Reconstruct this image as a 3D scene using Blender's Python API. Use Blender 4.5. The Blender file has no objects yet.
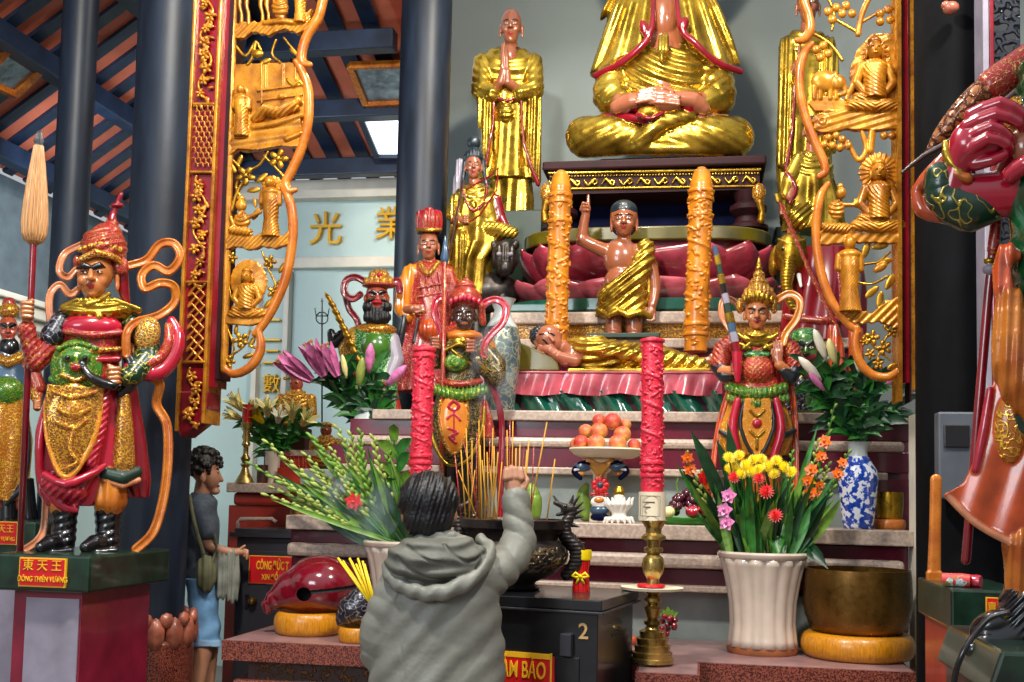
import bpy, math, random
import numpy as np
from mathutils import Matrix, Vector
random.seed(7)
rnd = random.random
def ru(a, b): return a + (b - a) * random.random()
SC = bpy.context.scene
COL = SC.collection
# ------------------------------------------------------------------ camera
FPX, PPY = 1100.0, 416.0
YAW, TILT, ROLL = math.radians(10), math.radians(4.1), math.radians(1.25)
EYE = Vector((0, 0, 1.6))
R = (Matrix.Rotation(YAW, 3, 'Z') @ Matrix.Rotation(math.pi / 2 + TILT, 3, 'X') @ Matrix.Rotation(ROLL, 3, 'Z'))
cam = bpy.data.cameras.new('camera')
camo = bpy.data.objects.new('camera', cam)
COL.objects.link(camo)
cam.sensor_width = 36
cam.lens = FPX / 1024 * 36
cam.shift_y = (PPY - 341) / 1024
cam.clip_end = 200
camo.matrix_world = Matrix.Translation(EYE) @ R.to_4x4()
SC.camera = camo
Rn = np.array(R)
def P(px, py, Y):
    """world point in the plane y=Y that the photograph shows at (px, py)"""
    d = R @ Vector(((px - 512) / FPX, -(py - PPY) / FPX, -1))
    return EYE + d * (Y / d.y)
def Pn(u, v, Y):
    dc = np.stack([(u - 512) / FPX, -(v - PPY) / FPX, -np.ones_like(u)], -1)
    d = dc @ Rn.T
    return np.array(EYE) + d * (Y / d[:, 1])[:, None]
FWD = R @ Vector((0, 0, -1))
def sc(px, Y, py=420): return (P(px, py, Y) - EYE).dot(FWD) / FPX
def Pf(u, v, C, nrm):
    dc = np.stack([(u - 512) / FPX, -(v - PPY) / FPX, -np.ones_like(u)], -1)
    d = dc @ Rn.T
    k = float((Vector(C) - EYE).dot(nrm)) / (d @ np.array(nrm))
    return np.array(EYE) + d * k[:, None]
# ------------------------------------------------------------------ materials
def hx(c):
    c = c.lstrip('#')
    r = [int(c[i:i + 2], 16) / 255 for i in (0, 2, 4)]
    return tuple(((x / 12.92) if x <= .04045 else ((x + .055) / 1.055) ** 2.4) for x in r) + (1,)
MATS = {}
def nt(name):
    m = bpy.data.materials.new(name)
    m.use_nodes = True
    n = m.node_tree
    n.nodes.clear()
    o = n.nodes.new('ShaderNodeOutputMaterial')
    b = n.nodes.new('ShaderNodeBsdfPrincipled')
    n.links.new(b.outputs[0], o.inputs[0])
    MATS[name] = m
    return m, n, b
def tex(n, kind, scale, detail=3, obj=True, stretch=None, **kw):
    tc = n.nodes.new('ShaderNodeTexCoord')
    t = n.nodes.new('ShaderNodeTex' + kind)
    if 'Scale' in t.inputs: t.inputs['Scale'].default_value = scale
    if 'Detail' in t.inputs: t.inputs['Detail'].default_value = detail
    src = tc.outputs['Object']
    if stretch:
        mp = n.nodes.new('ShaderNodeMapping')
        mp.inputs['Scale'].default_value = stretch
        n.links.new(src, mp.inputs[0])
        src = mp.outputs[0]
    n.links.new(src, t.inputs['Vector'])
    for k, v in kw.items():
        if hasattr(t, k): setattr(t, k, v)
        else: t.inputs[k].default_value = v
    return t
def ramp(n, src, stops, const=False):
    r = n.nodes.new('ShaderNodeValToRGB')
    e = r.color_ramp
    if const: e.interpolation = 'CONSTANT'
    while len(e.elements) < len(stops): e.elements.new(.5)
    for el, (p, c) in zip(e.elements, stops):
        el.position = p
        el.color = hx(c) if isinstance(c, str) else (c, c, c, 1)
    n.links.new(src, r.inputs[0])
    return r.outputs[0]
def bump(n, b, src, strength=.3, dist=.01):
    bp = n.nodes.new('ShaderNodeBump')
    bp.inputs['Strength'].default_value = strength
    bp.inputs['Distance'].default_value = dist
    n.links.new(src, bp.inputs['Height'])
    n.links.new(bp.outputs[0], b.inputs['Normal'])
def plain(name, col, rough=.5, metal=0, var=.12, vs=8, bmp=0, bs=60, coat=0, spec=.5, em=None, ems=1, trans=0, alpha=1, stretch=None):
    m, n, b = nt(name)
    c = hx(col)
    if var:
        t = tex(n, 'Noise', vs, 4, stretch=stretch)
        lo = tuple(max(0, x * (1 - var * 2.2)) for x in c[:3])
        hi = tuple(min(1, x * (1 + var * 1.6)) for x in c[:3])
        r = n.nodes.new('ShaderNodeValToRGB')
        r.color_ramp.elements[0].position = .28
        r.color_ramp.elements[1].position = .72
        r.color_ramp.elements[0].color = lo + (1,)
        r.color_ramp.elements[1].color = hi + (1,)
        n.links.new(t.outputs[0], r.inputs[0])
        n.links.new(r.outputs[0], b.inputs['Base Color'])
    else:
        b.inputs['Base Color'].default_value = c
    b.inputs['Roughness'].default_value = rough
    b.inputs['Metallic'].default_value = metal
    b.inputs['Specular IOR Level'].default_value = spec
    if coat:
        b.inputs['Coat Weight'].default_value = coat
        b.inputs['Coat Roughness'].default_value = .08
    if bmp:
        t2 = tex(n, 'Noise', bs, 4)
        bump(n, b, t2.outputs[0], bmp, .01)
    if em:
        b.inputs['Emission Color'].default_value = hx(em)
        b.inputs['Emission Strength'].default_value = ems
    if trans: b.inputs['Transmission Weight'].default_value = trans
    if alpha < 1: b.inputs['Alpha'].default_value = alpha
    return m
def ornate(name, base, gold='#d8a428', scale=40, thr=.5, rough=.3, metal=.0, width=.06, bmp=.5, base2=None, kind='smooth', dist=.008):
    """lacquer with raised gold scrollwork that follows noise contour lines"""
    m, n, b = nt(name)
    t = tex(n, 'Noise', scale, 1.2)
    if kind == 'scale':
        t = tex(n, 'Voronoi', scale, feature='DISTANCE_TO_EDGE')
        f = ramp(n, t.outputs[0], [(0, 1.), (width, .9), (width * 2, 0.)])
    elif kind == 'dots':
        t = tex(n, 'Voronoi', scale, feature='F1')
        f = ramp(n, t.outputs[0], [(0, 1.), (width * 3, .9), (width * 4.5, 0.)])
    else:
        f = ramp(n, t.outputs[0], [(thr - width, 0.), (thr - width * .35, 1.), (thr + width * .35, 1.), (thr + width, 0.)])
    mix = n.nodes.new('ShaderNodeMix')
    mix.data_type = 'RGBA'
    n.links.new(f, mix.inputs[0])
    mix.inputs[6].default_value = hx(base)
    mix.inputs[7].default_value = hx(gold)
    if base2:
        t3 = tex(n, 'Noise', scale * .25, 2)
        n.links.new(ramp(n, t3.outputs[0], [(.4, base), (.6, base2)]), mix.inputs[6])
    n.links.new(mix.outputs[2], b.inputs['Base Color'])
    mm = n.nodes.new('ShaderNodeMath'); mm.operation = 'MULTIPLY'; mm.inputs[1].default_value = .65
    n.links.new(f, mm.inputs[0]); n.links.new(mm.outputs[0], b.inputs['Metallic'])
    b.inputs['Roughness'].default_value = rough
    b.inputs['Coat Weight'].default_value = .3
    b.inputs['Coat Roughness'].default_value = .1
    bump(n, b, f, bmp, dist)
    return m
def goldm(name, lo, hi, rough=.3, metal=.85, vs=9, bmp=.25, bs=35):
    m, n, b = nt(name)
    t = tex(n, 'Noise', vs, 5)
    n.links.new(ramp(n, t.outputs[0], [(.3, lo), (.7, hi)]), b.inputs['Base Color'])
    b.inputs['Metallic'].default_value = metal
    t2 = tex(n, 'Noise', bs, 3)
    n.links.new(ramp(n, t2.outputs[0], [(.3, rough - .1), (.7, rough + .12)]), b.inputs['Roughness'])
    bump(n, b, t2.outputs[0], bmp, .004)
    return m
goldm('gold', '#6e5212', '#e0b844', .25, .85, vs=5, bmp=.12, bs=18)
goldm('gold_dark', '#7a5410', '#c8952c', .32, .8)
goldm('gold_wood', '#7c4408', '#d08c22', .3, .35, bmp=.35)
goldm('orange_wood', '#964610', '#cc7c28', .28, .1, bmp=.15)
goldm('brass', '#7c6430', '#ccb068', .3, .9)
goldm('old_bronze', '#4c340f', '#8a642c', .33, .8, vs=3, bmp=.04)
goldm('small_bronze', '#80600e', '#b8902c', .3, .85, vs=8)
goldm('dark_bronze', '#1c1a1c', '#4a4440', .38, .7, bmp=.5)
plain('gold_letter', '#d9a21c', .35, .4, .08)
plain('skin', '#b06a38', .22, coat=.7, var=.06, vs=20)
plain('skin_pale', '#b87044', .2, coat=.7, var=.05, vs=20)
plain('skin_brown', '#8c5034', .22, coat=.7, var=.06, vs=20)
plain('skin_dark', '#3c2820', .2, coat=.8, var=.1, vs=20)
plain('skin_red', '#a04830', .22, coat=.7, var=.08, vs=20)
plain('skin_rose', '#985a40', .22, coat=.6, var=.06, vs=20)
plain('skin_person', '#a8765a', .5, var=.06, vs=12)
plain('black', '#0c0c10', .25, coat=.5, var=.1)
plain('black_hair', '#08090e', .42, var=.2, bmp=.5, bs=90)
plain('curly_hair', '#17110e', .5, var=.25, bmp=.6, bs=70)
plain('blue_hair', '#1c2a34', .3, coat=.4, var=.2, bmp=.4, bs=80)
plain('white', '#e8e2d8', .3, coat=.3, var=.04)
plain('lip', '#8c2420', .3, var=0)
plain('red', '#980e20', .22, coat=.6, var=.15)
plain('crimson', '#780a1a', .22, coat=.6, var=.15)
plain('rose_red', '#a8142e', .22, coat=.7, var=.12)
plain('orange', '#d07c22', .22, coat=.6, var=.12)
plain('orange_red', '#b8481a', .22, coat=.6, var=.2, vs=14)
plain('peach_ribbon', '#c07850', .25, coat=.6, var=.2, vs=14)
plain('green', '#3c6c20', .25, coat=.6, var=.15)
plain('dark_green', '#0a2e1e', .45, coat=.1, var=.2)
plain('blue_grey', '#34506a', .3, coat=.4, var=.2)
plain('teal', '#0e4c3c', .2, coat=.7, var=.2)
plain('olive', '#58500c', .3, coat=.5, var=.15)
ornate('red_gold', '#8e0c1c', '#c89030', scale=60, width=.03)
ornate('red_gold_fine', '#9c1222', '#d89a38', scale=85, width=.045)
ornate('red_silver', '#8e0c1c', '#d8b0a0', scale=60, width=.028)
ornate('gold_orn', '#80481a', '#dca030', scale=75, width=.12, bmp=1)
ornate('gold_orange', '#a85c14', '#f0b840', scale=60, width=.09, bmp=.8)
ornate('green_gold', '#2f6a1c', '#b8c040', scale=55, width=.05, bmp=.8)
ornate('green_orn', '#165a30', '#8ac070', scale=55, width=.06)
ornate('dark_gold', '#12181c', '#b89a40', scale=75, width=.055)
ornate('dark_green_gold', '#0c2c1c', '#a0a040', scale=26, width=.04)
ornate('orange_orn', '#d07a10', '#e8c050', scale=80, width=.05)
ornate('scale_gold', '#7a4e1c', '#e0b050', scale=70, width=.05, kind='scale', bmp=.7)
ornate('crown_red', '#98141f', '#d89858', scale=90, width=.05, bmp=.9)
ornate('crown_gold', '#8a3010', '#e8b83c', scale=90, width=.12, bmp=.9)
ornate('black_silver', '#14161e', '#8c90a0', scale=40, width=.04)
ornate('dots_gold', '#1c2026', '#d0a840', scale=60, width=.08, kind='dots')
# ------------------------------------------------------------------ objects
def emp(name, loc, label=None, cat=None, group=None, rz=0):
    o = bpy.data.objects.new(name, None)
    o.empty_display_size = .05
    COL.objects.link(o)
    o.location = loc
    o.rotation_euler = (0, 0, rz)
    return tag(o, label, cat, group)
def tag(o, label=None, cat=None, group=None, kind=None):
    if label: o['label'] = label
    if cat: o['category'] = cat
    if group: o['group'] = group
    if kind: o['kind'] = kind
    return o
def parent_to(o, par):
    if par is not None:
        o.parent = par
        o.matrix_parent_inverse = Matrix.Identity(4)
        w = Vector((0, 0, 0)); q = par
        while q is not None:
            w += q.location; q = q.parent
        o.location = Vector(o.location) - w
def mk(name, verts, faces, mats, parent=None, loc=None, smooth=True, midx=None):
    """one mesh object; verts are in world space, loc is where its origin goes"""
    v = np.asarray(verts, dtype=np.float32).reshape(-1, 3)
    if loc is None:
        mn, mx = v.min(0), v.max(0)
        loc = ((mn[0] + mx[0]) / 2, (mn[1] + mx[1]) / 2, mn[2])
    loc = Vector(loc)
    me = bpy.data.meshes.new(name)
    if isinstance(faces, np.ndarray):
        me.vertices.add(len(v)); me.vertices.foreach_set('co', (v - np.array(loc, dtype=np.float32)).ravel())
        nf, k = faces.shape
        me.loops.add(nf * k); me.loops.foreach_set('vertex_index', faces.astype(np.int32).ravel())
        me.polygons.add(nf)
        me.polygons.foreach_set('loop_start', np.arange(0, nf * k, k, dtype=np.int32))
        me.polygons.foreach_set('loop_total', np.full(nf, k, dtype=np.int32))
        me.update(calc_edges=True)
    else:
        me.from_pydata([tuple(a) for a in (v - np.array(loc, dtype=np.float32)).tolist()], [], faces)
    if isinstance(mats, str): mats = [mats]
    for m in mats: me.materials.append(MATS[m])
    if midx is not None: me.polygons.foreach_set('material_index', np.asarray(midx, dtype=np.int32))
    if smooth: me.polygons.foreach_set('use_smooth', np.ones(len(me.polygons), dtype=bool))
    me.validate()
    me.update()
    o = bpy.data.objects.new(name, me)
    COL.objects.link(o)
    o.location = loc
    parent_to(o, parent)
    return o
def dup(root, off=(0, 0, 0), label=None, group=None, rz=None, scale=None):
    r = root.copy(); COL.objects.link(r)
    r.location = Vector(root.location) + Vector(off)
    if label: r['label'] = label
    if group: r['group'] = group
    if rz is not None: r.rotation_euler = (0, 0, rz)
    if scale: r.scale = (scale,) * 3
    for ch in list(root.children):
        c = ch.copy(); COL.objects.link(c); c.parent = r
        for g in ch.children:
            d = g.copy(); COL.objects.link(d); d.parent = c
    return r
class M:
    """polygon collector"""
    def __init__(s): s.v = []; s.f = []; s.m = []; s.mats = []
    def mi(s, mat):
        if mat not in s.mats: s.mats.append(mat)
        return s.mats.index(mat)
    def add(s, vs, fs, mat):
        o = len(s.v); k = s.mi(mat)
        s.v += [tuple(a) for a in vs]
        for f in fs: s.f.append(tuple(i + o for i in f)); s.m.append(k)
    def box(s, x0, x1, y0, y1, z0, z1, mat):
        v = [(x, y, z) for x in (x0, x1) for y in (y0, y1) for z in (z0, z1)]
        s.add(v, [(0, 1, 3, 2), (4, 6, 7, 5), (0, 4, 5, 1), (2, 3, 7, 6), (0, 2, 6, 4), (1, 5, 7, 3)], mat)
    def obox(s, a, b, w, h, mat, up=(0, 0, 1)):
        """bar from a to b"""
        a, b = Vector(a), Vector(b); d = (b - a).normalized(); up = Vector(up)
        if abs(d.dot(up)) > .98: up = Vector((0, 1, 0))
        x = d.cross(up).normalized() * w / 2; z = x.cross(d).normalized() * h / 2
        v = [p + i * x + j * z for p in (a, b) for i in (-1, 1) for j in (-1, 1)]
        s.add(v, [(0, 1, 3, 2), (4, 6, 7, 5), (0, 4, 5, 1), (2, 3, 7, 6), (0, 2, 6, 4), (1, 5, 7, 3)], mat)
    def tube(s, pts, rs, mat, seg=8, flat=1, cap=True):
        pts = [Vector(p) for p in pts]
        if not hasattr(rs, '__len__'): rs = [rs] * len(pts)
        n = len(pts); vs = []
        prev = None
        for i, p in enumerate(pts):
            d = (pts[min(i + 1, n - 1)] - pts[max(i - 1, 0)])
            d = d.normalized() if d.length > 1e-9 else Vector((0, 0, 1))
            if prev is None:
                u = Vector((0, 1, 0)) if abs(d.y) < .9 else Vector((1, 0, 0))
            else: u = prev
            x = (u - d * u.dot(d)).normalized(); prev = x
            y = d.cross(x)
            for k in range(seg):
                a = 2 * math.pi * k / seg
                vs.append(p + (x * math.cos(a) * flat + y * math.sin(a)) * rs[i])
        fs = [(i * seg + k, i * seg + (k + 1) % seg, (i + 1) * seg + (k + 1) % seg, (i + 1) * seg + k) for i in range(n - 1) for k in range(seg)]
        if cap:
            fs.append(tuple(range(seg))[::-1]); fs.append(tuple((n - 1) * seg + k for k in range(seg)))
        s.add(vs, fs, mat)
    def lathe(s, prof, c, mat, seg=40, flute=0, amp=0, matf=None, axis=None, cap=True):
        """prof list of (radius, z); c the axis foot"""
        vs = []; c = Vector(c)
        for i, (r, z) in enumerate(prof):
            for k in range(seg):
                a = 2 * math.pi * k / seg
                rr = r * (1 + (amp * (abs(math.sin(flute * a / 2)) - .5) if flute and r > 0 else 0))
                vs.append((c.x + rr * math.cos(a), c.y + rr * math.sin(a), c.z + z))
        for i in range(len(prof) - 1):
            fs = [(i * seg + k, i * seg + (k + 1) % seg, (i + 1) * seg + (k + 1) % seg, (i + 1) * seg + k) for k in range(seg)]
            if i == 0: s.add(vs, fs, matf(i) if matf else mat); base = len(s.v) - len(vs)
            else:
                kk = s.mi(matf(i) if matf else mat)
                for f in fs: s.f.append(tuple(q + base for q in f)); s.m.append(kk)
        kk = s.mi(mat)
        if cap:
            s.f.append(tuple(base + k for k in range(seg))[::-1]); s.m.append(kk)
            s.f.append(tuple(base + (len(prof) - 1) * seg + k for k in range(seg))); s.m.append(kk)
    def ball(s, c, r, mat, sx=1, sy=1, sz=1, n=12, rot=None):
        c = Vector(c); vs = []
        for i in range(n // 2 + 1):
            t = math.pi * i / (n // 2)
            for k in range(n):
                a = 2 * math.pi * k / n
                q = Vector((math.sin(t) * math.cos(a) * r * sx, math.sin(t) * math.sin(a) * r * sy, math.cos(t) * r * sz))
                if rot is not None: q = rot @ q
                vs.append(c + q)
        fs = [(i * n + k, (i + 1) * n + k, (i + 1) * n + (k + 1) % n, i * n + (k + 1) % n) for i in range(n // 2) for k in range(n)]
        s.add(vs, fs, mat)
    def prism(s, pts, y0, y1, mat):
        """polygon (x,z) extruded from y0 to y1"""
        n = len(pts)
        v = [(x, y0, z) for x, z in pts] + [(x, y1, z) for x, z in pts]
        fs = [tuple(range(n)), tuple(range(n, 2 * n))[::-1]] + [(i, i + n, (i + 1) % n + n, (i + 1) % n) for i in range(n)]
        s.add(v, fs, mat)
    def build(s, name, parent=None, loc=None, smooth=False, bevel=0, seg=2, auto=None):
        o = mk(name, s.v, s.f, s.mats, parent, loc, smooth, s.m)
        if bevel:
            b = o.modifiers.new('bevel', 'BEVEL'); b.width = bevel; b.segments = seg; b.limit_method = 'ANGLE'; b.angle_limit = .6
        if auto:
            me = o.data
            me.polygons.foreach_set('use_smooth', np.ones(len(me.polygons), dtype=bool))
            try: me.set_sharp_from_angle(angle=auto)
            except Exception: pass
        return o
# ------------------------------------------------------------------ carved solids (signed distance -> surface nets), coordinates in photograph scale at one distance
def smin(a, b, k):
    if k <= 0: return np.minimum(a, b)
    h = np.clip(.5 + .5 * (b - a) / k, 0, 1)
    return b * (1 - h) + a * h - k * h * (1 - h)
def cr(pts, n):
    """catmull-rom through tuples"""
    out = []
    pts = [tuple(p) for p in pts]
    q = [pts[0]] + pts + [pts[-1]]
    for i in range(1, len(q) - 2):
        for j in range(n):
            t = j / n
            out.append(tuple(.5 * ((2 * b) + (-a + c) * t + (2 * a - 5 * b + 4 * c - d) * t * t + (-a + 3 * b - 3 * c + d) * t ** 3) for a, b, c, d in zip(q[i - 1], q[i], q[i + 1], q[i + 2])))
    out.append(pts[-1])
    return out
class S:
    def __init__(s, Y, vox=1.0, k=2.0, face=None):
        s.face = face; s.Y = Y; s.vox = vox; s.k = k; s.g = []; s.p = []
    def _add(s, fn, bb, m, k, op):
        (s.p if op == 'paint' else s.g).append((fn, bb, m, s.k if k is None else k, op))
        return s
    def e(s, x, y, z, rx, ry, rz, m, a=0, k=None, op='u', f=None):
        ca, sa = math.cos(math.radians(a)), math.sin(math.radians(a))
        def fn(X, Y, Z):
            dx, dy, dz = X - x, Y - y, Z - z
            u, v = dx * ca - dy * sa, dx * sa + dy * ca
            k0 = np.sqrt((u / rx) ** 2 + (v / ry) ** 2 + (dz / rz) ** 2)
            k1 = np.sqrt((u / rx ** 2) ** 2 + (v / ry ** 2) ** 2 + (dz / rz ** 2) ** 2) + 1e-6
            d = k0 * (k0 - 1) / k1
            return d + f(X, Y, Z) if f else d
        r = max(rx, ry)
        hx_ = math.sqrt((rx * ca) ** 2 + (ry * sa) ** 2); hy_ = math.sqrt((rx * sa) ** 2 + (ry * ca) ** 2)
        return s._add(fn, (x - hx_, x + hx_, y - hy_, y + hy_, z - rz, z + rz), m, k, op)
    def c(s, pts, m, k=None, op='u', fl=1.0, f=None, n=0, w=None):
        """chain of tapered round bars through (x, y, z, r); fl flattens in depth"""
        if n: pts = cr(pts, n)
        A = np.array(pts, dtype=np.float32)
        def fn(X, Y, Z):
            d = None
            for a, b in zip(A[:-1], A[1:]):
                ab = b[:3] - a[:3]; ab2 = ab.copy(); ab2[2] /= fl
                L = float((ab2 ** 2).sum()) + 1e-6
                px_, py_, pz_ = X - a[0], Y - a[1], (Z - a[2]) / fl
                t = np.clip((px_ * ab2[0] + py_ * ab2[1] + pz_ * ab2[2]) / L, 0, 1)
                q = np.sqrt((px_ - t * ab2[0]) ** 2 + (py_ - t * ab2[1]) ** 2 + (pz_ - t * ab2[2]) ** 2) - (a[3] + t * (b[3] - a[3]))
                d = q if d is None else np.minimum(d, q)
            if fl < 1: d = d * max(fl, .5)
            return d + f(X, Y, Z) if f else d
        r = A[:, 3].max()
        return s._add(fn, (A[:, 0].min() - r, A[:, 0].max() + r, A[:, 1].min() - r, A[:, 1].max() + r, A[:, 2].min() - r * max(fl, 1), A[:, 2].max() + r * max(fl, 1)), m, k, op)
    def l(s, rings, m, k=None, op='u', n=0, amp=0, ph=0, f=None, sq=2.0):
        """stack of ellipses (y, cx, cz, rx, rz) from top to bottom, n folds of depth amp"""
        A = np.array(rings, dtype=np.float32)
        def fn(X, Y, Z):
            yy = np.broadcast_to(Y, np.broadcast(X, Y, Z).shape)
            ip = lambda j: np.interp(yy, A[:, 0], A[:, j])
            cx, cz, rx, rz = ip(1), ip(2), ip(3), ip(4)
            u, v = (X - cx) / rx, (Z - cz) / rz
            q = (np.abs(u) ** sq + np.abs(v) ** sq) ** (1 / sq)
            d = (q - 1) * np.minimum(rx, rz)
            if n: d = d + amp * np.sin(n * np.arctan2(v, u) + ph + yy * .02) * np.clip((yy - A[0, 0]) / max(1, A[-1, 0] - A[0, 0]) * 1.5 + .2, 0, 1)
            d = np.maximum(d, np.maximum(A[0, 0] - yy, yy - A[-1, 0]))
            return d + f(X, Y, Z) if f else d
        return s._add(fn, (float((A[:, 1] - A[:, 3]).min()), float((A[:, 1] + A[:, 3]).max()), A[0, 0], A[-1, 0], float((A[:, 2] - A[:, 4]).min()), float((A[:, 2] + A[:, 4]).max())), m, k, op)
    def b(s, x, y, z, hx_, hy_, hz_, m, a=0, r=1, k=None, op='u', f=None):
        ca, sa = math.cos(math.radians(a)), math.sin(math.radians(a))
        def fn(X, Y, Z):
            dx, dy, dz = X - x, Y - y, Z - z
            u, v = np.abs(dx * ca - dy * sa) - hx_ + r, np.abs(dx * sa + dy * ca) - hy_ + r
            w = np.abs(dz) - hz_ + r
            d = np.sqrt(np.maximum(u, 0) ** 2 + np.maximum(v, 0) ** 2 + np.maximum(w, 0) ** 2) + np.minimum(np.maximum(u, np.maximum(v, w)), 0) - r
            return d + f(X, Y, Z) if f else d
        ex = abs(hx_ * ca) + abs(hy_ * sa); ey = abs(hx_ * sa) + abs(hy_ * ca)
        return s._add(fn, (x - ex, x + ex, y - ey, y + ey, z - hz_, z + hz_), m, k, op)
    def poly(s, pts, z, hz, m, k=None, op='u', f=None):
        """flat polygon slab in the picture plane, thickness 2*hz around depth z"""
        A = np.array(pts, dtype=np.float32)
        def fn(X, Y, Z):
            x2, y2 = X[:, :, :1] if X.ndim == 3 else X, Y[:, :, :1] if Y.ndim == 3 else Y
            shp = np.broadcast(x2, y2).shape
            d = np.full(shp, 1e9, dtype=np.float32); ins = np.zeros(shp, dtype=bool)
            n = len(A)
            for i in range(n):
                a, b = A[i], A[(i + 1) % n]
                ex, ey = b - a
                wx, wy = x2 - a[0], y2 - a[1]
                t = np.clip((wx * ex + wy * ey) / (ex * ex + ey * ey + 1e-9), 0, 1)
                d = np.minimum(d, (wx - ex * t) ** 2 + (wy - ey * t) ** 2)
                c = ((a[1] <= y2) & (b[1] > y2)) | ((b[1] <= y2) & (a[1] > y2))
                xi = a[0] + (y2 - a[1]) / (ey if abs(ey) > 1e-6 else 1e-6) * ex
                ins ^= c & (x2 < xi)
            d = np.sqrt(d); d = np.where(ins, -d, d)
            q = np.maximum(d, np.abs(Z - z) - hz)
            return q + f(X, Y, Z) if f else q
        return s._add(fn, (A[:, 0].min(), A[:, 0].max(), A[:, 1].min(), A[:, 1].max(), z - hz, z + hz), m, k, op)
    def build(s, name, parent=None, loc=None, disp=None):
        h = s.vox
        B = np.array([g[1] for g in s.g if g[4] == 'u'])
        pad = 3 * h + 1
        lo = np.array([B[:, 0].min(), B[:, 2].min(), B[:, 4].min()]) - pad
        hi = np.array([B[:, 1].max(), B[:, 3].max(), B[:, 5].max()]) + pad
        n = np.ceil((hi - lo) / h).astype(int) + 1
        F = np.full(n, 50.0, dtype=np.float32)
        ax = [(lo[i] + h * np.arange(n[i])).astype(np.float32) for i in range(3)]
        for fn, bb, m, k, op in s.g:
            mg = k + 3 * h + 2
            i0 = [max(0, int((bb[2 * i] - mg - lo[i]) / h)) for i in range(3)]
            i1 = [min(n[i], int((bb[2 * i + 1] + mg - lo[i]) / h) + 2) for i in range(3)]
            if any(a >= b for a, b in zip(i0, i1)): continue
            X = ax[0][i0[0]:i1[0], None, None]; Y = ax[1][None, i0[1]:i1[1], None]; Z = ax[2][None, None, i0[2]:i1[2]]
            d = fn(X, Y, Z)
            sl = (slice(i0[0], i1[0]), slice(i0[1], i1[1]), slice(i0[2], i1[2]))
            if op == 'u': F[sl] = smin(F[sl], d, k)
            else: F[sl] = -smin(-F[sl], d, k)
        ins = F < 0
        c = [ins[i:n[0] - 1 + i, j:n[1] - 1 + j, l:n[2] - 1 + l] for i in (0, 1) for j in (0, 1) for l in (0, 1)]
        sm = sum(q.astype(np.int8) for q in c)
        act = (sm > 0) & (sm < 8)
        I = np.argwhere(act)
        idx = np.full(act.shape, -1, dtype=np.int64); idx[act] = np.arange(len(I))
        val = {}
        for i in (0, 1):
            for j in (0, 1):
                for l in (0, 1):
                    val[(i, j, l)] = F[I[:, 0] + i, I[:, 1] + j, I[:, 2] + l]
        acc = np.zeros((len(I), 3)); cnt = np.zeros(len(I))
        for a in range(3):
            o = [q for q in range(3) if q != a]
            for p in (0, 1):
                for q in (0, 1):
                    k0 = [0, 0, 0]; k0[o[0]] = p; k0[o[1]] = q
                    k1 = list(k0); k1[a] = 1
                    v0, v1 = val[tuple(k0)], val[tuple(k1)]
                    msk = (v0 < 0) != (v1 < 0)
                    t = np.where(msk, v0 / np.where(v0 == v1, 1, v0 - v1), 0)
                    pt = np.zeros((len(I), 3)); pt += k0; pt[:, a] = t
                    acc += pt * msk[:, None]; cnt += msk
        V = (I + acc / cnt[:, None]) * h + lo
        quads = []
        for a in range(3):
            b_, c_ = (a + 1) % 3, (a + 2) % 3
            s0 = [slice(0, n[i] - 1) for i in range(3)]; s0[b_] = slice(1, n[b_] - 1); s0[c_] = slice(1, n[c_] - 1)
            s1 = list(s0); s1[a] = slice(1, n[a])
            A0, A1 = ins[tuple(s0)], ins[tuple(s1)]
            for sign in (0, 1):
                E = np.argwhere((A0 & ~A1) if sign == 0 else (~A0 & A1))
                if not len(E): continue
                E[:, b_] += 1; E[:, c_] += 1
                def id_(db, dc):
                    q = E.copy(); q[:, b_] -= db; q[:, c_] -= dc
                    return idx[q[:, 0], q[:, 1], q[:, 2]]
                f4 = np.stack([id_(1, 1), id_(0, 1), id_(0, 0), id_(1, 0)], 1)
                quads.append(f4 if sign == 0 else f4[:, ::-1])
        Q = np.concatenate(quads)
        fc = V[Q].mean(1)
        best = np.full(len(fc), 1e9); mid = np.zeros(len(fc), dtype=np.int32)
        mats = []
        for fn, bb, m, k, op in s.g + s.p:
            if m not in mats: mats.append(m)
        for fn, bb, m, k, op in s.g:
            if op != 'u': continue
            mg = 2 * h + k
            sel = np.where((fc[:, 0] > bb[0] - mg) & (fc[:, 0] < bb[1] + mg) & (fc[:, 1] > bb[2] - mg) & (fc[:, 1] < bb[3] + mg) & (fc[:, 2] > bb[4] - mg) & (fc[:, 2] < bb[5] + mg))[0]
            if not len(sel): continue
            q = fc[sel]
            d = np.asarray(fn(q[:, 0].reshape(-1, 1, 1), q[:, 1].reshape(-1, 1, 1), q[:, 2].reshape(-1, 1, 1))).reshape(-1)
            up = d < best[sel]
            best[sel[up]] = d[up]; mid[sel[up]] = mats.index(m)
        for fn, bb, m, k, op in s.p:
            sel = np.where((fc[:, 0] > bb[0] - 1) & (fc[:, 0] < bb[1] + 1) & (fc[:, 1] > bb[2] - 1) & (fc[:, 1] < bb[3] + 1) & (fc[:, 2] > bb[4] - 1) & (fc[:, 2] < bb[5] + 1))[0]
            if not len(sel): continue
            q = fc[sel]
            d = np.asarray(fn(q[:, 0].reshape(-1, 1, 1), q[:, 1].reshape(-1, 1, 1), q[:, 2].reshape(-1, 1, 1))).reshape(-1)
            mid[sel[d < 0]] = mats.index(m)
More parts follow.
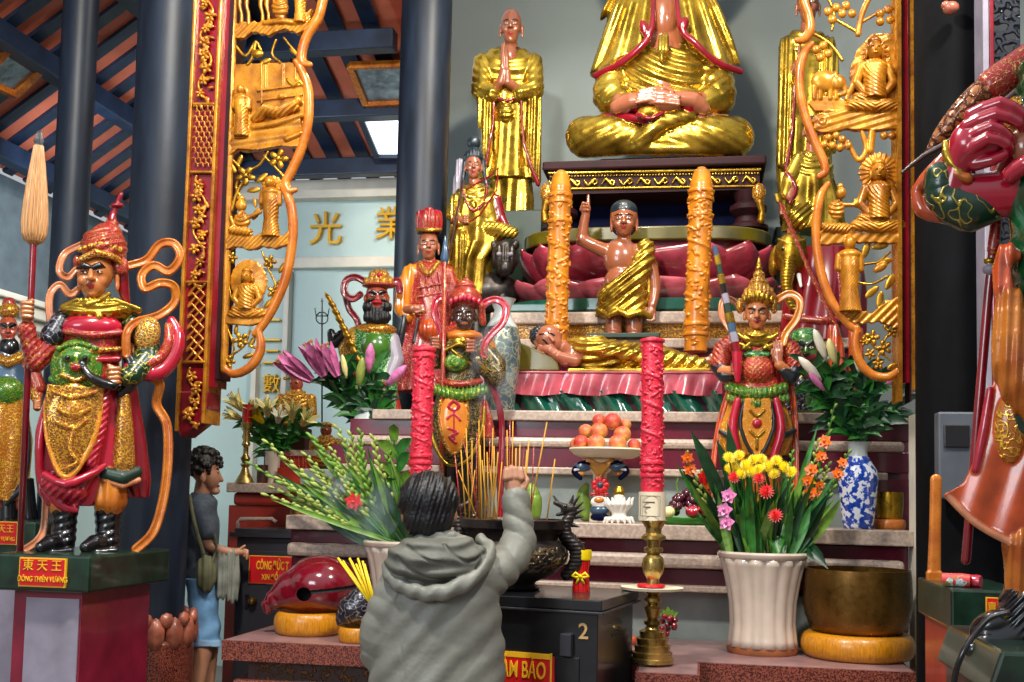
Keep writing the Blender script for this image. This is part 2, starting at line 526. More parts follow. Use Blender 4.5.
        if s.face is None:
            W = Pn(V[:, 0], V[:, 1], s.Y)
            W[:, 1] += V[:, 2] * sc(float(V[:, 0].mean()), s.Y)
        else:
            C = P(s.face, 420, s.Y)
            nrm = Vector((C.x - EYE.x, C.y - EYE.y, 0)).normalized()
            W = Pf(V[:, 0], V[:, 1], C, nrm) + (V[:, 2] * sc(s.face, s.Y))[:, None] * np.array(nrm)
        return mk(name, W, Q, mats, parent, loc, True, mid)
def text(name, body, px, py, Y, size_px, mat, parent=None, ext=.004, rx=90, rz=0, off=(0, 0, 0), sx=1, align='CENTER', vertical=False, bold=0):
    cu = bpy.data.curves.new(name, 'FONT')
    cu.body = body; cu.size = 1; cu.extrude = .02; cu.align_x = align; cu.align_y = 'CENTER'; cu.offset = bold
    o = bpy.data.objects.new(name + '_tmp', cu); COL.objects.link(o)
    dg = bpy.context.evaluated_depsgraph_get()
    me = bpy.data.meshes.new_from_object(o.evaluated_get(dg))
    bpy.data.objects.remove(o)
    s_ = size_px * sc(px, Y)
    me.transform(Matrix.Translation(Vector(off)) @ Matrix.Rotation(math.radians(rz), 4, 'Z') @ Matrix.Rotation(math.radians(rx), 4, 'X') @ Matrix.Diagonal((s_ * sx, s_, ext / .02, 1)))
    me.materials.clear(); me.materials.append(MATS[mat])
    o = bpy.data.objects.new(name, me); COL.objects.link(o)
    o.location = P(px, py, Y)
    parent_to(o, parent)
    return o
# ------------------------------------------------------------------ setting
plain('wall_sage', '#7c8684', .6, var=.08, vs=.8, bmp=.1, bs=30)
plain('wall_mint', '#b9cfcc', .6, var=.05, vs=1.2)
plain('cornice_white', '#d9d2c2', .5, var=.04)
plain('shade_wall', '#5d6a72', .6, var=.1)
plain('floor_tile', '#7a6a60', .3, var=.1)
plain('column_lacquer', '#1a2433', .45, spec=.35, var=.22, vs=5, bmp=.12, bs=12, stretch=(3, 3, .5))
plain('column_dark', '#06070a', .8, spec=.12, var=.3, vs=7, bmp=.2, bs=14, stretch=(2, 2, .6))
plain('beam_blue', '#16263f', .45, var=.2)
plain('tile_clay', '#cc6c50', .6, var=.12, vs=3)
plain('stone', '#a3948a', .4, var=.12, vs=14, bmp=.05)
plain('stone_pink', '#8c6c6c', .28, var=.12, vs=9)
plain('maroon', '#5a1428', .25, coat=.4, var=.12)
plain('red_paint', '#9c2a18', .4, coat=.2, var=.12)
plain('red_panel', '#7a1830', .35, coat=.3, var=.15)
plain('pale_panel', '#8b8594', .4, coat=.2, var=.1)
plain('teal_wall', '#87928e', .5, var=.08)
plain('green_stone', '#0f2c1e', .3, coat=.4, var=.35, vs=14)
plain('sign_red', '#c4161c', .35, var=.05)
plain('sign_yellow', '#e8b020', .4, var=0)
plain('granite_red', '#6a2a20', .35, var=0)
def speck(name, lo, hi, scale=160):
    m, n, b = nt(name)
    t = tex(n, 'Noise', scale, 2)
    n.links.new(ramp(n, t.outputs[0], [(.42, lo), (.58, hi)]), b.inputs['Base Color'])
    b.inputs['Roughness'].default_value = .35
speck('granite_red', '#3c0f0c', '#8c4a3a', 150)
speck('stone', '#a08c7e', '#b6a292', 60)
plain('sky_glass', '#e8f0f4', .3, var=0, em='#eaf4ff', ems=2.0)
plain('lamp_glass', '#8a9098', .2, metal=.6, var=.3, vs=9, bmp=.6, bs=16)

def struct(o): o['kind'] = 'structure'; return o
YB = 9.5                                    # back wall
XL = -5.2                                   # left aisle wall
def sbox(name, x0, x1, y0, y1, z0, z1, mat, bev=0, parent=None):
    m = M(); m.box(x0, x1, y0, y1, z0, z1, mat)
    return m.build(name, parent, bevel=bev)
struct(sbox('floor', XL - .2, 5, -3.5, YB + .2, -.1, 0, 'floor_tile'))
xs = P(412, 300, YB).x
zc = P(300, 195, YB).z
XW = -2.2
struct(sbox('wall_back', XW, 5, 8.7, 8.9, 0, 8.6, 'wall_sage'))
xs = XW
struct(sbox('wall_back_aisle', XL, xs, YB, YB + .2, 0, zc + .1, 'wall_mint'))
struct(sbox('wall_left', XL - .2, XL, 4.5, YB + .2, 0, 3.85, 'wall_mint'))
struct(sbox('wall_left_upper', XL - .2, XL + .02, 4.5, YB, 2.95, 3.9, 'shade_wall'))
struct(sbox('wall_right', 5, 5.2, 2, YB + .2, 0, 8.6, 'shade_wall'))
m = M()
for z0, z1, d in ((2.78, 2.86, .1), (2.86, 2.95, .16), (2.66, 2.72, .06), (2.95, 3.0, .2)):
    m.box(XL, XL + d, 4.5, YB, z0, z1, 'cornice_white')
struct(m.build('trim_1', bevel=.01))
m = M()
xa, xb = P(196, 200, YB).x, P(392, 200, YB).x
m.box(XL, xs, YB - .14, YB, zc - .07, zc + .1, 'cornice_white')
zl = P(300, 268, YB).z
m.box(XL, xs, YB - .1, YB, zl - .02, zl + .08, 'cornice_white')
struct(m.build('trim_2', bevel=.01))
# gold letters on the lintel board
def sign_letter(ch, px, py, w, lab, Y=YB - .03):
    o = text('wall_letter', ch, px, py, Y, w, 'gold_letter', ext=.03)
    tag(o, lab, 'letter', None)
    return o
sign_letter('\u5149', 326, 231, 36, 'large gold wall character with splayed legs on the white lintel')
sign_letter('\u696d', 392, 226, 36, 'large gold wall character half hidden by the dark column')
# pilaster board with a column of small gold letters
pb0, pb1 = P(256, 350, YB).x, P(291, 350, YB).x
m = M()
m.box(pb0, pb0 + .05, YB - .1, YB, 1, zl - .04, 'cornice_white'); m.box(pb1 - .05, pb1, YB - .1, YB, 1, zl - .04, 'cornice_white')
struct(m.build('trim_3', bevel=.006))
for ch, py in (('\u4e00', 322), ('\u4e00', 342), ('\u4e8c', 358), ('\u6578', 385), ('\u6797', 408)):
    sign_letter(ch, 272, py, 20, {'322': 'small gold bar-shaped character at the top of the wall column of writing', '342': 'second gold bar-shaped character down the wall column of writing', '358': 'small gold two-bar character in the wall column of writing', '385': 'small dense gold character in the wall above the pale lilies', '408': 'lowest small gold wall character just above the pale lilies'}[str(py)])
# aisle roof: clay tiles seen between blue rafters, one slope down to the back wall, one down to the left wall
tb, tsl = math.tan(math.radians(17.5)), math.tan(math.radians(34))
ZBE, ZSE = zc + .06, 3.85
zb = lambda Y: ZBE + (YB - Y) * tb
zs_ = lambda X: ZSE + (X - XL) * tsl
hipX = lambda Y: XL + (zb(Y) - ZSE) / tsl
tiles = M(); raft = M(); purl = M()
Y0 = 3.0; xr = XW - .07
tiles.add([(hipX(YB), YB, zb(YB) + .1), (xr, YB, zb(YB) + .1), (xr, Y0, zb(Y0) + .1), (hipX(Y0), Y0, zb(Y0) + .1)], [(0, 1, 2, 3)], 'tile_clay')
tiles.add([(XL, YB, ZSE + .1), (hipX(YB), YB, zb(YB) + .1), (hipX(Y0), Y0, zb(Y0) + .1), (XL, Y0, ZSE + .1)], [(0, 1, 2, 3)], 'tile_clay')
x = hipX(YB) + .05
while x < xr:
    ye = YB
    ytop = max(Y0, YB - (zs_(x) - ZBE) / tb) if zs_(x) > ZBE else YB
    raft.obox((x, YB, zb(YB) + .085), (x, Y0 if x > hipX(Y0) else ytop, zb(Y0 if x > hipX(Y0) else ytop) + .085), .125, .03, 'beam_blue')
    x += .27
y = Y0 + .1
while y < YB:
    raft.obox((XL, y, ZSE + .085), (hipX(y), y, zb(y) + .085), .105, .025, 'beam_blue')
    y += .25
for py in (160, 102, 34, -50):
    q = P(340, py, 9.0)
    # find Y on the slope plane along this sight line
    d = (q - EYE); t = (ZBE + YB * tb - EYE.z) / (d.z + d.y * tb); pt = EYE + d * t
    purl.obox((hipX(pt.y), pt.y, pt.z - .07), (xr, pt.y, pt.z - .07), .13, .15, 'beam_blue')
for k in range(7):
    X = XL + .25 + k * .62
    z = zs_(X) - .06
    yend = YB if z < ZBE else YB - (z - ZBE) / tb
    purl.obox((X, yend, z), (X, Y0, z), .13, .14, 'beam_blue')
purl.obox((hipX(YB), YB, zb(YB) - .05), (hipX(Y0), Y0, zb(Y0) - .05), .16, .16, 'beam_blue')
struct(tiles.build('ceiling')); struct(raft.build('ceiling_rafters')); struct(purl.build('ceiling_beams', bevel=.01))
def roof_hit(px, py, side=False):
    d = (P(px, py, 9) - EYE)
    if side: t = (ZSE - XL * tsl - EYE.z) / (d.z - d.x * tsl)
    else: t = (ZBE + YB * tb - EYE.z) / (d.z + d.y * tb)
    return EYE + d * t * .985
def skylight(quad, mat, name, lab, side=False, cat='skylight'):
    ps = [roof_hit(a, b, side) for a, b in quad]
    t = emp(name, sum(ps, Vector()) / 4, lab, cat)
    m = M(); c = sum(ps, Vector()) / 4
    for i in range(4): m.obox(ps[i], ps[(i + 1) % 4], .05, .05, 'orange_wood' if mat == 'lamp_glass' else 'beam_blue')
    m.build('frame', t)
    g = M(); up = Vector((0, 0, .03)); g.add([p for p in ps] + [p + up for p in ps], [(0, 1, 2, 3), (7, 6, 5, 4), (0, 4, 5, 1), (1, 5, 6, 2), (2, 6, 7, 3), (3, 7, 4, 0)], mat); g.build('pane', t)
skylight([(361, 118), (410, 116), (410, 156), (377, 156)], 'sky_glass', 'skylight', 'bright white skylight pane in the clay tiled roof')
skylight([(350, 66), (410, 64), (410, 102), (366, 104)], 'lamp_glass', 'skylight', 'dull foil-lined skylight opening above the bright one')
skylight([(-20, 78), (8, 48), (46, 64), (14, 94)], 'lamp_glass', 'skylight', 'grey foil-lined skylight at the upper left corner', True)

# ------------------------------------------------------------------ columns
def column(px, Y, wpx, mat, lab, z0=0, z1=8.2):
    c = P(px, 400, Y); r = wpx / 2 * sc(px, Y)
    m = M(); m.lathe([(r * 1.0, 0), (r, (z1 - z0) * .5), (r, z1 - z0)], (c.x, c.y, z0), mat, 56)
    return c, r, m
c, r, m = column(157, 5.3, 70, 'column_lacquer', '')
zb0 = P(166, 617, 5.3).z
t = emp('temple_column', (c.x, c.y, 0), 'thick blue-black lacquered column behind the red-robed guardian', 'column')
m.build('shaft', t, smooth=False, auto=.6)
m = M(); m.lathe([(r * 1.3, 0), (r * 1.3, zb0 - .12), (r * 1.2, zb0 - .1)], (c.x, c.y, 0), 'lotus_base' if 'lotus_base' in MATS else 'granite_red', 40)
m.build('plinth', t, auto=.6)
plain('terracotta', '#a05a44', .35, coat=.3, var=.2, vs=20)
m = M()
for k in range(14):
    a = 2 * math.pi * k / 14
    m.ball((c.x + r * 1.22 * math.cos(a), c.y + r * 1.22 * math.sin(a), zb0 - .07), .05, 'terracotta', 1, .75, 1.7, 10, Matrix.Rotation(a - math.pi / 2, 3, 'Z'))
    m.ball((c.x + r * 1.28 * math.cos(a + .22), c.y + r * 1.28 * math.sin(a + .22), zb0 + .0), .04, 'terracotta', 1, .6, 1.0, 8, Matrix.Rotation(a + .22 - math.pi / 2, 3, 'Z'))
m.build('lotus_collar', t, smooth=True)
for px, Y, w, lab in ((61, 5.7, 35, 'slim blue-black column in the left aisle under the tiled roof'), (416, 7.35, 52, 'dark column between the lintel sign and the altar wall')):
    c, r, m = column(px, Y, w, 'column_lacquer', lab)
    o = m.build('temple_column', None, auto=.6); tag(o, lab, 'column')
c, r, m = column(962, 4.75, 88, 'column_dark', '')
t = emp('temple_column', (c.x, c.y, 0), 'broad black column at the right behind the green-sleeved guardian', 'column')
m.build('shaft', t, auto=.6)
m = M()
q = P(1003, 400, 4.42); s_ = sc(1000, 4.5)
plain('plaque', '#26282e', .4, coat=.2, var=.2, bmp=.8, bs=20)
ornate('plaque_relief', '#181a20', '#2c3038', scale=18, width=.1, bmp=1, dist=.03)
m.box(q.x - 18 * s_, q.x - 12 * s_, q.y - .04, q.y + .1, 1.75, 4.2, 'pale_panel')
m.box(q.x - 12 * s_, q.x - 8 * s_, q.y - .05, q.y + .1, 1.75, 4.2, 'crimson')
m.box(q.x - 8 * s_, q.x + 18 * s_, q.y - .03, q.y + .1, 1.75, 4.2, 'plaque_relief')
m.build('couplet_board', t, bevel=.004)

# ------------------------------------------------------------------ stepped altar
RX = 600
def zat(py, Y, px=RX): return P(px, py, Y).z
AX0, AX1 = P(287, 520, 5.5).x, P(914, 535, 5.5).x
alt = emp('stepped_altar', ((AX0 + AX1) / 2, 5.6, 0), 'wide stepped altar of maroon risers and pale stone ledges', 'altar')
def tier(name, y0, y1, Yf, Yb, mat, px0=None, px1=914, bev=.006):
    a = P(px0, y0, Yf).x if px0 else AX0
    b = P(px1, y0, Yf).x
    return sbox(name, a, b, Yf, Yb, zat(y1, Yf), zat(y0, Yf), mat, bev, alt)
AB = 6.9
tier('ledge', 523, 538, 5.48, 5.97, 'stone')
tier('riser', 538, 552, 5.56, 5.9, 'maroon', px1=908)
tier('ledge', 552, 566, 5.5, 5.9, 'stone', px1=905, bev=.02)
tier('riser', 566, 583, 5.58, 5.9, 'maroon', px1=908)
tier('ledge', 583, 589, 5.5, 5.9, 'stone', px1=735)
sbox('base_wall', AX0, P(908, 600, 5.6).x, 5.62, 5.9, .9, zat(589, 5.62), 'teal_wall', 0, alt)
tier('back_panel', 474, 523, 5.96, 6.2, 'teal_wall', 300, 845)
m = M(); za, zbb = zat(474, 5.95), zat(523, 5.95)
m.box(P(845, 500, 5.95).x, P(911, 500, 5.95).x, 5.93, 6.2, zbb, za, 'maroon'); m.build('riser', alt)
tier('ledge', 468, 475, 5.88, 6.2, 'stone', 330, 888)
tier('riser', 448, 468, 5.95, 6.5, 'maroon', 330, 911)
tier('ledge', 438, 448, 5.93, 6.5, 'stone', 350, 905, .02)
tier('riser', 421, 438, 6.0, 6.6, 'maroon', 350, 911)
tier('ledge', 411, 421, 5.95, 7.2, 'stone', 372, 914)
m = M(); xw = P(913, 540, 5.5).x
m.box(xw, xw + .03, 5.4, 5.6, .7, zat(412, 5.5), 'cornice_white'); m.build('edge_strip', alt)
# upper body carrying the statues
def zt(py, Y, px=600): return P(px, py, Y).z
Z_T1 = zat(411, 5.95)                       # top of the tier where the bed and the seated statues stand
tier('core', 421, 620, 6.25, 8.66, 'maroon', 385, 908, 0)
# higher terraces
def terr(name, px0, px1, y0, y1, Yf, Yb, mat, bev=.01): 
    return sbox(name, P(px0, y0, Yf).x, P(px1, y0, Yf).x, Yf, Yb, P((px0 + px1) / 2, y1, Yf).z, P((px0 + px1) / 2, y0, Yf).z, mat, bev, alt)
Z_T2 = terr('terrace', 470, 860, 345, 405, 6.75, 8.66, 'maroon').location.z
terr('terrace_ledge', 470, 860, 338, 348, 6.7, 7.3, 'stone')
terr('terrace_frieze', 500, 800, 322, 339, 6.9, 8.6, 'gold_orn')
terr('terrace_ledge', 490, 860, 311, 323, 6.85, 8.6, 'stone')
terr('terrace_band', 500, 800, 302, 311, 6.95, 8.6, 'teal')
# platform in front
m = M()
PX0, PX1 = P(222, 640, 4.85).x, P(916, 668, 4.85).x
pn = P(700, 668, 4.85).x
pn0 = P(640, 668, 4.85).x
m.box(PX0, PX1, 4.85, 5.61, .81, .9, 'granite_red')
m.box(pn0, pn, 4.5, 4.9, .81, .9, 'granite_red')
m.box(PX0 + .01, PX1 - .01, 4.86, 5.605, .9, .902, 'stone_pink'); m.box(pn0 + .01, pn - .01, 4.51, 4.87, .9, .902, 'stone_pink')
pl = emp('altar_platform', ((PX0 + PX1) / 2, 5.1, 0), 'low red granite platform with a pinkish top below the altar', 'platform')
m.build('top_slab', pl)
m = M(); m.box(PX0 + .12, PX1 - .05, 4.93, 5.7, .0, .78, 'gold_orn')
plain('dark_wood', '#3a1812', .4, coat=.2, var=.2)
m = M(); m.box(PX0 + .1, PX1 - .05, 4.93, 5.55, 0, .81, 'dark_wood'); m.box(pn0 + .08, pn - .08, 4.6, 4.95, 0, .81, 'dark_wood'); m.build('body', pl)
m = M()
ornate('dim_fret', '#2c130c', '#6a4018', scale=24, width=.05, bmp=1)
m.box(PX0 + .14, PX1 - .1, 4.91, 4.94, .72, .81, 'dim_fret'); m.build('fret_band', pl)
m = M(); m.box(PX0 + .05, PX1, 4.87, 5.6, .64, .72, 'granite_red'); m.box(PX0 - .03, PX1, 4.83, 5.7, .0, .08, 'stone_pink'); m.build('lower_slab', pl, bevel=.01)
# left wing cabinet in red with a stone top
wy = 6.15
w0, w1 = P(226, 490, wy).x, P(318, 490, wy).x
wing = emp('altar_wing', ((w0 + w1) / 2, wy + .3, 0), 'red painted side altar with a stone top holding the pale lilies', 'altar')
sbox('top_slab', w0, w1, wy, wy + .8, P(260, 493, wy).z, P(260, 483, wy).z, 'stone', .006, wing)
sbox('moulding', w0 + .03, w1 - .02, wy + .03, wy + .78, P(260, 506, wy).z, P(260, 493, wy).z, 'red_paint', .02, wing)
sbox('body', w0 + .0, w1 - .02, wy + .05, wy + .75, 0, P(260, 506, wy).z, 'red_paint', 0, wing)
m = M(); m.box(P(262, 470, wy + .2).x, w1, wy + .22, wy + .75, P(260, 483, wy).z, P(300, 452, wy + .2).z, 'red_paint'); m.box(P(262, 470, wy + .2).x - .02, w1, wy + .2, wy + .75, P(300, 456, wy + .2).z, P(300, 450, wy + .2).z, 'stone'); m.build('back_step', wing, bevel=.004)
# ------------------------------------------------------------------ carved statues
def face(s, x, y, r, skin, t=0., z=0, brow='black', bw=.09, eyes=True, ears=True, lobe=1, beard=None, lips='lip', browt=0., h=1.0, smile=0, eyew=.8):
    """a head: x, y centre of the face, r half width, t turn to the side (-1..1)"""
    T = t * r
    s.e(x - T * .1, y - .25 * r * h, z + .1 * r, r * .93, r * 1.05 * h, r * 1.05, skin)
    s.e(x + T * .15, y + .5 * r * h, z - .18 * r, r * .66, r * .72 * h, r * .75, skin)
    for q in (-1, 1): s.e(x + q * .42 * r + T * .3, y + .32 * r, z - .55 * r, r * .34, r * .34, r * .3, skin)
    s.c([(x + T * .45, y - .12 * r, z - .92 * r, r * .11), (x + T * .5, y + .27 * r, z - 1.13 * r, r * .16)], skin)
    for q in (-1, 1): s.e(x + T * .45 + q * .15 * r, y + .3 * r, z - 1.0 * r, r * .11, r * .09, r * .12, skin)
    s.e(x + T * .3, y + .98 * r * h, z - .5 * r, r * .3, r * .2, r * .3, skin)
    lx, ly, lz = x + T * .4, y + .62 * r * h, z - .9 * r
    s.c([(lx - .24 * r, ly - .03 * r - smile * r * .05, lz + .06 * r, .05 * r), (lx, ly - .02 * r, lz - .03 * r, .085 * r), (lx + .24 * r, ly - .03 * r - smile * r * .05, lz + .06 * r, .05 * r)], lips, k=.5)
    s.e(lx, ly + .09 * r, lz + .02 * r, .15 * r, .06 * r, .09 * r, lips, k=.5)
    if eyes:
        for q in (-1, 1):
            ex, ey = x + q * .37 * r + T * .38, y - .06 * r
            ez = z - .87 * r + abs(q * .12 * r + T * .2) * .6
            s.e(ex, ey, ez + .02 * r, .23 * r, .12 * r, .14 * r, skin, k=.4)
            s.e(ex, ey, ez - .04 * r, .16 * r, .06 * r * eyew, .12 * r, 'white', k=.2)
            s.e(ex + T * .08, ey, ez - .09 * r, .065 * r, .055 * r, .1 * r, 'black', k=.2)
            s.c([(ex - .2 * r, ey - .0 * r, ez - .07 * r, .025 * r), (ex, ey - .07 * r * eyew, ez - .12 * r, .03 * r), (ex + .2 * r, ey, ez - .07 * r, .025 * r)], 'black', k=.2)
    if brow:
        for q in (-1, 1):
            ex, ey = x + q * .4 * r + T * .36, y - .34 * r
            s.c([(ex - q * .28 * r, ey + .04 * r + browt * r, z - .93 * r, bw * r * .9), (ex, ey - .05 * r, z - .9 * r, bw * r), (ex + q * .32 * r, ey + .06 * r - browt * r, z - .68 * r, bw * r * .5)], brow, k=.4)
    if ears:
        for q in (-1, 1):
            s.e(x + q * .95 * r - T * .35, y + .05 * r, z + .05 * r, .15 * r, .34 * r, .2 * r, skin)
            if lobe: s.e(x + q * .97 * r - T * .35, y + .42 * r * lobe, z + .0 * r, .12 * r, .28 * r * lobe, .12 * r, skin)
    s.c([(x, y + .5 * r, z + .25 * r, r * .5), (x, y + 1.5 * r, z + .3 * r, r * .55)], skin)
def fist(s, x, y, z, r, skin, a=0, q=1):
    """closed hand round a staff: palm, four wrapped fingers, thumb"""
    s.e(x, y, z, r * .62, r * .8, r * .5, skin)
    for i in range(4):
        yy = y - r * .6 + i * r * .4
        s.c([(x - q * r * .55, yy, z, r * .2), (x - q * r * .35, yy, z - r * .6, r * .21), (x + q * r * .35, yy + .05 * r, z - r * .62, r * .19), (x + q * r * .5, yy + .08 * r, z - r * .2, r * .16)], skin, k=.5)
    s.c([(x - q * r * .2, y - r * .6, z - r * .3, r * .22), (x + q * r * .45, y - r * .85, z - r * .5, r * .18)], skin, k=.5)
def flathand(s, x, y, z, r, skin, a=-90, q=1, k=.6):
    """open hand, fingers towards angle a (degrees, -90 is up)"""
    c_, s_ = math.cos(math.radians(a)), math.sin(math.radians(a))
    def T(u, v): return x + u * c_ - v * s_, y + u * s_ + v * c_
    s.c([T(-.4 * r, 0) + (z, r * .42), T(.35 * r, 0) + (z, r * .45)], skin, fl=.6)
    for i, L in enumerate((1.0, 1.15, 1.1, .85)):
        v = (-.38 + .25 * i) * r * q
        s.c([T(.4 * r, v) + (z, r * .15), T((.4 + L * .55) * r, v * 1.05) + (z - .06 * r, r * .135), T((.4 + L) * r, v * 1.02) + (z - .02 * r, r * .105)], skin, k=k)
    s.c([T(-.2 * r, -.38 * r * q) + (z, r * .2), T(.3 * r, -.62 * r * q) + (z - .12 * r, r * .15), T(.62 * r, -.6 * r * q) + (z - .15 * r, r * .12)], skin, k=k)
def ribbon(name, Y, pts, mat, par, r=3.5, vox=.8, fl=.38, fx=None, z=0, wob=6):
    """a long flat scarf curling through the points"""
    s = S(Y, vox, 1, face=fx)
    q = [(p[0], p[1], (p[2] if len(p) > 2 else z + wob * math.sin(i * 1.3)), (p[3] if len(p) > 3 else r)) for i, p in enumerate(pts)]
    s.c(q, mat, n=5)
    s.c([(a, b, c_ - d * 1.15, d * .72) for a, b, c_, d in q], mat, n=5, op='sub', k=.6)
    return s.build(name, par)
def foldy(cx, cy, n=14, amp=.9, mode='v', ph=0, sx=1):
    if mode == 'v': return lambda X, Y, Z: amp * np.sin((X - cx) * sx * 6.28 / n + (Y - cy) * .03 + ph)
    if mode == 'u': return lambda X, Y, Z: amp * np.sin(np.sqrt((X - cx) ** 2 * sx + (Y - cy) ** 2) * 6.28 / n + ph)
    return lambda X, Y, Z: amp * np.sin(((X - cx) * sx + (Y - cy)) * 6.28 / n + ph)

# ---- red-robed guardian on the left pedestal
GY = 4.42
FX = 90
def g_left():
    base = P(80, 553, GY)
    t = emp('guardian_statue', base, 'large red-robed guardian statue holding a closed parasol on a green pedestal', 'statue')
    s = S(GY, .8, 1.5, face=FX)                      # skin
    face(s, 95, 276, 19.5, 'skin', t=-.5, z=2, bw=.16, browt=.0, lobe=1.1, eyew=.7)
    s.c([(95, 300, 8, 10), (92, 340, 10, 14), (55, 335, 8, 9), (32, 352, 2, 8), (28, 322, -6, 6)], 'skin')
    s.c([(92, 335, 10, 12), (135, 335, 10, 10), (140, 368, 0, 8), (118, 380, -16, 6)], 'skin')
    s.c([(92, 340, 10, 14), (92, 400, 8, 14), (70, 480, 4, 9), (62, 520, 2, 8)], 'skin')
    s.c([(92, 400, 8, 14), (108, 480, 4, 9), (106, 520, 2, 8)], 'skin')
    fist(s, 28, 312, -10, 11, 'skin', q=1)
    fist(s, 113, 378, -24, 11, 'skin', q=-1)
    s.build('body', t)
    s = S(GY, .9, 1.5, face=FX)                      # helmet
    s.e(104, 246, 8, 24, 20, 25, 'crown_red', a=-12, f=lambda X, Y, Z: .8 * np.sin(Y * .9 + X * .25))
    s.e(107, 233, 8, 16, 12, 17, 'crown_red')
    s.c([(111, 226, 8, 8.5), (112.5, 217, 8, 4.5), (113, 211, 8, 3)], 'crimson', k=1)
    s.e(111.5, 222, 8, 8, 2.6, 8, 'crown_red', k=.5); s.e(117, 204, 8, 7.5, 3, 7, 'crimson', k=.5)
    s.c([(114, 212, 8, 3.2), (118, 200, 8, 2.6), (121, 193, 8, 2.8)], 'crimson', k=.5)
    s.e(121, 266, 0, 8, 9, 5, 'crown_red', k=.6); s.e(77, 262, -4, 4, 6, 4, 'crown_red', k=.6)
    s.c([(81, 262, -14, 3.2), (95, 256, -19, 3.6), (112, 259, -14, 3.2), (120, 262, -4, 3)], 'crown_gold', k=.6)
    s.c([(122, 272, 10, 7), (124, 290, 12, 6), (127, 300, 12, 4)], 'crimson', k=2)
    for i in range(9): s.e(80 + i * 5, 252 - 5 * math.sin(i / 8 * 3.14), -12 - 3 * math.sin(i / 8 * 3.14), 2.6, 2.8, 2.2, 'crown_gold', k=.3)
    s.build('helmet', t)
    s = S(GY, 1.0, 2, face=FX)                        # torso
    s.e(92, 338, 8, 34, 34, 22, 'red_gold')
    s.l([(318, 92, 6, 31, 21), (345, 92, 6, 29, 22), (372, 88, 6, 31, 24), (395, 84, 6, 34, 26)], 'red_gold', n=0)
    s.e(92, 328, -6, 30, 14, 16, 'rose_red'); s.c([(65, 333, -14, 3.2), (92, 338, -20, 3.4), (120, 334, -12, 3.2)], 'red_gold', k=.5)
    s.c([(66, 350, -14, 2.5), (92, 353, -20, 2.8), (120, 350, -12, 2.5)], 'crown_gold', k=.5)
    # green lion mask on the belly
    s.e(77, 369, -12, 26, 28, 15, 'green_gold', f=foldy(76, 366, 9, .5, 'u'))
    s.e(68, 360, -27, 6, 5, 4, 'green', k=1); s.e(85, 360, -27, 6, 5, 4, 'green', k=1); s.e(68, 361, -30, 2.6, 2.6, 2.4, 'black', k=.3); s.e(85, 361, -30, 2.6, 2.6, 2.4, 'black', k=.3)
    s.e(76, 370, -29, 6, 4.5, 4.5, 'red_gold', k=1); s.c([(62, 377, -25, 2.2), (76, 383, -27, 2.4), (91, 377, -24, 2.2)], 'crown_gold', k=.5)
    for i in range(7): s.e(59 + i * 6, 351 - 5 * math.sin(i / 6 * 3.14), -22, 3.4, 3, 3, 'green_gold', k=.8)
    s.c([(52, 380, -12, 3.6), (74, 394, -20, 3.8), (98, 388, -16, 3.4)], 'green_gold', k=1)
    s.c([(95, 362, -18, 3.4), (118, 360, -12, 3.2)], 'red', k=.6)
    s.build('armour', t)
    s = S(GY, .9, 1.5, face=FX)                       # gold collar
    s.e(97, 311, 4, 38, 12, 25, 'gold', f=foldy(95, 282, 7, .9, 'u', sx=.3))
    for i, (x, y) in enumerate(((64, 308), (72, 314), (81, 317), (90, 320), (99, 319), (108, 316), (118, 313), (128, 312), (138, 311))):
        s.c([(90 + (x - 90) * .5, 302, -14, 2.4), (x, y, -18 + abs(i - 4) * 3.5, 4.0)], 'gold', k=.8)
    s.c([(80, 304, -12, 3), (88, 307, -20, 3.2), (98, 304, -18, 3), (108, 296, -10, 3)], 'gold', k=.8)
    s.build('collar', t)
    s = S(GY, 1.0, 2, face=FX)                        # sleeves
    s.c([(60, 322, 6, 12), (50, 345, 4, 13), (36, 362, -2, 11), (29, 340, -6, 9), (27, 332, -7, 10)], 'red_gold', f=foldy(40, 350, 8, .5, 'd'))
    s.c([(60, 322, 2, 11), (52, 336, -2, 12)], 'black_silver', k=1)
    s.c([(132, 325, 6, 13), (146, 340, 4, 14), (148, 358, 0, 14), (132, 376, -12, 11), (126, 378, -16, 9)], 'dark_green_gold')
    s.e(147, 335, -6, 13, 18, 10, 'scale_gold', a=-15, k=1)
    s.c([(172, 320, 8, 5), (178, 335, 4, 7), (174, 355, 0, 8), (160, 372, -4, 8), (140, 374, -8, 7), (128, 368, -12, 5)], 'rose_red', n=4)
    s.c([(168, 326, 0, 4), (168, 342, -6, 5), (160, 358, -8, 5), (144, 366, -12, 5)], 'red_gold_fine', n=3, k=.6)
    s.c([(127, 356, -10, 6), (134, 370, -12, 7), (130, 386, -12, 6), (120, 394, -10, 5)], 'black', k=1)
    s.build('sleeves', t)
    s = S(GY, 1.0, 2, face=FX)                        # skirts
    s.l([(388, 84, 6, 36, 25), (430, 80, 6, 42, 28), (470, 78, 6, 40, 27), (492, 72, 6, 32, 24), (506, 70, 6, 22, 18)], 'rose_red', n=9, amp=3)
    s.e(64, 488, -4, 26, 14, 26, 'rose_red', a=-18, f=foldy(60, 488, 9, .8, 'd'))
    s.c([(46, 475, -20, 4), (66, 484, -30, 4.5), (92, 474, -26, 4), (104, 466, -18, 3)], 'rose_red', n=3, k=1)
    s.c([(44, 420, -12, 4), (40, 450, -14, 4), (42, 480, -12, 4), (60, 504, -14, 5), (76, 510, -12, 3)], 'rose_red', n=3)
    s.l([(386, 122, 8, 16, 16), (430, 126, 8, 19, 17), (480, 132, 8, 18, 15), (498, 138, 8, 10, 10)], 'crimson', n=7, amp=2)
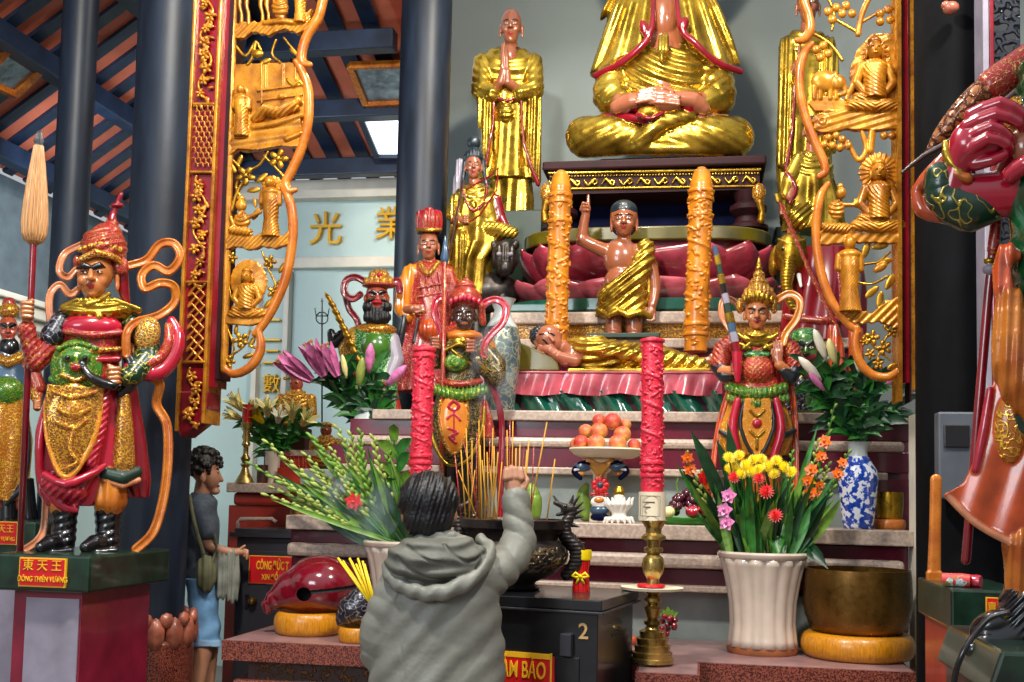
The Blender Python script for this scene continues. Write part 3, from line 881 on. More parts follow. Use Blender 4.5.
    s.c([(102, 392, -18, 9), (98, 430, -22, 8), (90, 462, -24, 6)], 'rose_red', f=foldy(95, 430, 6, .7, 'd', sx=.9), k=1.5)
    s.poly([(48, 386), (74, 390), (104, 388), (100, 420), (88, 452), (74, 474), (60, 474), (50, 440), (46, 410)], -26, 4, 'gold_orn', k=2)
    s.e(74, 425, -28, 26, 40, 6, 'gold_orn')
    for p in ([(54, 394), (72, 400), (96, 394)], [(60, 412), (74, 418), (88, 412)], [(58, 424), (74, 430), (86, 422)], [(74, 432), (70, 450), (78, 462), (68, 468)]):
        s.c([(a, b, -34, 2.0) for a, b in p], 'gold_orange', n=3, k=.5)
    s.e(74, 412, -33, 9, 10, 4, 'gold_orange', k=.5)
    s.c([(102, 392, -24, 2.6), (98, 424, -29, 2.6), (88, 452, -30, 2.6), (74, 474, -30, 2.6), (60, 474, -30, 2.4), (48, 440, -27, 2.4), (46, 404, -24, 2.2)], 'orange_orn', n=3, k=.6)
    s.c([(124, 398, -9, 6), (124, 430, -12, 9), (124, 462, -12, 11)], 'gold_orn', k=1, fl=.7)
    s.c([(106, 474, -10, 7), (122, 478, -14, 8), (136, 472, -8, 6)], 'dark_green', k=1)
    s.c([(104, 480, -12, 3), (122, 486, -17, 3), (138, 480, -10, 3)], 'peach_ribbon', k=.5)
    s.build('skirt', t)
    s = S(GY, 1.0, 2, face=FX)                        # trousers and boots
    s.c([(112, 478, 0, 16), (110, 500, 0, 17)], 'orange_wood', f=foldy(110, 490, 10, .8)); s.c([(66, 493, 2, 14), (64, 505, 2, 15)], 'orange_wood', f=foldy(64, 490, 9, .7))
    for x, x2 in ((64, 50), (108, 94)):
        s.c([(x, 510, 2, 14), (x, 530, 2, 12.5), (x - 1, 540, 0, 13)], 'black', f=foldy(x, 520, 8, .5, 'd', sx=.3)); s.c([(x, 542, 2, 10), (x2, 543, -14, 9), (x2 - 9, 546, -24, 5.5)], 'black'); s.b(x - 9, 551, -8, 19, 2.4, 15, 'black', a=6, r=2)
    s.build('boots', t)
    ribbon('ribbon', GY, [(84, 242, 10), (66, 250, 14), (60, 262, 8), (60, 272, 4), (68, 276, 8), (76, 268, 12)], 'peach_ribbon', t, 4, fx=FX)
    ribbon('ribbon', GY, [(80, 286, 12), (70, 293, 8), (60, 284, 6), (51, 292, 2), (49, 308, 0), (52, 330, -2)], 'peach_ribbon', t, 4, fx=FX)
    ribbon('ribbon', GY, [(127, 265, 8), (147, 258, 10), (160, 243, 8), (174, 243, 4), (180, 257, 0), (169, 271, 2), (154, 264, 8), (142, 274, 8), (145, 288, 2), (160, 283, 0), (174, 286, 4), (175, 301, 8), (159, 315, 4), (135, 324, -8), (126, 336, -14), (126, 356, -14)], 'orange_wood', t, 4.6, fx=FX)
    ribbon('ribbon', GY, [(150, 376, 0), (160, 384, 4), (157, 404, 8), (167, 424, 6), (168, 460, 2), (163, 500, 0), (153, 532, -2), (136, 549, -4)], 'orange_wood', t, 5, fx=FX)
    ribbon('ribbon', GY, [(46, 490, 8), (44, 526, 6), (38, 540, 2), (26, 549, 0)], 'peach_ribbon', t, 4, fx=FX)
    s = S(GY, .9, 1, face=FX); s.c([(82, 368, -28, 3), (92, 381, -32, 4.5), (110, 388, -30, 5), (116, 386, -28, 3)], 'black', n=4); s.e(82, 368, -28, 5, 5, 4, 'black_silver'); s.build('scroll', t)
    # parasol staff
    p = emp('closed_parasol', P(20, 551, GY - .15), 'closed straw parasol on a red pole in the hand of the large guardian', 'parasol')
    a, b = P(20, 551, GY - .15), P(33.5, 243, GY - .1)
    m = M(); k = sc(30, GY); m.tube([a, b, b + (b - a) * .15], [k * 3.2, k * 3.2, k * 3], 'crimson', 12); m.build('pole', p, smooth=True)
    c = b; m = M(); pr = [(3, -2), (8.5, 2), (10.8, 9), (11.6, 20), (10.6, 40), (8.6, 62), (6, 85), (4.4, 98), (3.6, 100), (4.6, 103), (3.4, 106), (2.2, 112), (.8, 114)]
    plain('straw', '#b88858', .45, var=.2, vs=30, stretch=(6, 6, .4))
    m.lathe([(r * k, z * k) for r, z in pr], c, 'straw', 120, flute=20, amp=.22, matf=lambda i: 'straw' if i < 7 else 'plaque'); m.build('canopy', p, smooth=True)
    return t
g_left()
# pedestal of the guardian
def pedestal(px, py, Y, wpx, hgt, dep, lab, z0=0, sign=None, inset=.06):
    k = P(px, py, Y); x1 = k.x; x0 = x1 - wpx * sc(px, Y)
    t = emp('statue_pedestal', ((x0 + x1) / 2, Y + dep / 2, z0), lab, 'pedestal')
    m = M(); m.box(x0, x1, Y, Y + dep, k.z - hgt, k.z, 'green_stone'); m.build('slab', t, bevel=.012)
    m = M(); i = inset; m.box(x0 + i, x1 - i, Y + i, Y + dep - i, z0, k.z - hgt, 'red_panel'); m.build('body', t, bevel=.004)
    m = M(); m.box(x0 + i + .06, x1 - i - .01, Y + i - .006, Y + i + .01, z0 + .1, k.z - hgt - .03, 'pale_panel'); m.build('face_panel', t)
    return t, k
t, k = pedestal(90, 556, 4.1, 105, .15, .68, 'green and maroon pedestal under the large red-robed guardian')
q0, q1 = P(20, 557, 4.09), P(65, 588, 4.09)
sg = emp('name_sign', ((q0.x + q1.x) / 2, 4.09, q1.z), 'red and yellow name sign on the front of the large left pedestal', 'sign')
m = M(); m.box(q0.x, q1.x, 4.088, 4.099, q1.z, q0.z, 'sign_yellow'); m.box(q0.x + .006, q1.x - .006, 4.084, 4.09, q1.z + .006, q0.z - .006, 'sign_red'); m.build('board', sg)
text('lettering', '\u6771 \u5929 \u738b', 42.5, 566, 4.083, 12, 'sign_yellow', sg, .003)
text('lettering', '\u0110\u00d4NG THI\u00caN V\u01af\u01a0NG', 42.5, 579.5, 4.083, 7.4, 'sign_yellow', sg, .003, sx=.72, bold=.01)

# ---- bearded guardian far left
def g_far():
    Y = 5.5; f = 12
    t = emp('guardian_statue', P(12, 521, Y), 'bearded guardian statue with green belt cut by the left picture edge', 'statue')
    s = S(Y, .8, 1.5, face=f)
    face(s, 8, 330, 11, 'skin_red', t=0, bw=.2, browt=.1)
    s.e(9, 349, -3, 11, 12, 9, 'black'); s.c([(8, 345, 4, 8), (8, 400, 6, 14), (0, 470, 4, 8), (0, 505, 4, 7)], 'skin_red'); s.c([(8, 400, 6, 14), (18, 470, 4, 8), (20, 505, 4, 7)], 'skin_red')
    s.c([(20, 362, 4, 7), (34, 372, 2, 6), (38, 395, -4, 5), (37, 408, -8, 4)], 'skin_red'); fist(s, 37, 405, -8, 6, 'skin_pale')
    s.build('body', t)
    s = S(Y, .9, 1.5, face=f)
    s.e(9, 311, 2, 12, 8, 12, 'crown_gold'); s.e(9, 303, 2, 7, 6, 7, 'crown_red')
    s.build('crown', t)
    s = S(Y, 1, 2, face=f)
    s.l([(352, 6, 4, 20, 14), (380, 6, 4, 24, 18), (400, 6, 4, 22, 18)], 'blue_grey'); s.c([(-8, 356, -6, 5), (8, 364, -12, 5), (24, 356, -6, 5)], 'gold_orn')
    s.e(6, 392, -8, 18, 15, 14, 'green_gold'); s.c([(18, 362, 2, 9), (32, 372, 2, 9), (38, 388, -2, 8)], 'red_gold'); s.c([(34, 394, -4, 6), (37, 400, -6, 5)], 'gold_orn')
    s.l([(400, 6, 2, 22, 18), (440, 6, 2, 26, 20), (480, 4, 2, 24, 18), (500, 2, 2, 18, 16)], 'gold_orange', n=9, amp=1.6); s.c([(26, 420, -8, 3), (28, 450, -10, 3), (22, 485, -10, 3), (6, 503, -12, 3)], 'dots_gold', n=3)
    s.l([(478, 26, 6, 8, 8), (520, 30, 6, 8, 8)], 'black'); s.l([(495, 8, 6, 10, 10), (520, 8, 6, 11, 12)], 'black')
    s.build('armour', t)
g_far()
pedestal(36, 522, 5.2, 70, .22, .38, 'green pedestal of the bearded guardian at the left edge', inset=.04)
q0, q1 = P(-12, 521, 5.19), P(17, 545, 5.19)
sg = emp('name_sign', ((q0.x + q1.x) / 2, 5.19, q1.z), 'small red sign with yellow characters cut by the left picture edge', 'sign')
m = M(); m.box(q0.x, q1.x, 5.188, 5.199, q1.z, q0.z, 'sign_yellow'); m.box(q0.x + .005, q1.x - .005, 5.184, 5.19, q1.z + .005, q0.z - .005, 'sign_red'); m.build('board', sg)
text('lettering', '\u5357\u5929\u738b', 2, 529, 5.183, 9, 'sign_yellow', sg, .003); text('lettering', 'THI\u00caN V\u01af\u01a0NG', 2, 539, 5.183, 6, 'sign_yellow', sg, .003, sx=.7)
# ---- golden-faced guardian right of the altar centre
def g_right():
    Y, f = 5.78, 757
    t = emp('guardian_statue', P(757, 525, Y), 'golden-helmeted guardian statue with raised palm and orange ribbon beside the yellow flowers', 'statue')
    s = S(Y, .65, 1.2, face=f)
    face(s, 757, 315, 13, 'skin_pale', t=0, z=0, bw=.09, browt=.1, lobe=.6, lips='lip')
    s.c([(757, 328, 4, 7), (757, 400, 6, 16), (742, 450, 4, 9), (744, 515, 2, 8)], 'skin_pale'); s.c([(757, 400, 6, 16), (772, 450, 4, 9), (772, 515, 2, 8)], 'skin_pale')
    s.c([(757, 350, 6, 8), (722, 350, 4, 7), (722, 372, -6, 6), (737, 373, -14, 5)], 'skin_pale'); s.c([(757, 350, 6, 8), (792, 352, 4, 7), (790, 376, -4, 6), (779, 366, -12, 5)], 'skin_pale')
    fist(s, 737, 371, -16, 8, 'skin_rose', q=1)
    flathand(s, 778, 358, -14, 10, 'skin_rose', a=-92, q=1)
    s.build('body', t)
    s = S(Y, .7, 1, face=f)
    s.e(759, 296, 3, 17, 13, 17, 'crown_gold', f=lambda X, Y_, Z: .5 * np.sin(X * 1.6)); s.e(759, 284, 3, 10, 8, 10, 'crown_gold', f=lambda X, Y_, Z: .5 * np.sin(Y_ * 1.8)); s.e(759, 275, 3, 6, 5, 6, 'crown_gold')
    s.c([(759, 273, 3, 3.4), (759, 262, 3, 2), (759, 257, 3, 1)], 'gold_orn', k=.6); s.e(759, 268, 3, 4, 1.6, 4, 'gold', k=.4)
    for i in range(7): s.e(745 + i * 4.4, 301 - 3 * math.sin(i / 6 * 3.14), -11 - 3 * math.sin(i / 6 * 3.14), 2.2, 3.2, 2, 'gold', k=.3)
    for q in (-1, 1): s.e(757 + q * 17, 306, 0, 4, 8, 5, 'crown_gold', k=.6)
    s.build('helmet', t)
    s = S(Y, .8, 1.6, face=f)
    s.e(757, 352, 6, 27, 20, 17, 'red_gold'); s.l([(345, 757, 5, 25, 16), (372, 757, 5, 24, 17), (392, 757, 5, 27, 20)], 'red_gold')
    for p in ([(738, 336), (757, 346), (777, 336)], [(744, 350), (757, 342), (770, 350)], [(736, 344), (750, 350)], [(778, 344), (764, 350)]): s.c([(a, b, -12, 2.2) for a, b in p], 'gold', n=3, k=.5)
    s.e(757, 338, -6, 15, 7, 12, 'gold', f=foldy(757, 325, 5, .6, 'u')); s.e(757, 356, -9, 15, 4, 7, 'green_orn', k=.6)
    s.e(757, 371, -8, 17, 15, 13, 'red_gold_fine', f=lambda X, Y_, Z: .5 * np.sin(X * 1.3) * np.sin(Y_ * 1.3))
    s.c([(730, 388, -6, 5), (745, 394, -16, 6), (757, 396, -18, 6.5), (770, 394, -16, 6), (784, 388, -6, 5)], 'green_gold', f=foldy(757, 390, 5, .6)); s.c([(729, 399, -8, 4), (757, 406, -19, 4.5), (786, 399, -8, 4)], 'green_gold', f=foldy(757, 390, 4, .7))
    s.build('armour', t)
    s = S(Y, .8, 1.5, face=f)
    for q in (-1, 1):
        s.c([(757 + q * 22, 340, 4, 9), (757 + q * 34, 350, 4, 10), (757 + q * 37, 364, 0, 10)], 'red_gold', f=foldy(757, 350, 6, .5, 'd', sx=q))
    s.c([(720, 366, 0, 10), (724, 376, -6, 7), (733, 376, -10, 5)], 'dots_gold'); s.c([(795, 368, 0, 9.5), (791, 378, -6, 7), (783, 372, -10, 5)], 'dots_gold')
    s.c([(790, 345, 6, 6), (802, 362, 6, 5), (808, 375, 4, 3)], 'red_silver')
    s.build('sleeves', t)
    s = S(Y, .8, 1.5, face=f)
    s.l([(396, 757, 5, 27, 18), (425, 757, 5, 36, 22), (440, 757, 5, 37, 22), (455, 757, 5, 30, 20)], 'orange_orn', n=8, amp=1.6)
    s.l([(440, 757, 5, 24, 16), (470, 757, 5, 24, 16), (505, 757, 5, 20, 14)], 'orange_wood', n=7, amp=1.5)
    s.poly([(745, 400), (770, 400), (772, 430), (764, 448), (757, 458), (750, 448), (742, 430)], -18, 3.5, 'orange_orn', k=1.2)
    s.c([(744, 404, -19, 1.6), (741, 430, -22, 1.8), (757, 459, -22, 1.8), (773, 430, -22, 1.8), (771, 404, -19, 1.6)], 'dots_gold', n=3, k=.4)
    for p in ([(750, 412), (757, 418), (764, 412)], [(750, 432), (757, 438), (764, 432)], [(757, 440), (757, 450)]): s.c([(a, b, -22, 1.3) for a, b in p], 'gold', n=3, k=.3)
    s.e(757, 425, -22, 4.5, 4.5, 2.5, 'rose_red', k=.3)
    s.c([(738, 402, -15, 4), (733, 430, -18, 4.6), (740, 462, -18, 4.2)], 'rose_red', n=3, k=.8); s.c([(776, 402, -15, 4), (781, 430, -18, 4.6), (772, 462, -18, 4.2)], 'rose_red', n=3, k=.8)
    s.c([(721, 432, -6, 2.6), (733, 440, -14, 2.6)], 'dots_gold', k=.5); s.c([(782, 438, -14, 2.8), (794, 431, -6, 2.8)], 'dots_gold', k=.5)
    s.build('skirt', t)
    s = S(Y, .9, 1, face=f)
    for x in (744, 772): s.c([(x, 500, 2, 7.5), (x, 518, 0, 7)], 'black'); s.c([(x, 518, 0, 6), (x - 2, 521, -10, 4)], 'black')
    s.build('boots', t)
    ribbon('ribbon', Y, [(772, 304, 6), (780, 297, 8), (791, 293, 6), (800, 301, 2), (797, 318, -2), (786, 334, -4), (783, 344, -6)], 'orange', t, 4.2, fx=f, vox=.7)
    ribbon('ribbon', Y, [(782, 362, 2), (790, 380, 4), (795, 420, 5), (796, 470, 2), (795, 505, 0), (797, 521, 0)], 'orange_red', t, 3.4, fx=f, vox=.8)
    ribbon('ribbon', Y, [(734, 378, 4), (724, 405, 6), (716, 440, 4), (712, 480, 2), (708, 521, 0)], 'orange_red', t, 3, fx=f, vox=.8)
    ribbon('ribbon', Y, [(742, 308, 6), (730, 298, 6), (722, 302, 4), (722, 316, 2), (730, 330, 0)], 'peach_ribbon', t, 3.2, fx=f, vox=.7)
    c = emp('ceremonial_mace', P(735, 370, Y - .08), 'segmented dark blue and green mace held by the golden-helmeted guardian', 'mace')
    m = M(); A, B = P(714.5, 246, Y - .08), P(737, 352, Y - .1); k = sc(735, Y)
    cols = ['blue_grey', 'gold', 'dark_green', 'gold', 'black', 'pale_panel', 'dark_green', 'gold', 'blue_grey', 'pale_panel', 'crimson']
    for i, cm in enumerate(cols):
        u0, u1 = i / len(cols), (i + 1) / len(cols); r = k * (2.6 + 2.0 * u0) * (1.15 if cm == 'gold' else 1)
        m.tube([A.lerp(B, u0), A.lerp(B, u1)], [r, r], cm, 8)
    m.tube([B, P(737, 372, Y - .1), P(738, 382, Y - .1)], [k * 5.5, k * 4, k * 2.5], 'rose_red', 10)
    m.build('shaft', c, smooth=False)
g_right()

# ---- dark-faced guardian left of the altar centre
def g_dark():
    Y, f = 5.75, 462
    t = emp('guardian_statue', P(460, 525, Y), 'dark-faced guardian statue in a pink-red helmet between the candle and the incense', 'statue')
    s = S(Y, .65, 1.2, face=f)
    face(s, 464, 317, 12.5, 'skin_dark', t=0, z=0, bw=.1, brow='skin_dark', lobe=.3, lips='skin_rose', smile=-1, eyew=1.1)
    s.c([(464, 330, 4, 7), (461, 400, 6, 16), (450, 460, 4, 9), (450, 515, 2, 8)], 'skin_dark'); s.c([(461, 400, 6, 16), (474, 460, 4, 9), (474, 515, 2, 8)], 'skin_dark')
    s.c([(461, 348, 6, 8), (492, 360, 4, 7), (494, 378, -3, 6.5), (478, 362, -12, 5), (472, 352, -16, 4)], 'skin_dark'); s.c([(461, 350, 6, 8), (438, 362, 2, 7), (436, 350, -10, 5)], 'skin_dark')
    fist(s, 470, 349, -18, 8, 'skin_brown', q=-1); fist(s, 436, 345, -14, 7.5, 'skin_brown', q=1)
    s.build('body', t)
    s = S(Y, .7, 1, face=f)
    s.e(465, 299, 4, 17, 13, 16, 'crown_red'); s.c([(465, 290, 4, 8), (466, 281, 4, 4), (467, 277, 4, 1.6)], 'crown_red'); s.e(465, 288, 4, 11, 9, 11, 'crown_red', f=lambda X, Y_, Z: .5 * np.sin(Y_ * 1.6))
    for i in range(7): s.e(451 + i * 4.6, 303 - 3 * math.sin(i / 6 * 3.14), -9 - 4 * math.sin(i / 6 * 3.14), 2.4, 3.4, 2.2, 'rose_red', k=.4)
    for q in (-1, 1): s.c([(465 + q * 16, 306, 2, 4), (465 + q * 18, 322, 4, 3.4)], 'crown_red')
    s.build('helmet', t)
    s = S(Y, .8, 1.6, face=f)
    s.e(463, 336, 4, 20, 7, 14, 'orange_wood'); s.e(461, 352, 6, 24, 18, 16, 'dark_gold'); s.l([(345, 460, 5, 23, 15), (372, 460, 5, 20, 15), (392, 460, 5, 22, 17)], 'dark_gold')
    s.c([(444, 352, -10, 2.4), (458, 346, -14, 2.4), (474, 352, -10, 2.4)], 'gold', k=.5); s.e(460, 343, -11, 8, 5, 4, 'gold', k=.8); s.c([(452, 352, -14, 1.6), (461, 359, -16, 1.6), (472, 366, -12, 1.6)], 'gold', n=3, k=.4)
    s.e(456, 364, -10, 13, 9, 9, 'green_gold', f=foldy(456, 364, 5, .5, 'u'))
    s.c([(439, 382, -8, 3), (460, 386, -16, 3.3), (480, 382, -8, 3)], 'red_gold', n=3)
    s.c([(438, 391, -8, 5.5), (460, 397, -17, 6.5), (483, 391, -8, 5.5)], 'green_gold', n=3, f=foldy(460, 390, 4, .7))
    s.build('armour', t)
    s = S(Y, .8, 1.5, face=f)
    s.c([(484, 350, 4, 10), (496, 364, 2, 10), (497, 378, -2, 9), (484, 370, -8, 7), (477, 361, -13, 5.5)], 'dark_gold'); s.c([(440, 352, 4, 9), (434, 362, 0, 8), (436, 354, -6, 6)], 'dark_gold'); s.c([(488, 342, 2, 6), (494, 352, 4, 4)], 'orange', k=1)
    s.c([(494, 372, -6, 2), (486, 372, -13, 2), (479, 364, -16, 2)], 'gold', k=.5)
    s.build('sleeves', t)
    s = S(Y, .8, 1.5, face=f)
    s.l([(396, 460, 5, 24, 17), (425, 459, 5, 29, 20), (445, 458, 5, 26, 18), (464, 458, 5, 16, 13), (470, 458, 5, 9, 8)], 'dark_gold')
    s.l([(440, 462, 5, 22, 15), (480, 462, 5, 20, 14), (512, 462, 5, 18, 13)], 'black', n=7, amp=1.5)
    s.e(454, 424, -15, 15, 30, 6, 'orange', k=.5)
    s.c([(441, 402, -15, 1.6), (439.5, 424, -17, 1.7), (447, 448, -18, 1.7), (454, 454, -19, 1.7), (461, 448, -18, 1.7), (468, 424, -17, 1.7), (467, 402, -15, 1.6)], 'gold_orn', n=3, k=.3)
    for p in ([(454, 402), (449, 408), (454, 412), (459, 408), (454, 402)], [(448, 420), (454, 416), (460, 422)], [(449, 430), (458, 434), (450, 438), (456, 444)], [(454, 412), (454, 440)]): s.c([(a, b, -20, 1.3) for a, b in p], 'rose_red', n=3, k=.3)
    s.c([(433, 410, -10, 1.6), (431, 430, -12, 1.6), (440, 456, -14, 1.8), (452, 466, -15, 1.8), (470, 458, -14, 1.8), (482, 430, -12, 1.6), (484, 408, -10, 1.6)], 'gold', n=3, k=.4)
    s.l([(400, 484, -2, 3, 4), (418, 485, -4, 7, 6), (438, 485, -4, 10, 7)], 'crown_red', n=6, amp=1.2)
    s.build('skirt', t)
    s = S(Y, .9, 1, face=f)
    for x in (450, 474): s.c([(x, 505, 2, 8), (x, 518, 0, 7)], 'black'); s.c([(x, 518, 0, 6), (x - 2, 521, -10, 4)], 'black')
    s.build('boots', t)
    ribbon('ribbon', Y, [(481, 306, 6), (488, 300, 8), (498, 299, 6), (506, 307, 4), (503, 322, 0), (492, 334, -2), (485, 344, -4), (484, 356, -4)], 'rose_red', t, 3.8, fx=f, vox=.7)
    ribbon('ribbon', Y, [(450, 306, 6), (444, 298, 6), (437, 299, 4), (434, 312, 2), (439, 326, 0), (443, 342, -2)], 'rose_red', t, 3.4, fx=f, vox=.7)
    ribbon('ribbon', Y, [(486, 376, 0), (497, 398, 2), (502, 425, 4), (501, 460, 2), (500, 522, 0)], 'crimson', t, 3.4, fx=f, vox=.8)
    c = emp('spear', P(441, 480, Y - .08), 'spear with a crimson shaft and blue-grey head in the grip of the dark-faced guardian', 'spear')
    m = M(); k = sc(441, Y); m.tube([P(441, 523, Y - .08), P(444.5, 262, Y - .08)], [k * 2.6, k * 2.4], 'crown_red', 8); m.build('shaft', c, smooth=True)
    m = M(); m.tube([P(444.5, 266, Y - .08), P(444.6, 258, Y - .08), P(444.8, 250, Y - .08), P(445, 235, Y - .08)], [k * 2.5, k * 4.5, k * 3.2, k * .3], 'blue_grey', 8, flat=.5); m.build('head', c, smooth=True)
g_dark()

# ---- bearded red-faced guardian at the back left
def g_beard():
    Y, f = 6.7, 372
    t = emp('guardian_statue', P(372, 412, Y), 'black-bearded red-faced guardian statue behind the pink lilies', 'statue')
    s = S(Y, .65, 1.2, face=f)
    face(s, 377, 298, 12, 'skin_red', t=.1, z=0, bw=.15, browt=.08, lobe=0, lips='rose_red')
    for p in ((368, 308, 6), (377, 314, 9), (386, 308, 6), (370, 318, 7), (384, 318, 7), (377, 320, 7)): s.e(p[0], p[1], -5, p[2], p[2], 6, 'black_hair', f=foldy(377, 300, 3, .4))
    s.e(377, 304, -11.5, 5, 1.8, 3, 'rose_red', k=.4); s.c([(369, 302, -10, 1.5), (377, 300, -12, 1.5), (385, 302, -10, 1.5)], 'black_hair', k=.4)
    s.c([(377, 320, 4, 7), (372, 370, 6, 14), (370, 405, 6, 12)], 'skin_red'); s.c([(372, 345, 6, 9), (350, 350, 4, 8), (350, 372, -6, 6), (360, 374, -12, 5)], 'skin_red')
    fist(s, 361, 370, -12, 6, 'skin_red')
    s.build('body', t)
    s = S(Y, .7, 1, face=f)
    s.e(379, 282, 2, 16, 8, 14, 'crown_gold', f=lambda X, Y_, Z: .7 * np.sin(X * 1.2)); s.e(379, 275, 2, 11, 6, 10, 'crown_gold', f=lambda X, Y_, Z: .7 * np.sin(X * 1.2)); s.e(379, 286, -2, 17, 3, 13, 'crown_red', k=.5)
    s.e(379, 277, -9, 3, 3, 3, 'rose_red', k=.4)
    s.build('crown', t)
    s = S(Y, .8, 1.6, face=f)
    s.e(375, 330, 4, 22, 8, 15, 'gold_orn'); s.l([(330, 373, 5, 22, 14), (360, 372, 5, 24, 17), (410, 372, 5, 28, 22)], 'green_orn', n=6, amp=.6); s.e(376, 348, -8, 14, 14, 9, 'green')
    s.c([(355, 334, 4, 8), (348, 350, 2, 10), (350, 368, -4, 7), (357, 374, -9, 5)], 'crown_gold'); s.c([(342, 336, 4, 7), (334, 342, 4, 6), (331, 332, 4, 4)], 'black', n=3); s.c([(346, 350, 0, 4), (354, 356, -6, 3.6)], 'rose_red', k=.8)
    s.c([(392, 340, 4, 8), (396, 360, 0, 8), (388, 380, -6, 7)], 'pale_panel')
    s.l([(372, 372, 4, 20, 16), (411, 372, 4, 30, 22)], 'red_gold', n=9, amp=1.4)
    s.build('armour', t)
    ribbon('ribbon', Y, [(364, 280, 6), (355, 276, 6), (346, 280, 4), (344, 292, 2), (352, 299, 0), (360, 294, 4)], 'crimson', t, 3.6, fx=f, vox=.7)
    ribbon('ribbon', Y, [(345, 292, 6), (349, 308, 6), (357, 320, 2), (361, 340, 0), (360, 356, 0)], 'crimson', t, 3.4, fx=f, vox=.7)
    ribbon('ribbon', Y, [(392, 284, 4), (398, 280, 4), (400, 290, 4)], 'crimson', t, 3.6, fx=f, vox=.7)
    c = emp('carved_sword', P(344, 330, Y - .12), 'rough brown sword slanting beside the black-bearded guardian', 'sword')
    s = S(Y - .12, .8, 1); s.c([(325, 292, 0, 1.2), (331, 302, 0, 2.8), (348, 337, 0, 3.2), (362, 368, 0, 2.4)], 'plaque_wood' if 'plaque_wood' in MATS else 'gold_dark', f=lambda X, Y_, Z: .6 * np.sin(Y_ * .8)); s.build('blade', c)
    c = emp('trident', P(322, 478, Y + .3), 'thin dark trident with a ring head against the pale aisle wall', 'trident')
    m = M(); k = sc(322, Y + .3); q = lambda a, b: P(a, b, Y + .3)
    m.tube([q(322, 478), q(322, 300)], k * .8, 'black', 6); m.tube([q(322 + 6 * math.sin(i / 12 * 6.28), 318 + 6 * math.cos(i / 12 * 6.28)) for i in range(13)], k * .7, 'black', 6)
    m.tube([q(315, 308), q(316, 316), q(328, 316), q(329, 308)], k * .7, 'black', 6); m.build('shaft', c)
    m = M(); m.tube([q(322, 302), q(322, 298)], [k * 1.4, k * .3], 'black', 6); m.build('tip', c)
g_beard()

# ---- seated monk in a red crown
def g_crown():
    Y, f = 6.95, 430
    t = emp('seated_statue', P(430, 400, Y), 'seated monk statue in a red crown and red robe left of the altar centre', 'statue')
    s = S(Y, .6, 1, face=f)
    face(s, 428.5, 246, 10.5, 'skin_rose', t=0, z=0, bw=.05, lobe=1.3, h=1.15)
    s.c([(429, 256, 3, 6), (430, 300, 6, 14), (430, 350, 2, 14), (410, 362, -10, 8), (406, 385, -8, 6)], 'skin_rose'); s.c([(430, 350, 2, 14), (448, 362, -10, 8), (448, 385, -8, 6)], 'skin_rose')
    s.c([(430, 285, 6, 8), (408, 295, 2, 6), (402, 312, -8, 5), (412, 312, -18, 4)], 'skin_rose'); flathand(s, 414, 311, -18, 7, 'skin_rose', a=5, q=-1)
    s.build('body', t)
    s = S(Y, .7, .8, face=f)
    s.l([(212, 429, 1, 13, 12), (222, 429, 1, 13, 12), (233, 429, 1, 12, 12)], 'rose_red')
    for i in range(7): s.e(418 + i * 3.7, 222, 1 - 12 * math.sin((i + .6) / 7.2 * 3.14), 2.6, 10 + (i % 2), 2.4, 'crown_red', k=.5)
    s.c([(417, 231, -6, 1.5), (429, 233, -12, 1.6), (441, 231, -6, 1.5)], 'gold', n=3, k=.4)
    s.e(429, 210, 1, 5, 3, 5, 'rose_red')
    s.build('crown', t)
    s = S(Y, .8, 1.6, face=f)
    s.e(430, 278, 6, 27, 20, 16, 'red_gold'); s.l([(268, 430, 6, 22, 14), (300, 430, 6, 28, 18), (340, 430, 4, 30, 20), (356, 430, 2, 32, 22)], 'red_gold', n=5, amp=.8)
    s.l([(335, 428, -2, 30, 18), (360, 427, -4, 32, 20), (385, 426, -2, 34, 20), (392, 426, -2, 34, 20)], 'red_silver', n=8, amp=1.6)
    s.c([(411, 272, 0, 8), (404, 290, -2, 9), (401, 308, -6, 8), (408, 318, -10, 6)], 'orange', n=2, f=foldy(405, 290, 6, .5))
    s.c([(449, 274, 2, 8), (456, 296, 2, 8), (454, 320, 0, 7)], 'red_gold')
    for i in range(5): s.c([(420 + i * 6, 280 - i * 2, -10, .9), (428 + i * 6, 322, -14, .9)], 'red_silver', k=.2)
    for i in range(4): s.c([(418, 290 + i * 9, -12, .9), (450, 284 + i * 9, -12, .9)], 'red_silver', k=.2)
    s.c([(420, 264, -6, 2.4), (428, 276, -11, 2.6), (438, 264, -6, 2.4)], 'gold_orn', n=3, k=.5)
    s.c([(405, 318, -12, 3.6), (402, 335, -14, 3.4), (400, 352, -12, 3), (396, 366, -10, 2.4)], 'dots_gold', n=3); s.c([(418, 322, -18, 1.4), (414, 345, -20, 1.4)], 'dots_gold')
    s.e(429, 333, -20, 10, 11, 9, 'orange_red', f=foldy(429, 322, 4, .35))
    s.build('robe', t)
g_crown()

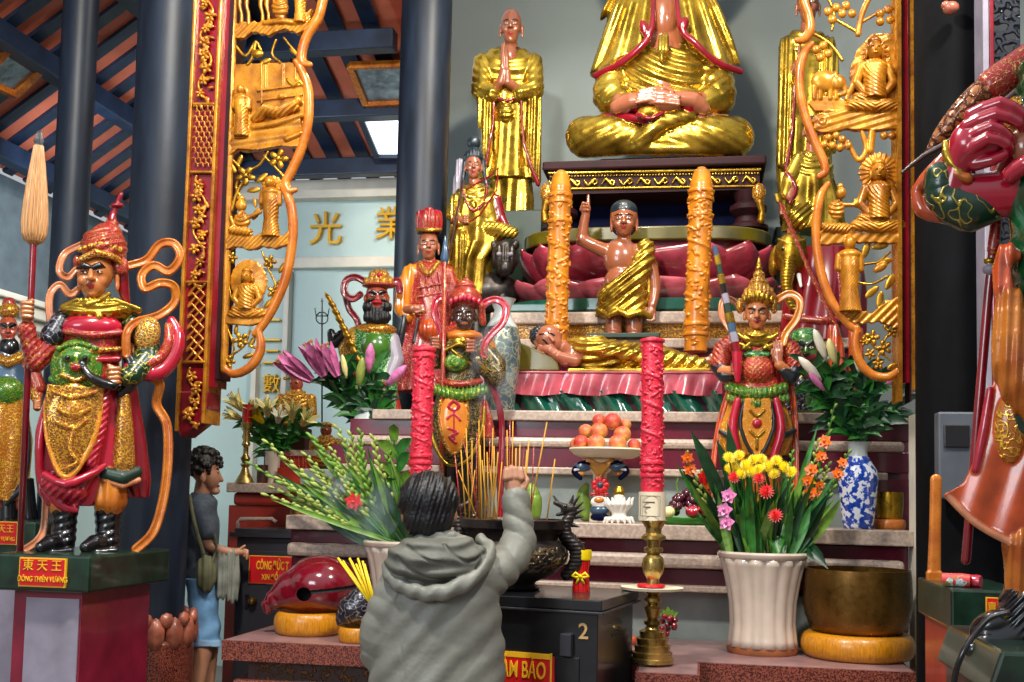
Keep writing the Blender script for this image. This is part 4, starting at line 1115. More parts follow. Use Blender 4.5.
# ---- lady on a lion
def g_lion():
    Y, f = 7.1, 476
    t = emp('seated_statue', P(476, 337, Y), 'gold robed lady statue with a blue-black topknot seated on a dark lion', 'statue')
    s = S(Y, .55, 1, face=f)
    face(s, 473.5, 167, 8.6, 'skin_rose', t=0, z=0, bw=.04, lobe=.8, h=1.2)
    s.c([(474, 178, 3, 5), (476, 210, 5, 12), (478, 240, 2, 12), (462, 262, -10, 7), (462, 285, -8, 5)], 'skin_rose'); s.c([(478, 240, 2, 12), (500, 236, -10, 7)], 'skin_rose')
    s.c([(476, 195, 5, 7), (458, 205, 2, 6), (456, 222, -8, 4.5), (464, 224, -12, 4)], 'skin_rose'); fist(s, 466, 223, -13, 5, 'skin_rose')
    s.build('body', t)
    s = S(Y, .6, .8, face=f)
    s.e(474, 156, 3, 10, 9, 10, 'blue_hair', f=foldy(474, 156, 3, .3)); s.e(474, 142, 3, 7, 7, 7, 'blue_hair'); s.c([(483, 160, 2, 2.6), (485, 178, 3, 2), (489, 200, -4, 1.6)], 'blue_hair')
    s.c([(465, 162, 3, 2.6), (463, 180, 3, 2), (461, 200, -4, 1.6)], 'blue_hair')
    s.build('hair', t)
    s = S(Y, .7, .8, face=f); s.c([(460, 160, 8, 4), (458, 180, 9, 5), (456, 200, 10, 5)], 'pale_panel', f=foldy(460, 170, 3, .4)); s.build('veil', t)
    s = S(Y, .75, 1.6, face=f)
    s.e(475, 200, 5, 23, 18, 14, 'gold', f=foldy(475, 180, 7, .7, 'u')); s.l([(190, 475, 5, 18, 12), (220, 476, 4, 24, 16), (245, 476, 0, 26, 20), (262, 470, -4, 20, 16), (297, 468, -4, 21, 14)], 'gold', n=8, amp=1.8)
    s.c([(486, 232, -6, 9), (502, 234, -14, 8), (512, 236, -14, 6)], 'gold', f=foldy(500, 235, 5, .5, 'd')); s.c([(463, 244, -10, 10), (461, 270, -10, 9), (462, 292, -8, 8)], 'gold', f=foldy(462, 250, 5, .7))
    s.c([(456, 200, 2, 7), (453, 216, -2, 7), (460, 226, -8, 6)], 'gold', f=foldy(456, 210, 4, .5)); s.c([(496, 200, 2, 6), (500, 218, 0, 6), (507, 232, -6, 4)], 'crimson')
    s.c([(473, 206, -10, 3), (474, 210, -11, 2)], 'gold'); s.c([(462, 186, -5, 1.2), (466, 204, -10, 1.2), (474, 214, -12, 1.2), (484, 204, -10, 1.2), (487, 186, -5, 1.2)], 'crimson', n=3, k=.4)
    s.build('robe', t)
    s = S(Y, .7, 1, face=f)
    s.e(490, 292, 6, 30, 22, 24, 'dark_bronze'); s.e(504, 262, -16, 13, 18, 13, 'dark_bronze', f=foldy(504, 240, 5, .6, 'v')); s.e(504, 250, -20, 8, 5, 7, 'dark_bronze'); s.e(504, 274, -27, 7, 8, 6, 'dark_bronze')
    for q in (-1, 1): s.e(504 + q * 6, 260, -28, 2.4, 2, 2, 'pale_panel', k=.3); s.e(504 + q * 11, 248, -14, 4, 5, 4, 'dark_bronze'); s.c([(490 + q * 12, 300, -10, 6), (490 + q * 14, 325, -12, 5), (490 + q * 14, 334, -14, 5.5)], 'dark_bronze'); s.c([(490 + q * 14, 300, 16, 6), (490 + q * 15, 334, 16, 6)], 'dark_bronze')
    s.build('lion', t)
    c = emp('fly_whisk', P(452, 230, Y - .2), 'thin brown rod slanting in the hand of the lady on the lion', 'whisk')
    m = M(); k = sc(460, Y); m.tube([P(464, 180, Y - .15), P(447, 262, Y - .15)], k * 1.2, 'dark_wood', 6); m.build('rod', c)
    m = M(); m.tube([P(466, 190, Y - .13), P(490, 176, Y - .13), P(498, 168, Y - .12), P(497, 190, Y - .13), P(480, 215, Y - .15), P(470, 222, Y - .16)], k * .9, 'crimson', 6); m.build('cord', c)
g_lion()

# ---- standing gold monks
def g_monk():
    Y, f = 7.9, 508
    t = emp('monk_statue', P(508, 219, Y), 'standing gold-robed monk statue with palms together left of the great Buddha', 'statue')
    s = S(Y, .65, 1, face=f)
    face(s, 511, 28, 11.5, 'skin_brown', t=-.1, z=0, bw=.05, lobe=1.3, h=1.3)
    s.c([(511, 44, 3, 7), (509, 100, 10, 13), (502, 180, 10, 6), (500, 214, 4, 5)], 'skin_brown'); s.c([(509, 100, 10, 13), (516, 180, 10, 6), (519, 214, 4, 5)], 'skin_brown')
    s.e(509, 58, -4, 9, 12, 8, 'skin_brown')
    for q, x0 in ((-1, 484), (1, 534)):
        s.c([(x0, 75, 6, 8), (x0 - q * 3, 98, -4, 6), (504 + q * 3.5, 88, -16, 4), (505 + q * 2, 78, -17, 3.6)], 'skin_brown')
        s.c([(505 + q * 2, 78, -17, 3), (504.5 + q * 1.8, 64, -17, 2.6), (504 + q * 1.4, 53, -16, 1.5)], 'skin_brown', k=.5)
    for i in range(3): s.c([(501.5 + i * .6, 74 - i, -19, 1.3), (502.5 + i, 52 - i, -18, 1)], 'skin_brown', k=.3)
    s.build('body', t)
    s = S(Y, .85, 1.6, face=f)
    s.e(508, 68, 6, 33, 24, 18, 'gold', f=foldy(509, 40, 9, .5, 'u', sx=.6)); s.e(509, 50, -8, 8, 15, 9, 'gold', op='sub', k=2)
    s.l([(66, 508, 8, 27, 16), (100, 508, 8, 26, 17), (150, 508, 8, 24, 16), (179, 508, 8, 30, 18)], 'gold', n=9, amp=1.6)
    s.l([(170, 511, 8, 20, 14), (200, 511, 8, 21, 14), (216, 511, 8, 21, 14)], 'gold', n=7, amp=1.6)
    s.c([(482, 62, 2, 9), (482, 92, -6, 11), (492, 98, -12, 8)], 'gold', f=foldy(500, 50, 7, .35, 'u')); s.c([(534, 62, 2, 9), (533, 92, -6, 11), (520, 98, -12, 8)], 'gold', f=foldy(516, 50, 7, .35, 'u'))
    s.c([(484, 98, -8, 9), (487, 125, -8, 8), (488, 152, -6, 6), (484, 168, -4, 3)], 'gold', fl=.6, f=foldy(486, 120, 6, .8)); s.c([(530, 98, -8, 10), (532, 135, -8, 9), (535, 165, -4, 7), (538, 182, -2, 4)], 'gold', fl=.6, f=foldy(530, 120, 6, .8))
    s.c([(494, 105, -13, 1.2), (493, 130, -14, 1.4), (486, 168, -9, 1.6)], 'crimson', k=.4); s.c([(521, 105, -14, 1.2), (524, 150, -13, 1.6), (538, 186, -7, 2.4)], 'crimson', n=2, k=.4)
    s.e(506, 116, -11, 8, 9, 5, 'gold', f=foldy(506, 106, 4, .5, 'u')); s.c([(493, 100, -12, 1.6), (507, 106, -15, 1.6), (519, 100, -12, 1.6)], 'crimson', n=2, k=.4)
    s.l([(214, 511, 8, 22, 15), (218, 511, 8, 20, 14)], 'crimson')
    for x in (500, 520): s.c([(x, 216, -2, 4), (x, 217, -12, 3.5)], 'skin_brown')
    s.build('robe', t)
    b = P(512, 219, Y)
    o = sbox('plinth', b.x - .2, b.x + .26, Y - .22, Y + .25, zt(345, Y - .2, 512), b.z + .01, 'dark_green', .01, t)
g_monk()
def g_monk2():
    Y, f = 7.7, 803
    t = emp('monk_statue', P(803, 235, Y), 'standing gold-robed monk statue half hidden by the right gilded openwork panel', 'statue')
    s = S(Y, .8, 1, face=f)
    face(s, 808, 6, 12, 'skin_brown', z=0, bw=.05, lobe=1.3, h=1.3)
    s.c([(808, 22, 3, 7), (806, 90, 12, 10), (803, 225, 8, 5)], 'skin_brown'); s.c([(790, 80, -2, 7), (798, 70, -16, 4)], 'skin_brown'); s.c([(798, 80, -17, 3), (800, 50, -16, 1.6)], 'skin_brown'); s.build('body', t)
    s = S(Y, .95, 1.6, face=f)
    s.e(806, 48, 8, 27, 22, 17, 'gold', f=foldy(809, 20, 9, .8, 'u', sx=.6)); s.l([(45, 805, 8, 26, 16), (100, 804, 8, 25, 17), (165, 804, 8, 26, 16), (230, 806, 8, 24, 14)], 'gold', n=9, amp=1.8)
    s.c([(788, 45, 2, 9), (789, 80, -4, 10), (788, 120, -4, 9), (784, 165, -2, 6)], 'gold', f=foldy(788, 60, 6, .9)); s.c([(795, 90, -12, 1.4), (793, 130, -12, 1.6), (786, 172, -6, 1.8)], 'crimson', n=2, k=.4)
    s.c([(828, 45, 2, 9), (830, 85, -4, 10), (828, 150, -4, 8)], 'gold', f=foldy(828, 60, 6, .9))
    s.build('robe', t)
    b = P(806, 235, Y)
    sbox('plinth', b.x - .22, b.x + .25, Y - .22, Y + .25, zt(345, Y - .2, 800), b.z + .01, 'dark_green', .01, t)
g_monk2()

# ---- great Buddha
def g_buddha():
    Y, f = 7.75, 660
    t = emp('buddha_statue', P(660, 160, Y), 'great seated gold Buddha statue in meditation on the purple throne', 'statue')
    s = S(Y, 1.0, 1.5, face=f)
    face(s, 664, -52, 27, 'gold', z=0, bw=.04, lobe=1.6, brow='gold_dark')
    s.c([(664, -25, 6, 15), (664, 30, 8, 26), (662, 100, 8, 34)], 'skin_brown'); s.e(664, 18, -14, 15, 26, 12, 'skin_brown'); s.c([(662, 120, 0, 18), (604, 140, 0, 11), (640, 144, -14, 9)], 'skin_brown'); s.c([(662, 120, 0, 18), (720, 140, 0, 11), (690, 144, -14, 9)], 'skin_brown')
    for q, x0 in ((-1, 608), (1, 718)):
        s.c([(x0 - q * 8, 40, 8, 12), (x0 - q * 2, 95, -4, 10), (660 + q * 34, 115, -28, 9)], 'skin_brown')
    s.c([(618, 117, -28, 7), (632, 113, -34, 8), (650, 114, -38, 6.5)], 'skin_rose', n=2); s.c([(702, 118, -28, 7), (692, 112, -34, 8), (672, 112, -40, 6.5)], 'skin_rose', n=2)
    for i in range(4): s.c([(668, 106.5 + i * 3.6, -44, 2.4), (654 - i, 106 + i * 3.4, -48, 2.2), (640 - i, 108 + i * 3.6, -47, 1.9)], 'skin_rose', k=.5)
    for i in range(3): s.c([(650, 110 + i * 4, -46, 2.4), (664, 111 + i * 4, -48, 2.2), (678, 113 + i * 3.6, -46, 1.8)], 'skin_rose', k=.5)
    s.c([(650, 108, -46, 2.4), (658, 104, -47, 2)], 'skin_rose', k=.5); s.c([(672, 108, -46, 2.4), (664, 104, -47, 2)], 'skin_rose', k=.5)
    s.build('body', t)
    s = S(Y, 1.2, 2, face=f); s.e(664, -72, 4, 28, 22, 28, 'blue_hair', f=lambda X, Y_, Z: 1.2 * np.sin(X * .9) * np.sin(Y_ * .9)); s.e(664, -94, 4, 12, 10, 12, 'blue_hair'); s.build('hair', t)
    s = S(Y, 1.05, 3, face=f)
    # cape with hanging folds
    def fan(X, Y_, Z): return 1.8 * np.sin((X - 664) / (.35 + (Y_ + 60) / 130.) / 2.6)
    s.l([(-28, 664, 10, 20, 18), (-8, 664, 10, 52, 26), (10, 664, 8, 60, 30), (50, 666, 6, 68, 34), (72, 667, 4, 74, 36)], 'gold', f=fan)
    s.poly([(652, -30), (676, -30), (678, 36), (690, 56), (720, 75), (760, 75), (760, 120), (560, 120), (560, 82), (600, 76), (640, 58), (652, 38)], -30, 22, 'gold', op='sub', k=3)
    s.e(664, 85, 6, 52, 50, 32, 'gold', f=lambda X, Y_, Z: 1.3 * np.sin(np.sqrt((X - 690) ** 2 * .8 + (Y_ - 22) ** 2) * .62) * (np.abs(X - 664) < 46))
    # sleeves
    for q, x0 in ((-1, 614), (1, 715)):
        s.c([(x0, 78, 2, 19), (x0 + q * 2, 98, -6, 19), (x0 - q * 14, 112, -20, 11), (x0 - q * 22, 114, -26, 8)], 'gold', f=foldy(x0, 40, 14, .6, 'd', sx=.6))
        s.c([(x0 - q * 20, 112, -27, 9.5), (x0 - q * 27, 115, -30, 9)], 'crimson', k=1)
    s.c([(596, 80, -12, 3), (620, 72, -22, 3.6), (640, 60, -30, 3.6), (652, 42, -32, 3), (653, 0, -24, 2)], 'crimson', n=3, k=1); s.c([(740, 76, -12, 3), (714, 70, -22, 3.6), (694, 55, -30, 3.6), (680, 40, -32, 3), (676, 0, -24, 2)], 'crimson', n=3, k=1)
    s.e(645, 42, -32, 5, 9, 4, 'crimson', a=20, k=1); s.e(683, 38, -32, 5, 8, 4, 'crimson', a=-20, k=1)
    s.c([(664, 52, -34, 5), (663, 64, -36, 6), (662, 72, -34, 3)], 'gold', f=foldy(664, 60, 4, .6), k=1)
    # crossed legs
    lf = lambda X, Y_, Z: .28 * np.sin(((X - 660) * .42 * np.sign(660 - X) + (Y_ - 100)) * .75)
    s.c([(660, 146, -14, 13), (620, 140, -14, 19), (590, 139, -6, 20), (586, 139, -4, 20)], 'gold', n=2, f=lf, k=4); s.c([(660, 146, -14, 13), (700, 140, -14, 19), (730, 139, -6, 20), (734, 139, -4, 20)], 'gold', n=2, f=lf, k=4)
    s.c([(640, 150, -24, 10), (662, 132, -32, 9), (690, 126, -28, 6)], 'gold', n=2, f=lf); s.c([(600, 153, -12, 6), (660, 156, -26, 6), (722, 153, -12, 6)], 'gold', n=3)
    s.c([(604, 122, -16, 3.4), (632, 128, -30, 4.2), (650, 134, -36, 3)], 'crimson', n=2, k=1); s.c([(700, 126, -24, 4), (725, 122, -14, 3)], 'skin_rose', k=1)
    s.e(650, 126, -40, 12, 7, 6, 'gold_dark', k=.8); s.c([(638, 128, -42, 1.8), (650, 134, -46, 2), (663, 127, -43, 1.8)], 'crimson', n=3, k=.5)
    s.build('robe', t)
    h = t
    z1_ = P(660, 160, Y).z; bb = P(662, 160, Y); sbox('seat_plate', bb.x - .45, bb.x + .45, Y - .02, Y + .3, zt(158, 7.15, 650), z1_ + .02, 'gold_dark', .02, t)
    m = M(); q = []
    kk = sc(664, Y); c = P(664, -62, Y + .35)
    for i in range(41):
        a = i / 40 * 6.283; q.append((c.x + 70 * kk * math.cos(a), c.y, c.z + 70 * kk * math.sin(a)))
    m.tube(q, 5 * kk, 'orange', 10, cap=False); m.build('halo_rim', h, smooth=True)
    m = M(); q = [(c.x + 60 * kk * math.cos(i / 40 * 6.283), c.y, c.z + 60 * kk * math.sin(i / 40 * 6.283)) for i in range(41)]; m.tube(q, 5 * kk, 'green', 10, cap=False); m.build('halo_inner_rim', h, smooth=True)
g_buddha()
# ---- lotus throne
plain('lotus_pink', '#8e2c3c', .22, coat=.6, var=.25, vs=9)
plain('lotus_pale', '#aa4a56', .22, coat=.6, var=.25, vs=9)
plain('purple_wood', '#2a0a12', .6, spec=.2, var=.2)
plain('navy', '#060c2c', .8, var=.2, spec=.1)
plain('stone_dim', '#8d837c', .4, var=.1)
LY = 7.0
lx0, lx1 = P(512, 260, LY).x, P(778, 260, LY).x; lcx, lr = (lx0 + lx1) / 2, (lx1 - lx0) / 2
LYc = LY + lr * .64
lot = emp('lotus_pedestal', (lcx, LYc, zt(302, LY, 645)), 'broad pink lotus pedestal with an olive rim under the purple throne', 'pedestal')
se = lambda v: math.copysign(abs(v) ** .55, v)
def petals(name, n, rad, ztop, zbot, mat, out, inw, par, w=.3, ph=0, rowy=.66):
    m = M()
    for i in range(n):
        a = 2 * math.pi * i / n + ph
        vs = []; nu, nv = 8, 9
        for j in range(nv):
            t_ = j / (nv - 1)
            z = zbot + (ztop - zbot) * t_
            ro = rad * (inw + (out - inw) * math.sin(t_ * 1.75) ** .8)
            hw = w * math.sin(math.pi * min(.999, .16 + .84 * (1 - t_)) ** .75 * .97 + .03) if t_ > .3 else w * (.75 + t_ * .8)
            hw = w * (1 - max(0, (t_ - .4) / .6) ** 3.6) * (.8 + .4 * t_)
            for k in range(nu):
                u = k / (nu - 1) * 2 - 1
                aa = a + u * hw / rad * 1.0
                rr = ro - .06 * rad * u * u + .03 * rad
                vs.append((lcx + rr * se(math.cos(aa)), LYc + rr * rowy * se(math.sin(aa)), z - .03 * abs(u) ** 3 * t_))
        fs = [(j * nu + k, j * nu + k + 1, (j + 1) * nu + k + 1, (j + 1) * nu + k) for j in range(nv - 1) for k in range(nu - 1)]
        m.add(vs, fs, mat)
    o = m.build(name, par, smooth=True)
    so = o.modifiers.new('thick', 'SOLIDIFY'); so.thickness = .03; so.offset = -1
    return o
def oval(name, rad, z0, z1, mat, par, cx=None, cy=None, rowy=.66, r2=None, bev=0):
    m = M(); n = 48; cx = lcx if cx is None else cx; cy = LYc if cy is None else cy; r2 = r2 or rad
    vs = [(cx + r * se(math.cos(6.2832 * i / n)), cy + r * rowy * se(math.sin(6.2832 * i / n)), z) for r, z in ((rad, z0), (r2, z1)) for i in range(n)]
    m.add(vs, [(i, (i + 1) % n, n + (i + 1) % n, n + i) for i in range(n)] + [tuple(range(n))[::-1], tuple(range(n, 2 * n))], mat)
    return m.build(name, par, bevel=bev, auto=.6)
Z = lambda py: zt(py, LY, 645)
oval('core', lr * .86, Z(302), Z(238), 'lotus_pink', lot)
oval('rim', lr * .98, Z(240), Z(226), 'olive', lot, bev=.01)
petals('petal_row', 14, lr * .93, Z(240), Z(284), 'lotus_pink', 1.08, .82, lot, .27)
petals('petal_row', 14, lr * .97, Z(276), Z(301), 'lotus_pale', 1.12, .94, lot, .26, ph=.22)
oval('base_band', lr * 1.12, Z(311), Z(300), 'teal', lot)
# purple throne
TY = 7.15
x0, x1 = P(545, 170, TY).x, P(757, 170, TY).x
zr = lambda py: zt(py, TY, 650)
thr = emp('throne_table', ((x0 + x1) / 2, TY + .55, zr(228)), 'dark purple throne table with a gilded frieze carrying the great Buddha', 'table')
TD = 1.15
sbox('table_top', x0 - .02, x1 + .06, TY, TY + TD, zr(167), zr(158), 'purple_wood', .012, thr)
sbox('frieze', x0 + .02, x1 + .02, TY + .05, TY + TD - .05, zr(190), zr(168), 'purple_wood', .0, thr)
s = S(TY + .04, .55, .6)
s.c([(549, 173, 0, 1.6), (760, 169.5, 0, 1.6)], 'gold'); s.c([(549, 189, 0, 1.2), (758, 186, 0, 1.2)], 'gold_dark')
for i in range(70): s.e(551 + i * 3, 176.5 - i * .048, 0, 1.1, 1.3, 1.4, 'gold', k=.2)
for i in range(12):
    cx = 557 + i * 17.6; cy = 183 - i * .29
    q = 1 if i % 2 else -1
    s.c([(cx - 8, cy + 2 * q, 0, 1), (cx - 4, cy - 3 * q, -1, 1.3), (cx, cy + 1 * q, -1, 1.5), (cx + 3, cy + 3 * q, -1, 1.3), (cx + 5, cy, 0, 1.2), (cx + 2, cy - 2 * q, 0, 1)], 'gold', n=3, k=.3); s.e(cx, cy, -1, 2.2, 2, 1.6, 'gold', k=.3)
s.build('gilded_scrollwork', thr)
sbox('recess_panel', x0 + .15, x1 - .1, TY + .35, TY + TD - .1, zr(228), zr(190), 'navy', 0, thr)
for q, lx in ((0, x0 + .09), (0, x1 - .05), (1, x0 + .14), (1, x1 - .05)):
    m = M(); h = zr(190) - zr(228); yy = TY + .13 + q * (TD - .3)
    m.lathe([(.13, 0), (.13, h * .1), (.09, h * .18), (.08, h * .34), (.12, h * .5), (.12, h * .62), (.08, h * .72), (.1, h)], (lx, yy, zr(228)), 'purple_wood', 24); m.build('leg', thr, auto=.5)
for lx, q in ((x0 + .0, 1), (x1 + .0, -1)):
    s = S(TY + .02, .6, 1); a = 549 if q == 1 else 757
    s.e(a - q * 2, 193, 0, 7, 10, 5, 'gold_orn'); s.c([(a - q * 3, 203, 0, 4), (a - q * 5, 212, 0, 3), (a - q * 4, 220, 0, 4)], 'gold_dark'); s.build('gilded_bracket', thr)
# ---- pointing child
def g_child():
    Y, f = 6.8, 625
    t = emp('child_buddha_statue', P(626, 337, Y), 'golden-sashed child statue pointing one finger up in front of the pink lotus', 'statue')
    s = S(Y, .6, 1.6, face=f)
    face(s, 624, 222, 13, 'skin_brown', t=-.05, z=-2, bw=.05, brow='black', lobe=1.2, smile=1)
    s.e(624, 217, 1, 14, 15, 13, 'skin_brown')
    s.e(621, 258, 2, 18, 20, 13, 'skin_brown'); s.e(622, 282, 0, 18, 16, 14, 'skin_brown'); s.c([(605, 250, 3, 7), (640, 250, 3, 7)], 'skin_brown')
    s.c([(606, 251, 2, 7.5), (593, 246, -2, 6.5), (582, 241, -4, 6.2)], 'skin_brown'); s.c([(582, 241, -4, 6), (584, 226, -6, 5), (586, 217, -7, 4.4)], 'skin_brown')
    s.e(586, 211, -8, 5.2, 5.6, 4.5, 'skin_brown'); s.c([(588.5, 208, -9, 2), (588.6, 198.5, -9, 1.5)], 'skin_brown', k=.5)
    for i in range(3): s.c([(583.5 + i * .6, 206.5 + i * 3.2, -11, 1.7), (587.5 + i * .3, 207 + i * 3.2, -13, 1.5)], 'skin_brown', k=.4)
    s.c([(581.5, 212, -9, 1.8), (583.5, 206, -12, 1.5)], 'skin_brown', k=.4)
    s.c([(642, 252, 2, 7.5), (652, 270, 2, 6.6), (655, 290, 0, 5.6), (652, 306, -4, 4.6)], 'skin_brown', n=2); s.e(651, 313, -5, 5, 6.5, 4, 'skin_brown')
    for i in range(4): s.c([(647.5 + i * 2.3, 316, -6 - i * .3, 1.6), (647 + i * 2.3, 323 - abs(i - 1.5), -8, 1.2)], 'skin_brown', k=.4)
    s.c([(646.5, 310, -8, 1.6), (644, 317, -10, 1.2)], 'skin_brown', k=.4)
    for x in (614, 634): s.c([(x, 300, 2, 10), (x, 325, 1, 9), (x, 333, 0, 8)], 'skin_brown'); s.e(x - 1, 335, -6, 7, 3.5, 9, 'skin_brown')
    s.e(621, 283, -14, 1.2, 1.2, 1.5, 'skin_dark', k=.2)
    s.build('body', t)
    s = S(Y, .6, .8, face=f); s.e(624, 211, 1, 13.8, 11, 14, 'blue_hair'); s.e(624, 222, 6, 13.8, 14, 11, 'blue_hair'); s.build('hair', t)
    s = S(Y, .6, 1.2, face=f)
    ff = lambda X, Y_, Z: .9 * np.sin(((X - 600) * .62 + (Y_ - 240) * .8) * .85)
    s.c([(646, 248, 0, 9), (640, 270, -4, 12), (622, 292, -4, 15), (610, 298, -2, 13)], 'gold', f=ff, n=2, k=2); s.l([(284, 624, 1, 22, 15), (300, 623, 1, 25, 17), (317, 624, 1, 28, 18)], 'gold', f=ff)
    s.c([(648, 245, 2, 5), (652, 265, 3, 6), (651, 295, 3, 6)], 'gold', f=foldy(650, 250, 5, .5))
    s.c([(598, 312, -8, 3), (608, 318, -14, 3), (618, 313, -17, 3), (628, 318, -17, 3), (640, 314, -14, 3), (650, 318, -8, 3)], 'gold', n=2)
    s.build('sash', t)
    b = P(625, 336.5, Y); sbox('plinth', b.x - .22, b.x + .22, Y - .16, Y + .15, b.z - .03, b.z, 'dark_green', .005, t)
g_child()
# ---- reclining figure on its couch
def g_recline():
    Y = 6.32
    t = emp('reclining_buddha_statue', P(620, 371, Y), 'gold-draped reclining Buddha statue asleep on the pink and green couch', 'statue')
    s = S(Y, .6, 1.5)
    # head on its side
    s.e(548, 338, 0, 14, 13, 13, 'skin_rose'); s.e(553, 343, -3, 10, 9, 9, 'skin_rose', a=-35)
    s.c([(551, 338, -12, 1.4), (555, 342.5, -13, 2)], 'skin_rose', k=.8); s.c([(556, 345, -10.5, 1), (553.5, 349, -10, 1)], 'lip', k=.3)
    for p in ([(545, 341, -12.2, .9), (550, 346.5, -10.5, .9)], [(550.5, 334, -12.5, .8), (555.5, 336.8, -11, .8)]): s.c(p, 'black', k=.3)
    s.c([(541, 336, -12, .7), (545, 335.5, -12.7, .8)], 'black', k=.3)
    s.e(538, 345, -4, 3, 6, 3, 'skin_rose', a=30)
    s.c([(557, 345, 2, 8), (570, 352, 3, 9)], 'skin_rose'); s.c([(574, 352, 2, 14), (600, 354, 4, 15), (650, 358, 4, 11), (700, 364, 4, 6)], 'skin_rose')
    s.c([(574, 356, -6, 7), (566, 362, -10, 6), (552, 352, -12, 5), (545, 351, -11, 4)], 'skin_rose', n=2); s.c([(576, 362, -10, 6), (560, 358, -14, 5)], 'skin_rose')
    for i in range(4): s.c([(548 - i, 350 + i * 1.6, -13, 1.6), (541 - i * .6, 347 + i * 1.8, -12, 1.3)], 'skin_rose', k=.4)
    s.c([(700, 362, 4, 5), (711, 360, 2, 4), (712, 356, 2, 3)], 'skin_rose')
    s.build('body', t)
    s = S(Y, .6, .8); s.e(541, 335, 3, 12.5, 10.5, 12, 'blue_hair', a=35, f=lambda X, Y_, Z: .5 * np.sin(X * 1.5) * np.sin(Y_ * 1.5)); s.e(533, 332, 3, 4, 4, 5, 'blue_hair'); s.build('hair', t)
    s = S(Y, .65, 2)
    ff = lambda X, Y_, Z: .9 * np.sin(np.sqrt((X - 590) ** 2 * .55 + (Y_ - 318) ** 2) * .85)
    s.e(592, 353, 4, 26, 19, 16, 'gold', f=ff); s.c([(590, 354, 4, 16), (630, 356, 4, 15), (665, 360, 4, 12), (703, 364, 4, 7)], 'gold', f=ff, n=2); s.c([(575, 345, -4, 8), (590, 349, -10, 8), (630, 355, -10, 7), (660, 362, -8, 5)], 'gold', f=ff, n=2)
    s.c([(648, 350, 4, 10), (680, 360, 4, 8), (706, 366, 3, 5)], 'gold', f=foldy(650, 360, 8, .6, 'd', sx=.4))
    s.b(640, 372, 2, 72, 3, 14, 'gold', r=2)
    s.build('robe', t)
    p = emp('pillow', P(535, 371, Y), 'olive wedge pillow under the head of the sleeping Buddha', 'pillow')
    s = S(Y, .7, .8); s.poly([(515, 341), (528, 346), (559, 362), (561, 372), (514, 372)], 2, 16, 'olive'); s.build('wedge', p)
    c = emp('couch', P(615, 411, 6.2), 'low couch draped in pink and dark green cloth below the sleeping Buddha', 'couch')
    X0, X1 = P(511, 392, 6.1).x, P(722, 392, 6.1).x
    sbox('frame', X0 + .02, X1 - .02, 6.14, 6.62, Z_T1, zt(373, 6.1), 'purple_wood', 0, c)
    def drape(name, y0, y1, mat, fn, Yd, x0=510, x1=722):
        m = M(); nu, nv = 150, 12; vs = []
        for j in range(nv + 1):
            for i in range(nu + 1):
                px = x0 + (x1 - x0) * i / nu; v = j / nv; py = y0 + (y1 - y0) * v
                d, dz = fn(px, v); q = P(px, py, Yd); vs.append((q.x, Yd - d, q.z + dz))
        o_ = len(vs); vs += [(a, b + .05, z) for a, b, z in vs]
        f1 = [(j * (nu + 1) + i, j * (nu + 1) + i + 1, (j + 1) * (nu + 1) + i + 1, (j + 1) * (nu + 1) + i) for j in range(nv) for i in range(nu)]
        m.add(vs, f1 + [tuple(a + o_ for a in f)[::-1] for f in f1], mat); return m.build(name, c, smooth=True)
    drape('pink_cloth', 371, 393, 'lotus_pale', lambda px, v: (.018 * v * abs(math.sin((px - 511) / 27 * 1.57 + v * .8)) ** .6 + .012 * v * math.sin(px * .33 + v * 2.2), -.016 * v * abs(math.sin((px - 511) / 27 * 1.57))), 6.1)
    drape('green_cloth', 391, 412, 'teal', lambda px, v: (.022 * math.sin(px * .17 - v * 3.2) + .007 * math.sin(px * .45 - v * 5), 0), 6.12)
    o = sbox('mattress_top', X0, X1, 6.09, 6.62, zt(373.5, 6.1), zt(371.5, 6.1), 'lotus_pale', .006, c)
g_recline()
